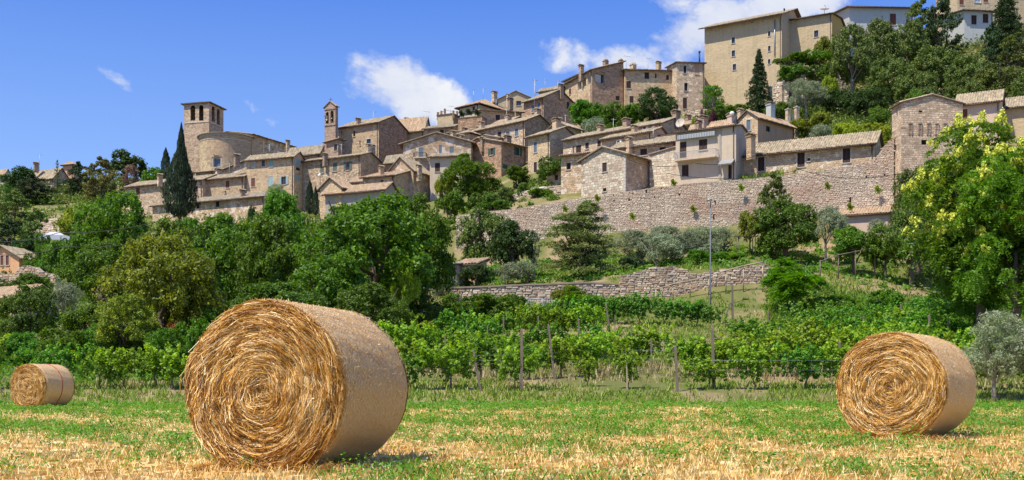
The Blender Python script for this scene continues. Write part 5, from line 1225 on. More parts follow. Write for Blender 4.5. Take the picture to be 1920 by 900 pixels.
def crown_cone(key, seed, layers, arms, leaf, droop=.25, taper=1.0, density=1.0, up=.1, aspect=.22):
    rng = np.random.default_rng(seed); Pt = []; 
    for k in range(layers):
        f = k / layers; z = .06 + 1.9 * f; R0 = (1 - f) ** taper * rng.uniform(.85, 1.1)
        for j in range(arms):
            a = rng.uniform(0, 6.283); Lr = R0 * rng.uniform(.7, 1.08); n = int((14 + 60 * Lr) * density)
            t = rng.random(n) ** .7; side = rng.normal(0, .075, n) * (1.1 - t) * (1 + Lr); zz = z + up * t - droop * t * t * Lr + rng.normal(0, .018, n) - np.abs(side) * .15
            Pt.append(np.stack([math.cos(a) * t * Lr - math.sin(a) * side, math.sin(a) * t * Lr + math.cos(a) * side, zz], 1))
    Pt = np.concatenate(Pt); Pt[:, 2] = np.maximum(Pt[:, 2], .01); rad = Pt.copy(); rad[:, 2] = 0
    N = rng.normal(0, .6, Pt.shape); N[:, 2] += .9
    V = leaf_quads(Pt, N, leaf, aspect, rng, up=rad + rng.normal(0, .25, Pt.shape) + 1e-4)
    CR[key] = (V, np.clip(rng.random(len(Pt)) * .6 + .4 * np.linalg.norm(rad, axis=1), 0, 1))
def crown_plates(key, seed, plates, ncl, nl, leaf):
    rng = np.random.default_rng(seed); Cn = []
    for k in range(plates):
        z = .15 + 1.75 * (k + rng.random() * .6) / plates; R0 = math.sin(min(1, (2.05 - z) / 1.3) * math.pi / 2) * rng.uniform(.6, 1.0); a = rng.uniform(0, 6.283); cx, cy = math.cos(a) * R0 * .55, math.sin(a) * R0 * .55; pr = R0 * rng.uniform(.35, .55)
        n = ncl // plates; rr = pr * np.sqrt(rng.random(n)); aa = rng.uniform(0, 6.283, n)
        Cn.append(np.stack([cx + rr * np.cos(aa), cy + rr * np.sin(aa), z + rng.normal(0, .03, n) - rr * .12], 1))
    Cn = np.concatenate(Cn); V, t = clumps_to_leaves(Cn, nl, .075, leaf, .3, rng, .5, flat=.6); CR[key] = (V, t)
def crown_cypress(key, seed, n, leaf):
    rng = np.random.default_rng(seed); z = rng.random(n) ** .9; a = rng.uniform(0, 6.283, n)
    prof = np.interp(z, [0, .06, .2, .45, .7, .88, 1], [.35, .75, 1.0, .92, .68, .36, .04])
    lump = 1 + .13 * np.sin(a * 3 + z * 19) + .10 * np.sin(a * 5 - z * 37 + 1.3) + .06 * np.sin(z * 90 + a * 2)
    r = prof * lump * (1 - .25 * rng.random(n) ** 2)
    Pt = np.stack([r * np.cos(a), r * np.sin(a), 2 * z], 1); up = np.stack([.35 * np.cos(a), .35 * np.sin(a), np.ones(n)], 1) + rng.normal(0, .25, (n, 3))
    N = np.stack([np.cos(a), np.sin(a), np.full(n, .2)], 1) + rng.normal(0, .45, (n, 3))
    V = leaf_quads(Pt, N, leaf, .3, rng, up=up); CR[key] = (V, np.clip((lump - .8) * 1.4 * rng.random(n) + .25 * rng.random(n), 0, 1))
def crown_fronds(key, seed, ros, fr, leafl, frond, pairs, lobes=9):
    """rosettes of long pinnate leaves at the branch ends; also stores blossom points"""
    rng = np.random.default_rng(seed); tips = []
    for i in range(lobes):
        a = rng.uniform(0, 6.283); z = rng.uniform(-.8, .9); rr = math.sqrt(1 - z * z) * rng.uniform(.4, .72); c = np.array([rr * math.cos(a), rr * math.sin(a), 1 + z * .62]); r = rng.uniform(.2, .4)
        v = rng.normal(0, 1, (ros // lobes, 3)); v /= np.linalg.norm(v, axis=1, keepdims=True); v[:, 2] = np.where(v[:, 2] < -.7, -v[:, 2], v[:, 2]); tips.append(c + v * r * rng.uniform(.8, 1.05, (len(v), 1)))
    tips = np.concatenate(tips); Pts = []; Ns = []; Us = []; T_ = []
    for p in tips:
        o = p - np.array([0, 0, .9]); a0 = rng.uniform(0, 6.283); tt = rng.random() * .5
        for k in range(fr):
            a = a0 + 6.283 * k / fr + rng.normal(0, .2); el_ = rng.uniform(-.5, .7); d = np.array([math.cos(a) * math.cos(el_), math.sin(a) * math.cos(el_), math.sin(el_)]) + o * .35; d /= np.linalg.norm(d)
            side = np.cross(d, [0, 0, 1.0]); side /= max(np.linalg.norm(side), 1e-6); nrm = np.cross(side, d); Lf = frond * rng.uniform(.7, 1.2)
            for q in range(pairs):
                f = .2 + .8 * (q + .5) / pairs; c = p + d * Lf * f - np.array([0, 0, 1]) * Lf * f * f * .55
                for s in (-1, 1):
                    u = side * s + d * .35 - np.array([0, 0, .3]); Pts.append(c + u * leafl * .9); Ns.append(nrm + rng.normal(0, .45, 3)); Us.append(u); T_.append(min(1, tt + rng.random() * .5))
    V = leaf_quads(np.array(Pts), np.array(Ns), leafl, .36, rng, up=np.array(Us)); CR[key] = (V, np.array(T_)); CR[key + '_tips'] = tips

crown_round('r_fine', 21, 26, 1150, 24, .030, .55, (.20, .38), .085)
crown_round('r_fine2', 22, 30, 1150, 24, .030, .55, (.18, .36), .085)
crown_round('r_mid', 23, 15, 420, 22, .052, .5, (.28, .46), .12)
crown_round('r_mid2', 24, 12, 420, 22, .052, .5, (.3, .5), .13)
crown_round('r_coarse', 25, 9, 170, 20, .082, .5, (.34, .5), .17)
crown_round('r_coarse2', 26, 8, 170, 20, .082, .5, (.34, .52), .17)
crown_round('r_loose', 27, 16, 330, 18, .05, .4, (.25, .42), .11, open_=.3)
crown_round('olive', 28, 13, 420, 22, .050, .26, (.28, .45), .14)
crown_round('olive_fine', 29, 20, 900, 24, .036, .24, (.22, .4), .10, open_=.12)
crown_cone('fir', 30, 24, 12, .06, .30, .85)
crown_cone('fir_thin', 31, 13, 6, .07, .2, .8, .55, .15)
crown_plates('cedar', 32, 26, 520, 18, .05)
crown_plates('cedar_open', 33, 34, 760, 16, .034)
crown_cypress('cypress', 34, 6500, .075)
crown_fronds('ailanthus', 35, 640, 7, .026, .15, 6, 34)
crown_fronds('ailanthus_small', 36, 110, 8, .06, .34, 6, 8)

def transform_leaves(key, sx, sy, sz, rz):
    V, t = CR[key]; c, s = math.cos(rz), math.sin(rz); W_ = V.copy()
    W_[..., 0] = (V[..., 0] * c - V[..., 1] * s); W_[..., 1] = (V[..., 0] * s + V[..., 1] * c); return W_
CROWN_MESH = {}
def crown_mesh(key, mat):
    k = (key, mat)
    if k not in CROWN_MESH:
        V, t = CR[key]; base = CROWN_MESH.get(('', key))
        if base is None:
            base = np_mesh('crown', V, 4, L[mat], {'tint': t}); CROWN_MESH[('', key)] = base; CROWN_MESH[k] = base
        else:
            CROWN_MESH[k] = base
    return CROWN_MESH[k]

def limb_mesh(rng, h, rx, crown_z, crown_h, mat, r0, n=7, lean=(0, 0)):
    mb = MB(); top = Vector((lean[0], lean[1], crown_z + crown_h * .35))
    pts = [Vector((0, 0, -.5)), Vector((lean[0]*.15 + rng.uniform(-.1, .1) * r0 * 3, lean[1]*.15, crown_z * .4)), Vector((lean[0] * .5, lean[1] * .5, crown_z)), top]
    mb.tube(pts, [r0 * 1.25, r0, r0 * .8, r0 * .4], 8)
    for i in range(n):
        t = rng.uniform(.35, .95); s = pts[1].lerp(pts[3], t) if i else pts[2]; a = rng.uniform(0, 6.283); q = rx * rng.uniform(.45, .8)
        e = Vector((math.cos(a) * q + lean[0], math.sin(a) * q + lean[1], crown_z + crown_h * rng.uniform(.3, .8))); mid = s.lerp(e, .5) + Vector((0, 0, -crown_h * .06))
        mb.tube([s, mid, e], [r0 * .5, r0 * .3, r0 * .1], 6, 0, False)
        for j in range(2):
            e2 = mid + Vector((rng.uniform(-1, 1), rng.uniform(-1, 1), rng.uniform(.2, 1))) * rx * .35; mb.tube([mid, mid.lerp(e2, .5), e2], [r0 * .22, r0 * .15, r0 * .05], 5, 0, False)
    return mb.mesh('trunk', M[mat])

def tree(label, key, mat, px, py_top, py_bot, wpx, Y, name='tree', cat='tree', rz=None, keep=False, depth=1.0, trunk='bark', r0=None, group=None, shrub=False, lean=0, blossom=None, parts=1):
    rng = random.Random(int(px * 7 + py_top * 13)); g = G(px, Y); w = wpx / F * Y / 2; z1, z0 = Zof(py_top, Y), Zof(py_bot, Y)
    z0 = max(z0, g.z - .1) if not shrub else g.z - .15
    if not shrub and not keep and key[:2] in ('r_', 'ai', 'ce') and name not in ('sapling_tree', 'vine_pergola', 'ivy'): z0 = min(z0, g.z + .10 * (z1 - g.z))
    if z1 - z0 < .4: z1 = z0 + .4
    hgt = z1 - z0; root = empty(name, (g.x, g.y, g.z)); tag(root, label, cat, group)
    ctop = {'cypress': 2.0, 'fir': 2.02, 'fir_thin': 2.05, 'cedar': 1.95}.get(key, 2.0)
    me = crown_mesh(key, mat); o = link_mesh('foliage' if shrub else 'crown', me, root, (lean, 0, z0 - g.z))
    sx = w * {'cypress': .98, 'fir': 1.4, 'cedar': 1.2, 'cedar_open': 1.45}.get(key, 1.0)
    o.scale = (sx, sx * depth, hgt / ctop); o.rotation_euler = (0, 0, rng.uniform(0, 6.28) if rz is None else rz)
    if o.data.materials[0] != L[mat]:
        o.material_slots[0].link = 'OBJECT'; o.material_slots[0].material = L[mat]
    if blossom:
        tips = CR[key + '_tips']; r2 = np.random.default_rng(4); sel = tips[(tips[:, 2] > .75) & (r2.random(len(tips)) < blossom)]
        Cn = []; 
        for p in sel:
            for q in range(7):
                Cn.append(p + np.array([r2.normal(0, .03), r2.normal(0, .03), .03 + r2.random() * .075]))
        V, t = clumps_to_leaves(np.array(Cn), 16, .032, .016, .7, r2)
        b = link_mesh('blossom', np_mesh('blossom', V, 4, L['blossom'], {'tint': t}), root, tuple(o.location)); b.scale = o.scale; b.rotation_euler = o.rotation_euler; b['kind'] = 'stuff'
    rt = r0 or max(.07, w * .075)
    if shrub:
        mb = MB()
        for k in range(5):
            a = k * 1.3; mb.tube([(0, 0, -.3), (math.cos(a) * w * .2, math.sin(a) * w * .2, hgt * .3), (math.cos(a) * w * .5, math.sin(a) * w * .5, hgt * .65)], [rt * .5, rt * .35, rt * .15], 5, 0, False)
        link_mesh('stem', mb.mesh('stem', M[trunk]), root)
    elif key in ('cypress', 'fir', 'fir_thin'):
        mb = MB(); mb.tube([(0, 0, -.5), (0, 0, z0 - g.z + hgt * .5), (0, 0, z1 - g.z - hgt * .08)], [rt, rt * .7, rt * .15], 8)
        link_mesh('trunk', mb.mesh('trunk', M[trunk]), root)
    else:
        link_mesh('trunk', limb_mesh(rng, hgt, w, z0 - g.z + hgt * .08, hgt, trunk, rt, lean=(lean * .6, 0)), root)
    return root

def build_trees():
    T = tree
    # left skyline and far slope
    T('dark round evergreen at the left end of the skyline', 'r_coarse', 'darkleaf', 36, 306, 350, 62, 250)
    T('broad dark cedar in front of the grey skyline villa', 'cedar', 'fir', 62, 326, 402, 84, 232, name='cedar_tree')
    T('thin grey-green fir standing between the villa and the salmon turret', 'fir_thin', 'cedar', 107, 296, 400, 26, 240, name='fir_tree', rz=0)
    T('tall bluish evergreen right of the salmon turret', 'cedar', 'fir', 148, 302, 392, 58, 242, name='cedar_tree')
    T('ochre tinted cedar below the dark pine on the skyline', 'cedar', 'ochrecedar', 190, 292, 380, 76, 228, name='cedar_tree')
    T('dark flat-topped pine highest on the left skyline', 'r_coarse2', 'darkleaf', 238, 280, 322, 76, 255, name='pine_tree', cat='pine')
    T('half bare reddish tree under the skyline pine', 'r_loose', 'red', 245, 306, 350, 42, 236)
    T('bright green sapling left of the small cypress', 'r_coarse', 'bright', 288, 307, 345, 52, 214)
    T('small dark cypress standing behind the low grey house', 'cypress', 'cypress', 311, 278, 345, 20, 208, name='cypress_tree', cat='cypress')
    T('tall narrow cypress spire rising behind the big cypress', 'cypress', 'cypress', 340, 234, 400, 26, 184, name='cypress_tree', cat='cypress')
    T('big broad dark cypress in front of the church tower', 'cypress', 'cypress', 337, 279, 404, 62, 178, name='cypress_tree', cat='cypress')
    T('low bright green tree at the foot of the big cypress', 'r_mid', 'bright', 340, 398, 440, 80, 150)
    T('green conifer leaning over the left edge of the slope', 'cedar', 'cedar', 28, 352, 440, 78, 180, name='conifer_tree')
    T('grey-green conifer above the orange house', 'cedar', 'cedar', 66, 388, 480, 62, 160, name='conifer_tree')
    T('dark conifer at the left edge above the orange house', 'cedar', 'fir', 14, 408, 486, 72, 158, name='conifer_tree')
    T('pale conifer between the slope wall and the dark cedar', 'r_loose', 'mid', 8, 340, 420, 40, 215)
    T('clipped round bright hedge bush with yellow top above the slope wall', 'r_coarse', 'limey', 128, 380, 412, 50, 172, shrub=True, name='bush', cat='bush')
    T('palm-like bright shrub beside the orange house', 'r_mid2', 'bright', 62, 470, 500, 40, 138, shrub=True, name='shrub', cat='shrub')
    T('low rounded clipped shrub on the ruined wall', 'r_coarse2', 'vine2' if 'vine2' in L else 'bright', 70, 488, 508, 34, 130, shrub=True, name='shrub', cat='shrub')
    T('bright bramble patch under the white parked car', 'r_mid', 'vine2', 108, 442, 486, 84, 136, shrub=True, name='shrub', cat='shrub')
    T('small leafy bush hiding the rear of the white car', 'r_mid', 'broad', 130, 426, 474, 56, 138.5, shrub=True, name='bush', cat='bush')
    T('small leafy bush hiding the front of the white car', 'r_mid2', 'broad', 82, 428, 476, 36, 138.5, shrub=True, name='bush', cat='bush')
    T('weeds and bushes to the right of the car', 'r_mid2', 'mid', 150, 420, 470, 50, 140, shrub=True, name='shrub', cat='shrub')
    T('dark bush cluster under the left conifers', 'r_mid2', 'darkleaf', 70, 436, 490, 80, 156, shrub=True, name='shrub', cat='shrub')
    # middle distance left
    T('large bright walnut tree on the left slope below the low grey house', 'r_fine', 'bright', 206, 338, 520, 172, 112, name='walnut_tree')
    T('darker lower walnut crown right of the ruined wall', 'r_fine2', 'broad', 190, 440, 580, 150, 98, name='walnut_tree')
    T('bushy green tree filling the gap below the big cypress', 'r_fine', 'broad', 318, 392, 560, 124, 96)
    T('leafy tree hiding the foot of the low outbuilding', 'r_mid', 'broad', 440, 384, 470, 110, 130)
    T('yellow-green bushy tree left of the big straw bale', 'r_fine2', 'yellow', 300, 426, 655, 225, 62)
    T('shorter yellow-green tree in front of the bushy yellow one', 'r_fine', 'yellow', 236, 540, 668, 130, 58)
    T('yellow-green lobe of the thicket above the straw bale', 'r_fine2', 'yellow', 378, 500, 640, 110, 63)
    T('dark broadleaf tree at the left edge behind the vines', 'r_fine', 'mid', 50, 520, 645, 118, 72)
    T('silver olive behind the dark tree on the left', 'olive', 'olive', 128, 530, 600, 70, 90, name='olive_tree', trunk='bark_grey')
    T('small green tree at the foot of the walnut', 'r_mid', 'broad', 160, 560, 640, 90, 78)
    # the central grove
    T('leafy tree in front of the shuttered stone house', 'r_fine2', 'bright', 530, 348, 470, 130, 118)
    T('tall deep green tree left of the central oak', 'r_fine', 'broad', 430, 385, 600, 190, 92)
    T('deep green tree between the grove and the central oak', 'r_fine2', 'broad', 510, 395, 600, 160, 88)
    T('bright green oak crown below the tiled outbuildings', 'r_fine', 'bright', 640, 362, 520, 170, 96, name='oak_tree', cat='oak')
    T('big spreading oak in the centre with dark open limbs', 'r_fine2', 'broad', 700, 352, 570, 270, 84, name='oak_tree', cat='oak', r0=.42)
    T('lower bough crown of the oaks behind the big bale', 'r_fine', 'broad', 620, 460, 625, 190, 76, name='oak_tree', cat='oak')
    T('right hand oak crown touching the plastered shed', 'r_fine', 'bright', 790, 345, 500, 150, 92, name='oak_tree', cat='oak')
    T('dark shaded tree directly behind the big straw bale', 'r_fine2', 'mid', 520, 520, 660, 210, 70)
    T('dark shaded tree right behind the straw bale', 'r_fine', 'mid', 690, 520, 650, 160, 72)
    T('twin slim cypress in front of the white stone house', 'cypress', 'cypress', 581, 338, 400, 17, 140, name='cypress_tree', cat='cypress')
    T('shorter slim cypress beside its twin', 'cypress', 'cypress', 592, 350, 402, 13, 139, name='cypress_tree', cat='cypress')
    T('silver olive under the blue shuttered house', 'olive', 'olive', 520, 345, 390, 44, 160, name='olive_tree', trunk='bark_grey')
    T('clipped dark hedge ball below the low tiled barn', 'r_coarse', 'darkleaf', 474, 376, 392, 28, 160, shrub=True, name='bush', cat='bush')
    T('bright green tree with yellowing left side below the balcony house', 'r_fine', 'bright', 880, 280, 402, 124, 156)
    T('leafy bush under the left of the bright walnut', 'r_mid', 'broad', 842, 352, 412, 62, 147, shrub=True, name='bush', cat='bush')
    T('leafy bush under the right of the bright walnut', 'r_mid2', 'mid', 908, 356, 406, 64, 146, shrub=True, name='bush', cat='bush')
    T('grey-green bush beside the lane wall end', 'r_mid', 'oak', 946, 348, 396, 44, 148, shrub=True, name='bush', cat='bush')
    T('lime yellow branch tree on the left of the walnut crown', 'r_mid', 'limey', 833, 318, 372, 36, 154)
    T('small green tree below the green shuttered house', 'r_mid', 'broad', 968, 308, 362, 58, 160)
    T('dark leafy tree against the reddish stepped house', 'r_mid2', 'mid', 1038, 290, 352, 66, 152)
    T('little round grey-green bush on the lane wall', 'r_coarse', 'mid', 983, 340, 374, 28, 149, shrub=True, name='bush', cat='bush')
    T('bright climbing shrubs behind the lane wall', 'r_mid', 'bright', 1015, 352, 376, 50, 146.5, shrub=True, name='shrub', cat='shrub')
    T('grassy bushes at the foot of the lane wall', 'r_mid', 'mid', 925, 372, 398, 60, 144, shrub=True, name='shrub', cat='shrub')
    # gardens in the upper town
    T('broad fresh green garden tree beside the dark stone gable', 'r_mid', 'bright', 1095, 184, 252, 82, 188)
    T('darker garden tree between the two bright crowns', 'r_mid2', 'broad', 1140, 188, 250, 60, 192)
    T('spreading green fig in the middle of the upper garden', 'r_mid', 'broad', 1172, 192, 246, 72, 190)
    T('round dense dark laurel below the four-window house', 'r_fine', 'darkleaf', 1231, 160, 232, 84, 186)
    T('silver-leaved shrub at the foot of the garden trees', 'olive', 'olive', 1112, 218, 258, 58, 180, shrub=True, name='shrub', cat='shrub')
    T('low green shrubs right of the silver garden shrub', 'r_mid2', 'broad', 1160, 226, 256, 66, 179, shrub=True, name='shrub', cat='shrub')
    T('sparse young tree at the foot of the ochre palace', 'r_loose', 'bright', 1336, 156, 212, 58, 190)
    T('tall dark fir in front of the ochre palace', 'fir', 'fir', 1423, 91, 212, 50, 184, name='fir_tree', cat='fir')
    T('green shrubs along the terrace below the palace', 'r_mid', 'broad', 1380, 188, 214, 60, 182, shrub=True, name='shrub', cat='shrub')
    T('green bush between the terrace and the tall fir', 'r_mid2', 'mid', 1350, 196, 222, 60, 180, shrub=True, name='shrub', cat='shrub')
    T('dark red leaved shrub above the red tiled roof', 'r_mid2', 'purple', 1319, 198, 226, 14, 160, shrub=True, name='shrub', cat='shrub')
    T('second dark red shrub beside the brick chimney', 'r_mid', 'purple', 1335, 196, 224, 22, 160, shrub=True, name='shrub', cat='shrub')
    T('lime green shrub next to the large satellite dish', 'r_mid', 'limey', 1305, 212, 232, 24, 158, shrub=True, name='shrub', cat='shrub')
    T('white flowering oleander on the cluttered terrace', 'r_mid', 'whitefl', 1305, 228, 250, 34, 152, shrub=True, name='shrub', cat='shrub')
    # right hand hillside
    T('ivy and vine pergola on the dark retaining wall', 'r_mid', 'bright', 1482, 98, 128, 66, 188.5, shrub=False, name='vine_pergola', cat='pergola')
    T('green vine foliage along the top of the retaining wall', 'r_mid2', 'bright', 1530, 92, 130, 60, 188, name='vine_pergola', cat='pergola')
    T('ivy hanging down the dark retaining wall', 'r_mid', 'mid', 1490, 118, 160, 66, 186.5, name='ivy', cat='ivy')
    T('dense ivy curtain at the right part of the retaining wall', 'r_mid2', 'mid', 1540, 118, 158, 56, 185, name='ivy', cat='ivy')
    T('yellowish tree against the recessed palace wing', 'r_mid', 'yellow', 1545, 62, 112, 54, 196)
    T('tall holm oak at the right corner of the palace', 'r_fine', 'oak', 1598, 38, 168, 100, 180, name='holm_oak', cat='oak', trunk='bark_grey')
    T('holm oak leaning towards the white ridge house', 'r_fine2', 'oak', 1648, 32, 170, 100, 186, name='holm_oak', cat='oak')
    T('lower holm oak on the slope under the white ridge house', 'r_fine', 'oak', 1672, 96, 220, 100, 172, name='holm_oak', cat='oak')
    T('grey-green oak mass in the middle of the right slope', 'r_fine2', 'oak', 1752, 80, 200, 110, 176, name='holm_oak', cat='oak')
    T('holm oak above the square watch tower', 'r_fine', 'oak', 1720, 118, 226, 90, 162, name='holm_oak', cat='oak')
    T('green tree covering the right part of the white ridge house', 'r_fine', 'oak', 1702, 30, 120, 84, 192)
    T('green pine in front of the white ridge house', 'cedar', 'cedar', 1728, -4, 90, 84, 200, name='pine_tree', cat='pine')
    T('dark tall conifer between the two pale ridge houses', 'cedar', 'fir', 1765, -14, 120, 84, 196, name='conifer_tree', cat='conifer')
    T('tall spruce-like conifer at the top right', 'fir', 'fir', 1886, -40, 100, 70, 196, name='conifer_tree', cat='conifer')
    T('broad conifer near the right edge of the slope', 'cedar', 'cedar', 1905, 60, 160, 90, 186, name='conifer_tree', cat='conifer')
    T('dark conifer with bare lower trunk at the right edge', 'cedar', 'fir', 1862, 40, 150, 60, 192, name='conifer_tree', cat='conifer')
    T('grey-green oak at the right edge above the pink house', 'r_fine', 'oak', 1872, 110, 205, 110, 165, name='holm_oak', cat='oak')
    T('oak crown between the slope oaks and the right conifers', 'r_fine2', 'oak', 1812, 100, 200, 96, 170, name='holm_oak', cat='oak')
    T('oak crown behind the pink plastered house', 'r_fine', 'oak', 1810, 140, 206, 84, 156, name='holm_oak', cat='oak')
    T('oak crown at the far right corner above the tiled roof', 'r_fine2', 'oak', 1934, 130, 214, 80, 156, name='holm_oak', cat='oak')
    T('fresh green sapling on top of the watch tower hill', 'r_mid', 'bright', 1722, 152, 186, 40, 142)
    T('large silver olive on the terrace below the ivy wall', 'olive_fine', 'olive', 1512, 150, 212, 98, 170, name='olive_tree', cat='olive tree', trunk='bark_grey')
    T('second silver olive tucked behind the large one', 'olive', 'olive', 1492, 148, 190, 50, 176, name='olive_tree', cat='olive tree', trunk='bark_grey')
    T('vivid yellow-green bush right of the large silver olive', 'r_mid', 'limey', 1555, 137, 178, 40, 172)
    T('dark green bush below the vivid yellow-green one', 'r_mid2', 'darkleaf', 1575, 165, 215, 60, 168)
    T('yellow-green shrub beside the salmon house', 'r_mid', 'yellow', 1520, 206, 255, 78, 156, shrub=True, name='shrub', cat='shrub')
    T('pale silver shrub above the long tiled roof', 'olive', 'olive', 1541, 231, 262, 56, 148, shrub=True, name='shrub', cat='shrub')
    T('dark laurel thicket under the holm oaks', 'r_fine', 'darkleaf', 1625, 160, 232, 92, 164)
    T('green fig bush left of the watch tower', 'r_mid', 'bright', 1650, 190, 230, 50, 150)
    T('bright bramble bank left of the watch tower', 'r_mid2', 'limey', 1640, 226, 262, 66, 140, shrub=True, name='shrub', cat='shrub')
    T('lime grass and bramble bank behind the long roof', 'r_mid', 'limey', 1592, 222, 258, 64, 144, shrub=True, name='shrub', cat='shrub')
    T('green thicket below the gate piers', 'r_mid', 'broad', 1458, 184, 216, 50, 172)
    # slope below the rampart
    T('dark dense tree in front of the rampart near the lamp post', 'r_fine', 'mid', 1474, 362, 492, 138, 113)
    T('layered green pine rising above the rampart edge', 'cedar', 'cedar', 1452, 320, 410, 76, 117, name='pine_tree', cat='pine')
    T('yellow-green bushes at the left of the dark dense tree', 'r_mid', 'yellow', 1406, 386, 440, 44, 114)
    T('silver olive with forked trunk beside the pink low shed', 'olive', 'olive', 1548, 386, 462, 60, 112, name='olive_tree', cat='olive tree', trunk='bark_grey')
    T('second silver olive against the pink low shed', 'olive', 'olive', 1576, 402, 462, 42, 113, name='olive_tree', cat='olive tree', trunk='bark_grey')
    T('grey olive sapling in front of the pink low wall', 'olive', 'olive', 1643, 412, 452, 44, 112, name='olive_tree', cat='olive tree', trunk='bark_grey')
    T('glossy green fig tree below the pink low shed', 'r_mid', 'broad', 1600, 412, 488, 88, 107, name='fig_tree')
    T('second glossy fig tree over the dry bank', 'r_mid2', 'broad', 1660, 418, 492, 84, 106, name='fig_tree')
    T('tall dull green tree hugging the watch tower corner', 'r_fine', 'oak', 1722, 296, 470, 108, 108)
    T('dull green lower crown under the tower tree', 'r_fine2', 'oak', 1710, 380, 500, 110, 104)
    T('shaded green crown between the tower and the flowering tree', 'r_fine2', 'oak', 1752, 300, 420, 100, 112)
    T('big tree of heaven covered in yellow blossom at the right', 'ailanthus', 'ailanthus', 1838, 195, 530, 270, 66, name='flowering_tree', blossom=.62, rz=1.0)
    T('green leafy tree of heaven without blossom at the right edge', 'ailanthus', 'ailanthus', 1905, 240, 560, 250, 63, name='flowering_tree', blossom=.16, rz=3.3)
    T('lower shaded fronds below the yellow blossoming tree', 'ailanthus', 'ailanthus', 1830, 400, 585, 190, 68, name='flowering_tree', rz=2.0)
    T('small bright tree of heaven standing above the vineyard', 'ailanthus_small', 'bright', 1492, 476, 580, 122, 89, name='sapling_tree', r0=.09, trunk='bark_grey')
    T('yellow-green sapling beside the wire gate', 'ailanthus_small', 'bright', 1092, 533, 590, 80, 90, name='sapling_tree', r0=.07)
    T('yellowish shrub leaning on the garden wall', 'r_mid', 'yellow', 1055, 528, 582, 46, 93)
    T('open feathery green juniper tree before the rampart', 'cedar_open', 'juniper', 1088, 380, 540, 150, 106, name='juniper_tree', cat='juniper')
    T('upper spray of the juniper against the rampart', 'cedar_open', 'juniper', 1105, 372, 470, 96, 107, name='juniper_tree', cat='juniper')
    T('silver olive right of the juniper', 'olive_fine', 'olive', 1200, 426, 512, 124, 113, name='olive_tree', cat='olive tree', trunk='bark_grey')
    T('bushy silver olive behind the top of the terrace wall', 'olive', 'olive', 1232, 440, 512, 90, 109, name='olive_tree', cat='olive tree', trunk='bark_grey')
    T('silver olive in the middle of the terrace group', 'olive_fine', 'olive', 1258, 418, 500, 124, 115, name='olive_tree', cat='olive tree', trunk='bark_grey')
    T('silver olive nearest the lamp post', 'olive_fine', 'olive', 1312, 420, 486, 92, 118, name='olive_tree', cat='olive tree', trunk='bark_grey')
    T('low grey olive shoots at the foot of the rampart', 'olive', 'olive', 1358, 426, 476, 76, 120, name='olive_tree', cat='olive tree', trunk='bark_grey')
    T('small dark conifer shrub on the terrace wall', 'r_mid', 'fir', 1186, 478, 512, 50, 106, shrub=True, name='shrub', cat='shrub')
    T('bright laurel hedge above the handrail, left end', 'r_mid', 'bright', 1310, 464, 506, 44, 106, shrub=True, name='hedge', cat='hedge')
    T('bright laurel hedge above the handrail, middle', 'r_mid2', 'bright', 1345, 470, 506, 50, 107, shrub=True, name='hedge', cat='hedge')
    T('bright laurel hedge above the handrail beside the dark tree', 'r_mid', 'bright', 1384, 474, 502, 48, 108, shrub=True, name='hedge', cat='hedge')
    T('blue-green artichoke clump behind the laurel hedge', 'r_mid2', 'olive', 1330, 455, 480, 46, 112, shrub=True, name='shrub', cat='shrub')
    T('grey-green tree in front of the left end of the rampart', 'r_fine', 'oak', 908, 376, 530, 112, 112)
    T('dark ivy mass climbing the rampart', 'r_fine2', 'darkleaf', 962, 406, 520, 92, 110, name='ivy', cat='ivy')
    T('slim grey tree right of the dark ivy', 'r_loose', 'olive', 1002, 430, 500, 34, 110, trunk='bark_grey')
    T('low silver olive bush above the garden wall', 'olive', 'olive', 950, 492, 536, 56, 104, shrub=True, name='olive_bush', cat='olive bush')
    T('wider silver olive bush above the garden wall', 'olive', 'olive', 988, 488, 536, 50, 104.5, shrub=True, name='olive_bush', cat='olive bush')
    T('dead grey olive shoots in front of the plastered shed', 'olive', 'olive', 838, 506, 552, 54, 98, shrub=True, name='olive_bush', cat='olive bush')
    T('dark green shrub mass between the shed and the ivy', 'r_mid', 'darkleaf', 890, 488, 540, 60, 103, shrub=True, name='shrub', cat='shrub')
    T('dark shrub at the left end of the vine terraces', 'r_fine', 'mid', 792, 544, 626, 90, 84, shrub=True, name='shrub', cat='shrub')
    T('green elder bush below the garden wall', 'r_mid', 'broad', 930, 542, 600, 96, 91, shrub=True, name='shrub', cat='shrub')
    T('green elder bush below the plastered shed', 'r_mid2', 'broad', 858, 548, 606, 80, 90, shrub=True, name='shrub', cat='shrub')
    T('dark bush left of the wire gate', 'r_mid', 'mid', 966, 546, 596, 56, 92, shrub=True, name='shrub', cat='shrub')
    T('rough green bramble bank over the dark hollow', 'r_mid', 'bright', 1560, 545, 585, 110, 88, shrub=True, name='shrub', cat='shrub', depth=.5)
    T('rough green bramble bank behind the right vines', 'r_mid2', 'bright', 1660, 536, 582, 120, 89, shrub=True, name='shrub', cat='shrub', depth=.5)
    T('grassy bramble bank below the dry slope', 'r_mid', 'vine2', 1750, 540, 582, 110, 90, shrub=True, name='shrub', cat='shrub', depth=.5)
    T('silver olive tree behind the right straw bale', 'olive_fine', 'olive', 1864, 574, 735, 160, 46.5, name='olive_tree', cat='olive tree', trunk='bark_grey', r0=.10)
    T('silver olive tree cut by the right edge', 'olive_fine', 'olive', 1942, 580, 730, 100, 47, name='olive_tree', cat='olive tree', trunk='bark_grey', r0=.09)
    # thicket on the left behind the vines
    T('green bush spilling over the foot of the ruined wall', 'r_mid', 'broad', 66, 506, 552, 64, 121, shrub=True, name='bush', cat='bush')
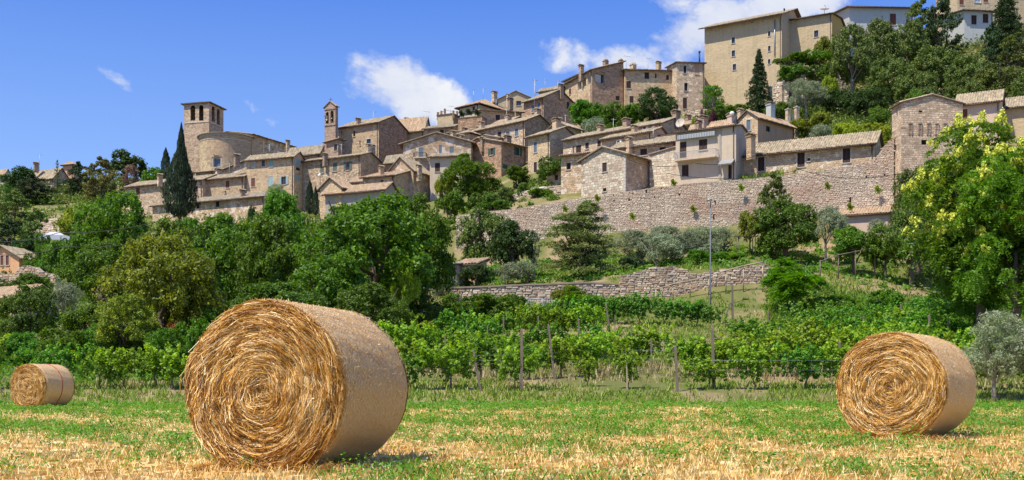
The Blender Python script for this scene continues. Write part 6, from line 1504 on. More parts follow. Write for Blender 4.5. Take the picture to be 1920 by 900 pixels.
    T('green bush at the left edge below the orange house', 'r_mid2', 'mid', 12, 520, 560, 60, 120, shrub=True, name='bush', cat='bush')
    k = 0
    desc = ['behind the small left bale', 'left of the small left bale', 'right of the small left bale', 'between the small bale and the big bale', 'under the yellow-green trees', 'beside the big straw bale', 'touching the left edge', 'just behind the front vines']
    for (px, yt, yb, w, Y, key, mt) in ((-10, 622, 700, 90, 60, 'r_mid', 'broad'), (55, 615, 700, 110, 61, 'r_fine', 'vine2'), (120, 610, 690, 100, 60, 'r_mid2', 'bright'), (180, 600, 690, 100, 61, 'r_fine2', 'vine2'), (250, 612, 700, 100, 58, 'r_mid', 'mid'), (312, 606, 700, 96, 57, 'r_fine', 'bright'), (360, 590, 700, 80, 59, 'r_mid2', 'bright'), (415, 560, 680, 100, 62, 'r_mid', 'bright')):
        o = T('leafy green thicket bush ' + desc[k], key, mt, px, yt, yb, w, Y, shrub=True, name='thicket_bush', cat='bush', group='bushes of the left thicket'); k += 1
    o = T('reddish tipped young growth beside the big straw bale', 'r_mid', 'redtip', 345, 592, 640, 66, 60, shrub=True, name='shrub', cat='shrub')
    T('small yellow-leaved tree between the oaks and the rampart', 'r_mid', 'limey', 762, 480, 560, 60, 82)
    T('green undergrowth below the central oaks', 'r_fine2', 'broad', 745, 560, 640, 80, 76, shrub=True, name='shrub', cat='shrub')
    # small tufts growing out of the rampart
    for px, py, Y, lb in ((1186, 406, 132.5, 'fern tuft growing on the rampart above the olives'), (1552, 349, 124.6, 'weed tuft hanging from the rampart below the long house'), (1594, 388, 122.6, 'weed tuft on the tiled edge of the rampart foot'), (1263, 343, 132.4, 'weed tuft on the rampart top beside the pale gabled house'), (1120, 372, 134.2, 'weed tuft near the top of the rampart behind the juniper'), (1390, 352, 129, 'weed tuft on the rampart below the balcony house'), (1440, 372, 127.6, 'weed tuft on the rampart behind the layered pine'), (1646, 356, 123.2, 'weed tuft on the rampart beside the watch tower'), (1060, 392, 136.0, 'dry tuft on the rampart left of the juniper'), (1300, 392, 131.2, 'dry tuft on the rampart left of the lamp post')):
        c = P(px, py, Y); o = link_mesh('wall_weed', crown_mesh('r_coarse', 'limey'), None, tuple(c - Vector((0, .1, .6)))); o.scale = (.42, .25, .62); tag(o, lb, 'weed')
        o.material_slots[0].link = 'OBJECT'; o.material_slots[0].material = L['limey']
    for px, py, w, lb in ((1476, 0, 0, ''),): pass
    # hedge on the garden terrace
    for i, (px, py, w) in enumerate(((866, 209, 14), (880, 206, 16), (895, 207, 14))):
        c = P(px, py + 6, 197); o = link_mesh('hedge', crown_mesh('r_coarse', 'bright'), None, tuple(c - Vector((0, .2, .6)))); o.scale = (w / F * 197 / 2, .7, .75); tag(o, ('left', 'middle', 'right')[i] + ' bright hedge ball on the dark garden terrace', 'hedge')
build_trees()

# ---------------------------------------------------------------- vineyard
def vine_protos():
    out = []
    for s in range(5):
        rng = np.random.default_rng(50 + s); ncl = 62; w = 1.15
        Cn = np.stack([rng.normal(0, .55, ncl) * w, rng.normal(0, .26, ncl), 1.28 + rng.normal(0, .30, ncl)], 1)
        sh = []
        for k in range(13):
            x0 = rng.uniform(-1.1, 1.1); 
            hs = rng.uniform(.5, 1.25); dx = rng.normal(0, .10)
            for q in range(5): sh.append((x0 + dx * q, rng.normal(0, .12), 1.45 + q * .16 * hs))
        for k in range(5):
            x0 = rng.uniform(-1, 1)
            for q in range(3): sh.append((x0, rng.normal(0, .2), 1.0 - q * .16))
        Cn = np.concatenate([Cn, np.array(sh)]); Cn[:, 2] = np.maximum(Cn[:, 2], .45)
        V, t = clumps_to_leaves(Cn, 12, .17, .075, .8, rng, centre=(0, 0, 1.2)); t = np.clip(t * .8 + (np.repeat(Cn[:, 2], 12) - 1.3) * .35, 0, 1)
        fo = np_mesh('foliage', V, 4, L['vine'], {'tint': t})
        mb = MB(); r = random.Random(s); x = r.uniform(-.1, .1)
        mb.tube([(0, 0, -.3), (x, .03, .3), (x * 2 + .05, -.02, .62), (x + .02, 0, .95)], [.055, .045, .04, .032], 7)
        for sx in (-1, 1): mb.tube([(x + .02, 0, .92), (x + sx * .5, .04, 1.05 + r.uniform(-.1, .1)), (x + sx * 1.05, 0, 1.08)], [.028, .02, .012], 5)
        out.append((fo, mb.mesh('trunk', M['bark'])))
    return out
def build_vines():
    pr = vine_protos(); rnd = random.Random(3); n = 0
    rows = [  # distance, spans of photo columns, words for the row, foliage
        (49.6, [(772, 985), (1330, 1385), (1420, 1560), (1580, 1960)], 'front row of vines beside the mown field', 'vine', 1.0, 2.0),
        (50.0, [(-40, 22), (118, 215), (232, 352)], 'front vine row behind the small left bale', 'vine', 1.0, 1.7),
        (55.5, [(745, 1120), (1290, 1390), (1395, 1980)], 'second row of vines from the field', 'vine', 1.0, 1.7),
        (62, [(735, 1260), (1380, 1990)], 'third row of vines from the field', 'vine', 1.02, 1.75),
        (70, [(730, 1230), (1400, 1990)], 'fourth row of vines up the slope', 'vine2', 1.05, 1.8),
        (66, [(1430, 1990)], 'packed vines in the middle of the right vineyard', 'vine', 1.02, 1.6),
        (74.5, [(1480, 1990)], 'packed vines higher up in the right vineyard', 'vine2', 1.05, 1.6),
        (79, [(745, 1140), (1500, 1990)], 'fifth row of vines up the slope', 'vine', 1.1, 1.9),
        (85, [(1000, 1345), (1560, 1990)], 'dark dense top row of vines below the terrace wall', 'vine2', .98, 1.3)]
    marks = [(20, 'at the left edge'), (170, 'behind the small bale'), (300, 'between the two left bales'), (790, 'next to the big bale'), (900, 'by the leaning post'), (980, 'by the tall dark post'), (1060, 'under the wire gate'), (1150, 'below the terrace wall corner'), (1240, 'by the bare post in the gap'), (1340, 'below the lamp post'), (1440, 'under the small bright tree'), (1540, 'left of the right bale'), (1640, 'above the right bale'), (1740, 'above the right bale top edge'), (1840, 'beside the silver olive'), (1930, 'at the right edge')]
    names = {}
    shorts = ['front row', 'front row', 'second row', 'third row', 'fourth row', 'packed lower right row', 'packed upper right row', 'fifth row', 'dark top row']
    for (Y, spans, words, mt, sc, sp), short in zip(rows, shorts):
        for (p0, p1) in spans:
            x = (p0 - 960) / F * Y; x1 = (p1 - 960) / F * Y
            while x < x1:
                if rnd.random() < .04: x += sp * .6; continue
                yy = Y + rnd.uniform(-.3, .3); z = ground_z(x, yy); px = 960 + F * x / yy; fo, tr = pr[rnd.randrange(5)]
                root = empty('grapevine', (x, yy, z), rnd.choice((0, math.pi)) + rnd.uniform(-.15, .15)); s = sc * rnd.uniform(.84, 1.12); root.scale = (s, s, s * rnd.uniform(.9, 1.1) * (1.0 if rnd.random() > .1 else .75))
                mk = min(marks, key=lambda m: abs(m[0] - px))[1]
                tag(root, None, 'grapevine', 'grapevines of the ' + words); names.setdefault((mk, short), []).append((px, root))
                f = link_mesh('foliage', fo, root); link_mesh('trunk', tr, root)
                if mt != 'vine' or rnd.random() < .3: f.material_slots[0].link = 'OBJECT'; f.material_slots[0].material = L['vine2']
                x += sp * rnd.uniform(.8, 1.15); n += 1
    ords = ['leftmost', 'second', 'third', 'fourth', 'fifth', 'sixth', 'seventh', 'eighth', 'ninth', 'tenth']
    for (mk, short), lst in names.items():
        lst.sort(key=lambda q: q[0])
        for i, (px, o) in enumerate(lst):
            o['label'] = 'leafy grapevine ' + mk + ', ' + short if len(lst) == 1 else (ords[i] + (' grapevine' if i == 0 else ' grapevine from the left') + ' ' + mk + ', ' + short)
    # young vines standing alone
    for px, Y, s, lb in ((1176, 50, .62, 'young isolated vine on its pale stake in the gap of the front row'), (1100, 51, .5, 'small bare young vine right of the tall dark post'), (1148, 58, .6, 'young vine in the dry grass below the gate')):
        g = G(px, Y); root = empty('grapevine', g); root.scale = (s, s, s * 1.3); tag(root, lb, 'grapevine'); link_mesh('foliage', pr[2][0], root); link_mesh('trunk', pr[2][1], root)
build_vines()

# ---------------------------------------------------------------- posts, lamp, rail, gate, cables, car
def post(label, a, b, Y, w=.10, mat='postwood', dY=0.0):
    """a=(px,py) foot, b=(px,py) head"""
    f = P(a[0], a[1], Y); g = ground_z(f.x, f.y); f.z = min(f.z, g) - .25; t = P(b[0], b[1], Y + dY); d = (t - f); L_ = d.length; d.normalize()
    u = d.cross(Vector((0, 1, 0))).normalized(); v = u.cross(d); mb = MB(); q = w / 2; k = q * .8
    for (r0, r1, s0, s1) in ((q, k, 0, .5), (k, k * .95, .5, .97), (k * .95, k * .6, .97, 1.0)):
        c0, c1 = f + d * L_ * s0 - f, f + d * L_ * s1 - f
        for (su, sv), (tu, tv) in (((-1, -1), (1, -1)), ((1, -1), (1, 1)), ((1, 1), (-1, 1)), ((-1, 1), (-1, -1))):
            mb.poly([c0 + u * su * r0 + v * sv * r0, c0 + u * tu * r0 + v * tv * r0, c1 + u * tu * r1 + v * tv * r1, c1 + u * su * r1 + v * sv * r1])
    c1 = d * L_; kk = k * .6; mb.poly([c1 - u * kk - v * kk, c1 + u * kk - v * kk, c1 + u * kk + v * kk, c1 - u * kk + v * kk])
    o = link_mesh('vine_post', mb.mesh('vine_post', M[mat]), None, tuple(f)); tag(o, label, 'post'); return o
def build_posts():
    D = [('leaning grey post in the front vine row near the big bale', (903, 719), (887, 655), 49.3, .12), ('tall dark post in the front vine row', (978, 719), (978, 616), 49.2, .15), ('leaning dark post behind the tall dark post', (1041, 690), (1028, 607), 55, .13),
         ('thin dark post leaning beside the isolated young vine', (1095, 688), (1084, 597), 58, .11), ('pale bare post standing in the gap of the vines', (1271, 719), (1266, 647), 49.2, .13), ('dark post among the vines below the lamp post', (1339, 714), (1335, 612), 50.2, .15),
         ('short pale post under the dark shrub by the oaks', (877, 630), (875, 600), 76, .14), ('short pale post in front of the elder bush', (944, 622), (944, 594), 78, .14), ('leaning post in front of the terrace wall corner', (1146, 626), (1136, 569), 79, .14),
         ('slim pale stake right of the leaning wall corner post', (1153, 622), (1153, 590), 79, .08), ('tall grey braced post on the dry slope', (1374, 604), (1373, 533), 87.5, .18), ('grey post above the vines right of the braced post', (1387, 634), (1387, 600), 78, .14),
         ('leaning post among the vines under the small bright tree', (1436, 632), (1441, 584), 77, .14), ('first of two short posts at the small bright tree', (1471, 590), (1470, 563), 90, .16), ('second short post right of the small bright tree foot', (1477, 592), (1476, 565), 91, .16),
         ('pointed post behind the right straw bale top', (1742, 640), (1742, 590), 66, .13), ('post among the vines left of the silver olive', (1779, 640), (1778, 597), 67, .12), ('tall post against the bramble bank on the right', (1806, 592), (1806, 556), 82, .14), ('leaning post under the blossoming tree', (1842, 590), (1844, 542), 80, .16),
         ('grey post top beside the blossoming tree trunk', (1856, 560), (1855, 529), 86, .16), ('stake in the left vine row beside the thicket', (322, 722), (322, 690), 50, .09), ('thin stake leaning beside the left vines', (96, 690), (95, 664), 52, .08), ('small post at the right end of the front vines', (1576, 700), (1574, 640), 54, .12)]
    D += [('thin post in the vines above the isolated young vine', (1185, 668), (1184, 612), 62, .10), ('thin post among the vines left of the pale bare post', (1222, 690), (1221, 634), 56, .10), ('thin post in the second vine row under the braced post', (1400, 694), (1399, 636), 56, .10),
         ('thin post in the vines below the small bright tree', (1462, 672), (1461, 612), 62.5, .10), ('thin post in the vines up and left of the right bale', (1530, 690), (1528, 628), 56, .10), ('thin post rising from the packed vines above the right bale', (1620, 640), (1619, 592), 70.5, .11),
         ('thin post in the upper vines below the grassy bank', (1690, 612), (1689, 570), 79.5, .12), ('slanting thin post in the vines beside the big bale', (842, 690), (834, 630), 56, .10), ('thin post in the third vine row under the elder bush', (915, 668), (914, 612), 62.5, .10), ('thin post in the upper vines under the wire gate', (1010, 640), (1009, 592), 70.5, .11)]
    for lb, a, b, Y, w in D: post(lb, a, b, Y, w)
    post('slanting brace leaning against the tall grey post', (1352, 604), (1371, 566), 87.3, .12, 'postwood', .1)
    post('pale supporting stake of the isolated young vine', (1176, 726), (1175, 680), 49.7, .07, 'railwood')
    # trellis wires
    mb = MB()
    for Y, p0, p1 in ((49.5, 772, 1000), (49.5, 1330, 1960), (55.4, 745, 1960), (61.9, 735, 1960)):
        for h in (.95, 1.4):
            pts = []
            for px in np.arange(p0, p1, 40): g = G(px, Y); pts.append(g + Vector((0, 0, h)))
            mb.tube(pts, .006, 3)
    o = mb.build('trellis_wire', M['metal']); tag(o, 'thin steel trellis wires strung along the vine rows', 'wire', kind='stuff')
def build_lamp():
    g = G(1332, 93); t = P(1332, 379, 93); root = empty('street_lamp', g); tag(root, 'slim grey lamp post rising in front of the rampart', 'street lamp')
    mb = MB(); mb.tube([(g.x, g.y, g.z - .5), (g.x, g.y, g.z + 1.2), (g.x, g.y, t.z)], [.085, .065, .04], 10); mb.tube([(g.x, g.y, g.z + 1.2), (g.x, g.y, g.z + 1.26)], .08, 10); mb.build('pole', M['lampmetal'], root, g)
    h = MB(); d = Vector((-.25, -.1, 0)); h.tube([t, t + Vector((0, 0, .08)), t + d + Vector((0, 0, .12))], .035, 6); h.build('arm', M['metal'], root, g)
    hd = MB(); c = t + Vector((-.12, -.1, .12))
    for a, b, ra, rb in ((0, .06, .24, .27), (.06, .14, .27, .20), (.14, .18, .20, .06)): hd.tube([c + Vector((0, 0, a)), c + Vector((0, 0, b))], [ra, rb], 12)
    ho = hd.build('lamp_head', M['metal'], root, g); gl = MB(); gl.tube([c + Vector((0, 0, -.07)), c + Vector((0, 0, -.002))], [.12, .21], 12); gl.build('lamp_glass', M['white'], ho, g)
    # small far lamp bracket on the left slope
    a = P(74, 398, 165); root = empty('street_lamp', a); tag(root, 'small white street lamp leaning out below the left conifers', 'street lamp'); mb = MB(); b = G(74, 165); mb.tube([(a.x, a.y, b.z), (a.x, a.y, a.z)], .06, 6); mb.build('pole', M['metal'], root, a)
    mb = MB(); mb.box(a + Vector((.25, 0, .05)), (.4, 0, .06), (0, .12, 0), (0, 0, .07)); mb.build('lamp_head', M['white'], root, a)
def build_rail():
    pts = [(1216, 563), (1230, 543), (1245, 539), (1262, 533), (1294, 527), (1329, 518), (1361, 508), (1394, 499), (1430, 492)]
    bot = [567, 566, 562, 558, 548, 541, 532, 527, 519]
    Ys = [97.5] * 9; org = G(1216, 97.5); root = empty('handrail', org); tag(root, 'pale rustic wooden handrail with crossed braces climbing along the terrace wall', 'handrail')
    tops = [P(px, py, Y) for (px, py), Y in zip(pts, Ys)]; bots = [P(px, b, Y) for (px, _), b, Y in zip(pts, bot, Ys)]
    for i in range(1, 9):
        mb = MB(); b = bots[i].copy(); b.z = min(b.z, ground_z(b.x, b.y)) - .15; mb.tube([b, tops[i]], .06, 6); mb.build('post', M['railwood'], root, org)
    for i in range(1, 8):
        mb = MB(); o = Vector((0, -.07, .03)); mb.tube([tops[i] + o, tops[i+1] + o], .055, 6); mb.build('rail', M['railwood'], root, org)
        lo0 = bots[i] + Vector((0, -.05, .25)); lo1 = bots[i+1] + Vector((0, -.05, .25)); up0 = tops[i] - Vector((0, .05, .12)); up1 = tops[i+1] - Vector((0, .05, .12))
        mb = MB(); mb.tube([lo0, up1], .035, 5); mb.build('brace', M['railwood'], root, org); mb = MB(); mb.tube([up0 - Vector((0, .06, 0)), lo1 - Vector((0, .06, 0))], .035, 5); mb.build('brace', M['railwood'], root, org)
    # second short fence on the right slope
    org = G(1560, 101); root = empty('fence', org); tag(root, 'bare wooden rail fence on the bank under the silver olives', 'fence')
    tp = [P(1538, 488, 104), P(1572, 476, 104.5), P(1604, 470, 105), P(1640, 462, 106)]
    for p in tp: mb = MB(); z = ground_z(p.x, p.y); mb.tube([(p.x, p.y, min(z, p.z - .9) - .2), tuple(p)], .06, 6); mb.build('post', M['postwood'], root, org)
    for a, b in zip(tp[:-1], tp[1:]): mb = MB(); mb.tube([a - Vector((0, .08, .1)), b - Vector((0, .08, .1))], .045, 5); mb.build('rail', M['postwood'], root, org)
    # low chain-post row before the terrace wall
def build_gate():
    a, b = P(988, 561, 96), P(1040, 559, 96); z0, z1 = Zof(586, 96), Zof(560, 96); org = Vector(((a.x + b.x) / 2, 96, z0)); root = empty('wire_gate', org); tag(root, 'grey wire mesh gate below the pale garden wall', 'gate')
    f = MB()
    for x in (a.x, (a.x * .45 + b.x * .55), b.x): f.tube([(x, 96, z0 - .8), (x, 96, z1)], .05, 6)
    for z in (z0, z1): f.tube([(a.x, 96, z), (b.x, 96, z)], .035, 5)
    f.build('gate_frame', M['metal'], root, org); m_ = MB(); n = 16
    for i in range(1, n): x = a.x + (b.x - a.x) * i / n; m_.tube([(x, 96.01, z0), (x, 96.01, z1)], .012, 4)
    for i in range(1, 6): z = z0 + (z1 - z0) * i / 6; m_.tube([(a.x, 96.02, z), (b.x, 96.02, z)], .012, 4)
    m_.build('wire_mesh', M['metal'], root, org)
    # gate piers above the salmon house
    for px, yt, lb in ((1477.5, 206, 'left stone gate pier above the salmon house'), (1494, 202, 'right stone gate pier above the salmon house'), (1466.5, 161, 'stone gate pier with white cap beside the tall fir'), (1444, 164, 'low stone pier between the fir and the palace')):
        Y = 158 if yt > 180 else 186; c = P(px, yt, Y); g = ground_z(c.x, Y); root = empty('gate_pier', (c.x, Y, g)); tag(root, lb, 'gate pier'); mb = MB(); h = c.z - g + .6; mb.boxz((c.x, Y, g - .6 + h / 2), .55, .55, h, 0, .4); mb.build('shaft', M['stone_warm'], root, (c.x, Y, g))
        mb = MB(); mb.boxz((c.x, Y, c.z + .05), .72, .72, .12, 0, .4); mb.tube([(c.x, Y, c.z + .11), (c.x, Y, c.z + .3)], [.25, .04], 8); mb.build('cap', M['surround'], root, (c.x, Y, g))
    # iron gate between the piers
    mb = MB(); a, b = P(1480, 213, 158), P(1492, 211, 158)
    for i in range(9): x = a.x + (b.x - a.x) * i / 8; mb.tube([(x, 158, a.z - 2.0), (x, 158, a.z)], .018, 4)
    for dz in (.15, 1.0, 1.9): mb.tube([(a.x, 158, a.z - dz), (b.x, 158, a.z - dz)], .02, 4)
    o = mb.build('iron_gate', M['bluegrey']); tag(o, 'blue-grey iron gate hung between the two stone piers', 'gate')
    # garden pergola hut
    org = G(1398, 114); c = P(1398, 445, 114); root = empty('garden_hut', org); tag(root, 'small dark garden canopy on poles left of the dense dark tree', 'canopy'); 
    for sx in (-1, 1):
        for sy in (-1, 1): mb = MB(); mb.tube([(c.x + sx * .9, 114 + sy * .6, org.z - .2), (c.x + sx * .9, 114 + sy * .6, c.z)], .05, 5); mb.build('leg', M['postwood'], root, org)
    mb = MB(); mb.box((c.x, 114, c.z + .12), (1.15, 0, 0), (0, .85, .1), (0, 0, .04)); mb.build('roof', M['eave'], root, org)
def build_cables():
    def cab(label, pts, r=.02, sag=.6):
        A_ = [P(*p) for p in pts]; mb = MB(); out = []
        for a, b in zip(A_[:-1], A_[1:]):
            for k in range(13): t = k / 12; q = a.lerp(b, t); q.z -= sag * 4 * t * (1 - t); out.append(q)
        c0 = out[0]; mb.tube(out, r, 4); o = mb.build('overhead_cable', M['darkmetal']); tag(o, label, 'cable')
    cab('upper dark cable crossing the trees on the left slope', [(-40, 448, 100), (110, 436, 100), (330, 405, 100)], .028, .5)
    cab('lower dark cable crossing the trees on the left slope', [(-40, 472, 95), (120, 462, 95), (320, 438, 95)], .028, .5)
    cab('cable strung above the handrail corner of the rampart', [(1180, 300, 124), (1300, 305, 122), (1420, 290, 122)], .03, .6)
    cab('low cable passing in front of the long house', [(1250, 325, 122), (1500, 318, 118), (1700, 322, 108), (1960, 320, 100)], .03, .8)
    cab('higher cable in front of the blossoming tree', [(1660, 330, 108), (1800, 335, 85), (1980, 322, 60)], .022, .5)
def build_car():
    c = P(104, 446, 142); g = ground_z(c.x, c.y); z = max(g, Zof(456, 142)); root = empty('parked_car', (c.x, 142, z)); tag(root, 'white parked car half hidden on the left slope terrace', 'car'); o = (0, 0, 0)
    prof = [(-2.0, .35), (-2.05, .75), (-1.75, .92), (-1.15, 1.0), (-.6, 1.38), (.55, 1.42), (1.2, 1.02), (1.85, .88), (2.05, .6), (2.0, .35)]; mb = MB()
    for sy in (-1, 1): 
        q = [(x, sy * (.82 if zz < 1.05 else .66), zz) for x, zz in prof]; mb.poly(q if sy < 0 else q[::-1])
    for (x0, z0), (x1, z1) in zip(prof, prof[1:] + prof[:1]):
        w0, w1 = (.82 if z0 < 1.05 else .66), (.82 if z1 < 1.05 else .66); mb.poly([(x0, w0, z0), (x0, -w0, z0), (x1, -w1, z1), (x1, w1, z1)])
    link_mesh('body', mb.mesh('body', M['white']), root)
    mb = MB(); mb.poly([(-1.0, -.815, 1.0), (1.05, -.815, 1.02), (.5, -.67, 1.36), (-.55, -.67, 1.33)]); mb.poly([(-1.12, .7, 1.03), (-1.12, -.7, 1.03), (-.64, -.6, 1.37), (-.64, .6, 1.37)]); link_mesh('window', mb.mesh('window', M['glass']), root)
    for x in (-1.3, 1.3):
        for y in (-.8, .8):
            mb = MB(); mb.tube([(x, y - .1, .32), (x, y + .1, .32)], .32, 14); w = link_mesh('wheel', mb.mesh('wheel', M['dark']), root); mb = MB(); mb.tube([(x, y - .12, .32), (x, y + .12, .32)], .18, 10); link_mesh('rim', mb.mesh('rim', M['metal']), w)
    # white globe lamp and laundry on the cluttered roof
    root.rotation_euler = (0, 0, .25)
    for px, py, r, lb in ((1372.5, 213, .32, 'white globe lamp on the pink chimney block'),):
        q = P(px, py, 146); mb = MB()
        for k in range(6):
            a0, a1 = -math.pi / 2 + k * math.pi / 6, -math.pi / 2 + (k + 1) * math.pi / 6; mb.tube([(q.x, q.y, q.z + r * math.sin(a0)), (q.x, q.y, q.z + r * math.sin(a1))], [r * math.cos(a0) + .01, r * math.cos(a1) + .01], 12, 0, False)
        o = mb.build('globe_lamp', M['white']); tag(o, lb, 'lamp')
build_posts(); build_lamp(); build_rail(); build_gate(); build_cables(); build_car()

# ---------------------------------------------------------------- straw bales
def net_material():
    m, T = new_mat('bale_net_wrap')
    uv = T.n('ShaderNodeUVMap').outputs[0]; se = T.n('ShaderNodeSeparateXYZ', {0: uv}); u, v = se.outputs[0], se.outputs[1]   # u along the axis, v round the drum
    wob = T.noise(T.n('ShaderNodeMapping', {0: uv, 3: (6, 1.5, 1)}).outputs[0], 1.0, 3, .5)
    lines = T.math('SINE', T.math('MULTIPLY', T.math('ADD', u, T.math('MULTIPLY', wob, .012)), 2 * math.pi / .034))
    lines = T.ramp(lines, [(0.35, 0.0), (0.8, 1.0)])
    fl = T.n('ShaderNodeTexNoise', {'Vector': T.n('ShaderNodeMapping', {0: uv, 3: (70, 26, 1)}).outputs[0], 'Scale': 1.0, 'Detail': 4.0, 'Roughness': .7, 'Distortion': .8}).outputs[0]
    fl2 = T.n('ShaderNodeTexNoise', {'Vector': T.n('ShaderNodeMapping', {0: uv, 3: (150, 46, 1)}).outputs[0], 'Scale': 1.0, 'Detail': 3.0, 'Roughness': .8, 'Distortion': 1.2}).outputs[0]
    big = T.noise(uv, 2.2, 4, .6)
    st = T.mix(T.ramp(fl, [(.3, 0), (.7, 1)]), (0.50, 0.22, 0.03), (0.88, 0.54, 0.15))
    st = T.mix(T.ramp(fl2, [(.53, 0), (.62, 1)]), st, (0.95, 0.80, 0.50))
    net = T.mix(big, (0.86, 0.72, 0.50), (0.95, 0.86, 0.68))
    col = T.mix(T.math('ADD', T.math('MULTIPLY', lines, .46), .03), T.mix(.12, st, (0.16, 0.07, 0.015)), net)
    col = T.mix(T.ramp(fl2, [(.30, .6), (.38, 0)]), col, (0.07, 0.045, 0.035))
    return finish(m, T, col, .45, T.math('ADD', T.math('MULTIPLY', lines, .5), T.math('ADD', fl, T.math('MULTIPLY', fl2, .8))), .012, .9, spec=.45)
def build_bale(label, cx, Y, az_deg, D, Lb, nst, seed, cord=False):
    """(cx) photo column of the centre of the seen face, Y its distance; az_deg: heading of that face from the picture plane"""
    rng = np.random.default_rng(seed); Rr = D / 2; x0 = (cx - 960) / F * Y; n = Vector((math.sin(R(az_deg)), -math.cos(R(az_deg)), 0)); root = empty('straw_bale', (x0, Y, 0)); tag(root, label, 'straw bale')
    e1 = Vector((math.cos(R(az_deg)), math.sin(R(az_deg)), 0)); up = Vector((0, 0, 1)); ctr = Vector((0, 0, Rr - .02))
    e1n, nn_, upn, cn = (np.array(v) for v in (e1, n, up, ctr))
    ph = rng.uniform(0, 6.28, 6)
    def rad(a, s): return Rr * (1 + .010 * np.sin(3 * a + ph[0]) + .007 * np.sin(5 * a + ph[1] + s * 2) + .004 * np.sin(11 * a + ph[2]) + .003 * np.sin(23 * a + s * 9 + ph[3]))
    NA, NS = 160, 36; ss = np.linspace(0, 1, NS + 1); aa = np.linspace(0, 2 * np.pi, NA + 1)
    V = []; UVs = []
    for s in ss:
        edge = min(s, 1 - s); k = 1 - .075 * max(0, 1 - edge / .07) ** 2
        for a in aa:
            r = rad(a, s) * k; p = cn + e1n * math.cos(a) * r + upn * math.sin(a) * r - nn_ * s * Lb; p[2] = max(p[2], .004); V.append(p); UVs.append((s * Lb, a * Rr))
    Fc = [(i * (NA + 1) + j, (i + 1) * (NA + 1) + j, (i + 1) * (NA + 1) + j + 1, i * (NA + 1) + j + 1) for i in range(NS) for j in range(NA)]
    me = bpy.data.meshes.new('net_wrap'); me.from_pydata([tuple(p) for p in V], [], Fc); uvl = me.uv_layers.new(name='UVMap')
    uvl.data.foreach_set('uv', [c for f in Fc for i in f for c in UVs[i]]); me.polygons.foreach_set('use_smooth', [True] * len(Fc)); me.materials.append(M['net']); me.update(); link_mesh('net_wrap', me, root)
    # layered face relief
    def relief(r, a):   # r 0..1
        q = r + .022 * a / math.pi
        return .012 * np.sin(q * 29 + 2.6 * np.sin(2 * a + ph[4])) + .008 * np.sin(q * 67 + 3 * np.sin(3 * a + ph[5])) + .006 * np.sin(q * 131 + 4 * np.sin(2 * a)) - .24 * np.clip(r - .88, 0, 1) - .04 * np.exp(-(r / .10) ** 2) + .014 * np.sin(3 * a + 7 * r + ph[1]) + .010 * np.sin(7 * a - 13 * r) + .006 * np.sin(17 * a + 11 * r)
    for side in (0, 1):
        NR = 40; V = []
        for i in range(NR + 1):
            r = i / NR
            for a in aa[:-1]:
                rr = rad(a, side) * r * .97; d = (relief(np.array(r), a) - .02) if side == 0 else -.01 + .01 * math.sin(r * 40)
                off = nn_ * d if side == 0 else -nn_ * (Lb + d); p = cn + e1n * math.cos(a) * rr + upn * math.sin(a) * rr + off; p[2] = max(p[2], .003); V.append(p)
        Fc = np.array([(i * NA + j, i * NA + (j + 1) % NA, (i + 1) * NA + (j + 1) % NA, (i + 1) * NA + j) for i in range(NR) for j in range(NA)])
        if side: Fc = Fc[:, ::-1]
        link_mesh('packed_straw', np_grid('packed_straw', np.array(V), Fc, M['packed']), root)
    # loose straw stalks of the face: curved two-segment blades following the winding
    r = np.sqrt(rng.random(nst)) * 1.0; a = rng.uniform(0, 2 * np.pi, nst); Ls = rng.gamma(2.6, .05, nst) + .06; Ls = np.minimum(Ls, .45) * np.clip(.3 + r, .3, 1)
    wild = rng.random(nst) < (.10 + .35 * np.exp(-(r / .25) ** 2)); tl = np.where(wild, rng.normal(0, .8, nst), rng.normal(0, .11, nst)); wd = rng.uniform(.0010, .0028, nst) * (1 + .8 * rng.random(nst) ** 5) * (1 + max(0, Y - 16) * .012)
    swirl = fbm2(np.cos(a) * r * 3, np.sin(a) * r * 3, 1.0, seed + 3) * .17
    K = 3; pts = []; r = np.sqrt(rng.random(nst)); th = np.pi / 2 + tl + swirl; bend = rng.normal(0, .5, nst)
    for k in range(K + 1):
        t = (k / K - .5) * Ls; rad_ = np.maximum(rad(a, 0), .1)
        ux = r + np.cos(th + bend * t * 2) * t / Rr; uy = np.sin(th + bend * t * 2) * t / Rr   # a straight stalk lies along the chord
        ang = a + np.arctan2(uy, ux); rr = np.hypot(ux, uy) - .28 * (t / Rr) ** 2 / np.maximum(r, .25); rr = np.clip(rr, 0, 1.0)
        q = rad(ang, 0) * rr * .985; dz = relief(rr, ang) + .006 + rng.random(nst) * .0 ; pts.append((ang, q, dz))
    lift = rng.gamma(1.5, .012, nst); poke = rng.random(nst) < .07; lift2 = np.where(poke, rng.uniform(.02, .10, nst), rng.uniform(-.004, .012, nst)); edge = np.clip((r - .82) * 5, 0, 1)
    P3 = []
    for k, (ang, q, dz) in enumerate(pts):
        h = dz + lift + lift2 * (k / K) ** 1.5 + edge * .010; P3.append(cn + np.cos(ang)[:, None] * q[:, None] * e1n + np.sin(ang)[:, None] * q[:, None] * upn + h[:, None] * nn_)
    P3 = np.stack(P3, 1); P3[..., 2] = np.maximum(P3[..., 2], .006)
    dirv = P3[:, -1] - P3[:, 0]; dirv /= np.maximum(np.linalg.norm(dirv, axis=1, keepdims=True), 1e-6); side_ = np.cross(dirv, nn_ + rng.normal(0, .55, (nst, 3))); side_ /= np.maximum(np.linalg.norm(side_, axis=1, keepdims=True), 1e-6); side_ *= wd[:, None]
    Q = np.zeros((nst, K, 4, 3))
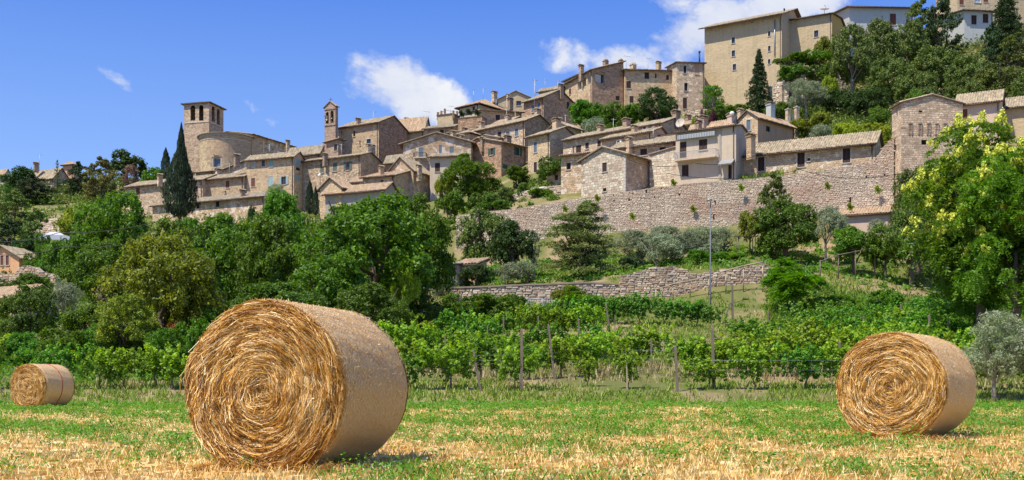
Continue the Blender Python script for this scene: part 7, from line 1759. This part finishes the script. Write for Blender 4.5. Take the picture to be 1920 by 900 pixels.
    for k in range(K): Q[:, k, 0] = P3[:, k] - side_; Q[:, k, 1] = P3[:, k] + side_; Q[:, k, 2] = P3[:, k+1] + side_; Q[:, k, 3] = P3[:, k+1] - side_
    band = .5 + .5 * np.sin(r * 23 + 1.2 * np.sin(2 * a)); patch = fbm2(np.cos(a) * r * 4, np.sin(a) * r * 4, 1.0, seed + 9); tn = np.clip(rng.beta(.85, 1.25, nst) * 1.02 + .06 * band + .10 * patch + .35 * (rng.random(nst) < .10) - .30 * (r > .86) * rng.random(nst), 0, 1)
    o = link_mesh('straw', np_mesh('straw', Q.reshape(nst * K, 4, 3), 4, M['straw'], {'tint': np.repeat(tn, K)}), root); o['kind'] = 'stuff'
    # straw bits caught on the net, massed on top to paint its sunlit sheen
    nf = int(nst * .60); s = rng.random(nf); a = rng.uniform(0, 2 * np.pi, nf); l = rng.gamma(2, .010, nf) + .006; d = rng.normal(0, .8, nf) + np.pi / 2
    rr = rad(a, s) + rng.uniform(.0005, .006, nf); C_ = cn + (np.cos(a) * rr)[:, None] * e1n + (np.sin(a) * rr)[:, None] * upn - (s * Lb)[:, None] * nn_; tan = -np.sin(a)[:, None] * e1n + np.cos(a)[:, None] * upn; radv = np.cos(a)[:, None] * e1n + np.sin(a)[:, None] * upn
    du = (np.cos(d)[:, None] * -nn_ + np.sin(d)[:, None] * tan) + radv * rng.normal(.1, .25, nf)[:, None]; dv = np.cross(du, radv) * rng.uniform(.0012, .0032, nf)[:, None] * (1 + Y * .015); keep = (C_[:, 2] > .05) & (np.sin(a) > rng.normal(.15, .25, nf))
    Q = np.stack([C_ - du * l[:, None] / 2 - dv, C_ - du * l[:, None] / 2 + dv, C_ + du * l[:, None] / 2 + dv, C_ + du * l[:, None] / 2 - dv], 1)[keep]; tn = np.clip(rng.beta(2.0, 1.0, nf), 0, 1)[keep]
    o = link_mesh('chaff_highlight', np_mesh('chaff_highlight', Q, 4, M['straw'], {'tint': tn}), root); o['kind'] = 'stuff'
    # stalks hanging over the rim and spilled at the foot
    ne = int(nst * .07); a = rng.uniform(0, 2 * np.pi, ne); C_ = cn + (np.cos(a) * rad(a, 0) * .99)[:, None] * e1n + (np.sin(a) * rad(a, 0) * .99)[:, None] * upn + nn_ * rng.uniform(-.03, .03, (ne, 1)); tan = -np.sin(a)[:, None] * e1n + np.cos(a)[:, None] * upn; radv = np.cos(a)[:, None] * e1n + np.sin(a)[:, None] * upn
    du = tan * rng.normal(0, 1, (ne, 1)) + radv * np.abs(rng.normal(.1, .25, (ne, 1))) + nn_ * rng.normal(.1, .5, (ne, 1)); du /= np.linalg.norm(du, axis=1, keepdims=True); du *= rng.uniform(.012, .05, (ne, 1)); dv = np.cross(du, radv + .01); dv /= np.maximum(np.linalg.norm(dv, axis=1, keepdims=True), 1e-6); dv *= .0022
    Q = np.stack([C_ - du - dv, C_ - du + dv, C_ + du + dv * .6, C_ + du - dv * .6], 1); Q[..., 2] = np.maximum(Q[..., 2], .005)
    o = link_mesh('rim_straw', np_mesh('rim_straw', Q, 4, M['straw'], {'tint': rng.beta(1.8, 2, ne)}), root); o['kind'] = 'stuff'
    ns = int(nst * .12); t = rng.normal(0, .45, ns) * Rr; f = np.abs(rng.normal(0, .10, ns)) + .0; C_ = np.outer(t, e1n) + np.outer(f, nn_); C_[:, 2] = rng.uniform(.01, .09, ns) * np.exp(-f / .15) * 1.2 + .01; an = rng.uniform(0, 6.28, ns); du = np.stack([np.cos(an), np.sin(an), rng.normal(0, .25, ns)], 1) * rng.uniform(.03, .12, (ns, 1)); dv = np.cross(du, [0, 0, 1.0]); dv /= np.linalg.norm(dv, axis=1, keepdims=True); dv *= .0028
    Q = np.stack([C_ - du - dv, C_ - du + dv, C_ + du + dv, C_ + du - dv], 1); Q[..., 2] = np.maximum(Q[..., 2], .006); o = link_mesh('spilled_straw', np_mesh('spilled_straw', Q, 4, M['straw'], {'tint': rng.beta(1.8, 2, ns)}), root); o['kind'] = 'stuff'
    if cord:
        mb = MB(); pts = []
        for k in range(81): a_ = 2 * math.pi * k / 80; r_ = float(rad(np.array(a_), .55)) + .006; pts.append(tuple(cn + e1n * math.cos(a_) * r_ + upn * math.sin(a_) * r_ - nn_ * (.55 + .01 * math.sin(a_ * 3)) * Lb))
        mb.tube(pts, .012, 5, 0, False); link_mesh('red_twine', mb.mesh('red_twine', M['redtwine']), root)
M['net'] = net_material(); M['redtwine'] = plain('red_twine', (0.45, 0.05, 0.04), .6)
m, T = new_mat('packed_straw_bed'); gp = T.n('ShaderNodeNewGeometry').outputs['Position']; nz = T.noise(gp, 14, 6, .7); M['packed'] = finish(m, T, T.mix(nz, (0.10, 0.04, 0.01), (0.38, 0.19, 0.045)), .9, nz, .02, .9)
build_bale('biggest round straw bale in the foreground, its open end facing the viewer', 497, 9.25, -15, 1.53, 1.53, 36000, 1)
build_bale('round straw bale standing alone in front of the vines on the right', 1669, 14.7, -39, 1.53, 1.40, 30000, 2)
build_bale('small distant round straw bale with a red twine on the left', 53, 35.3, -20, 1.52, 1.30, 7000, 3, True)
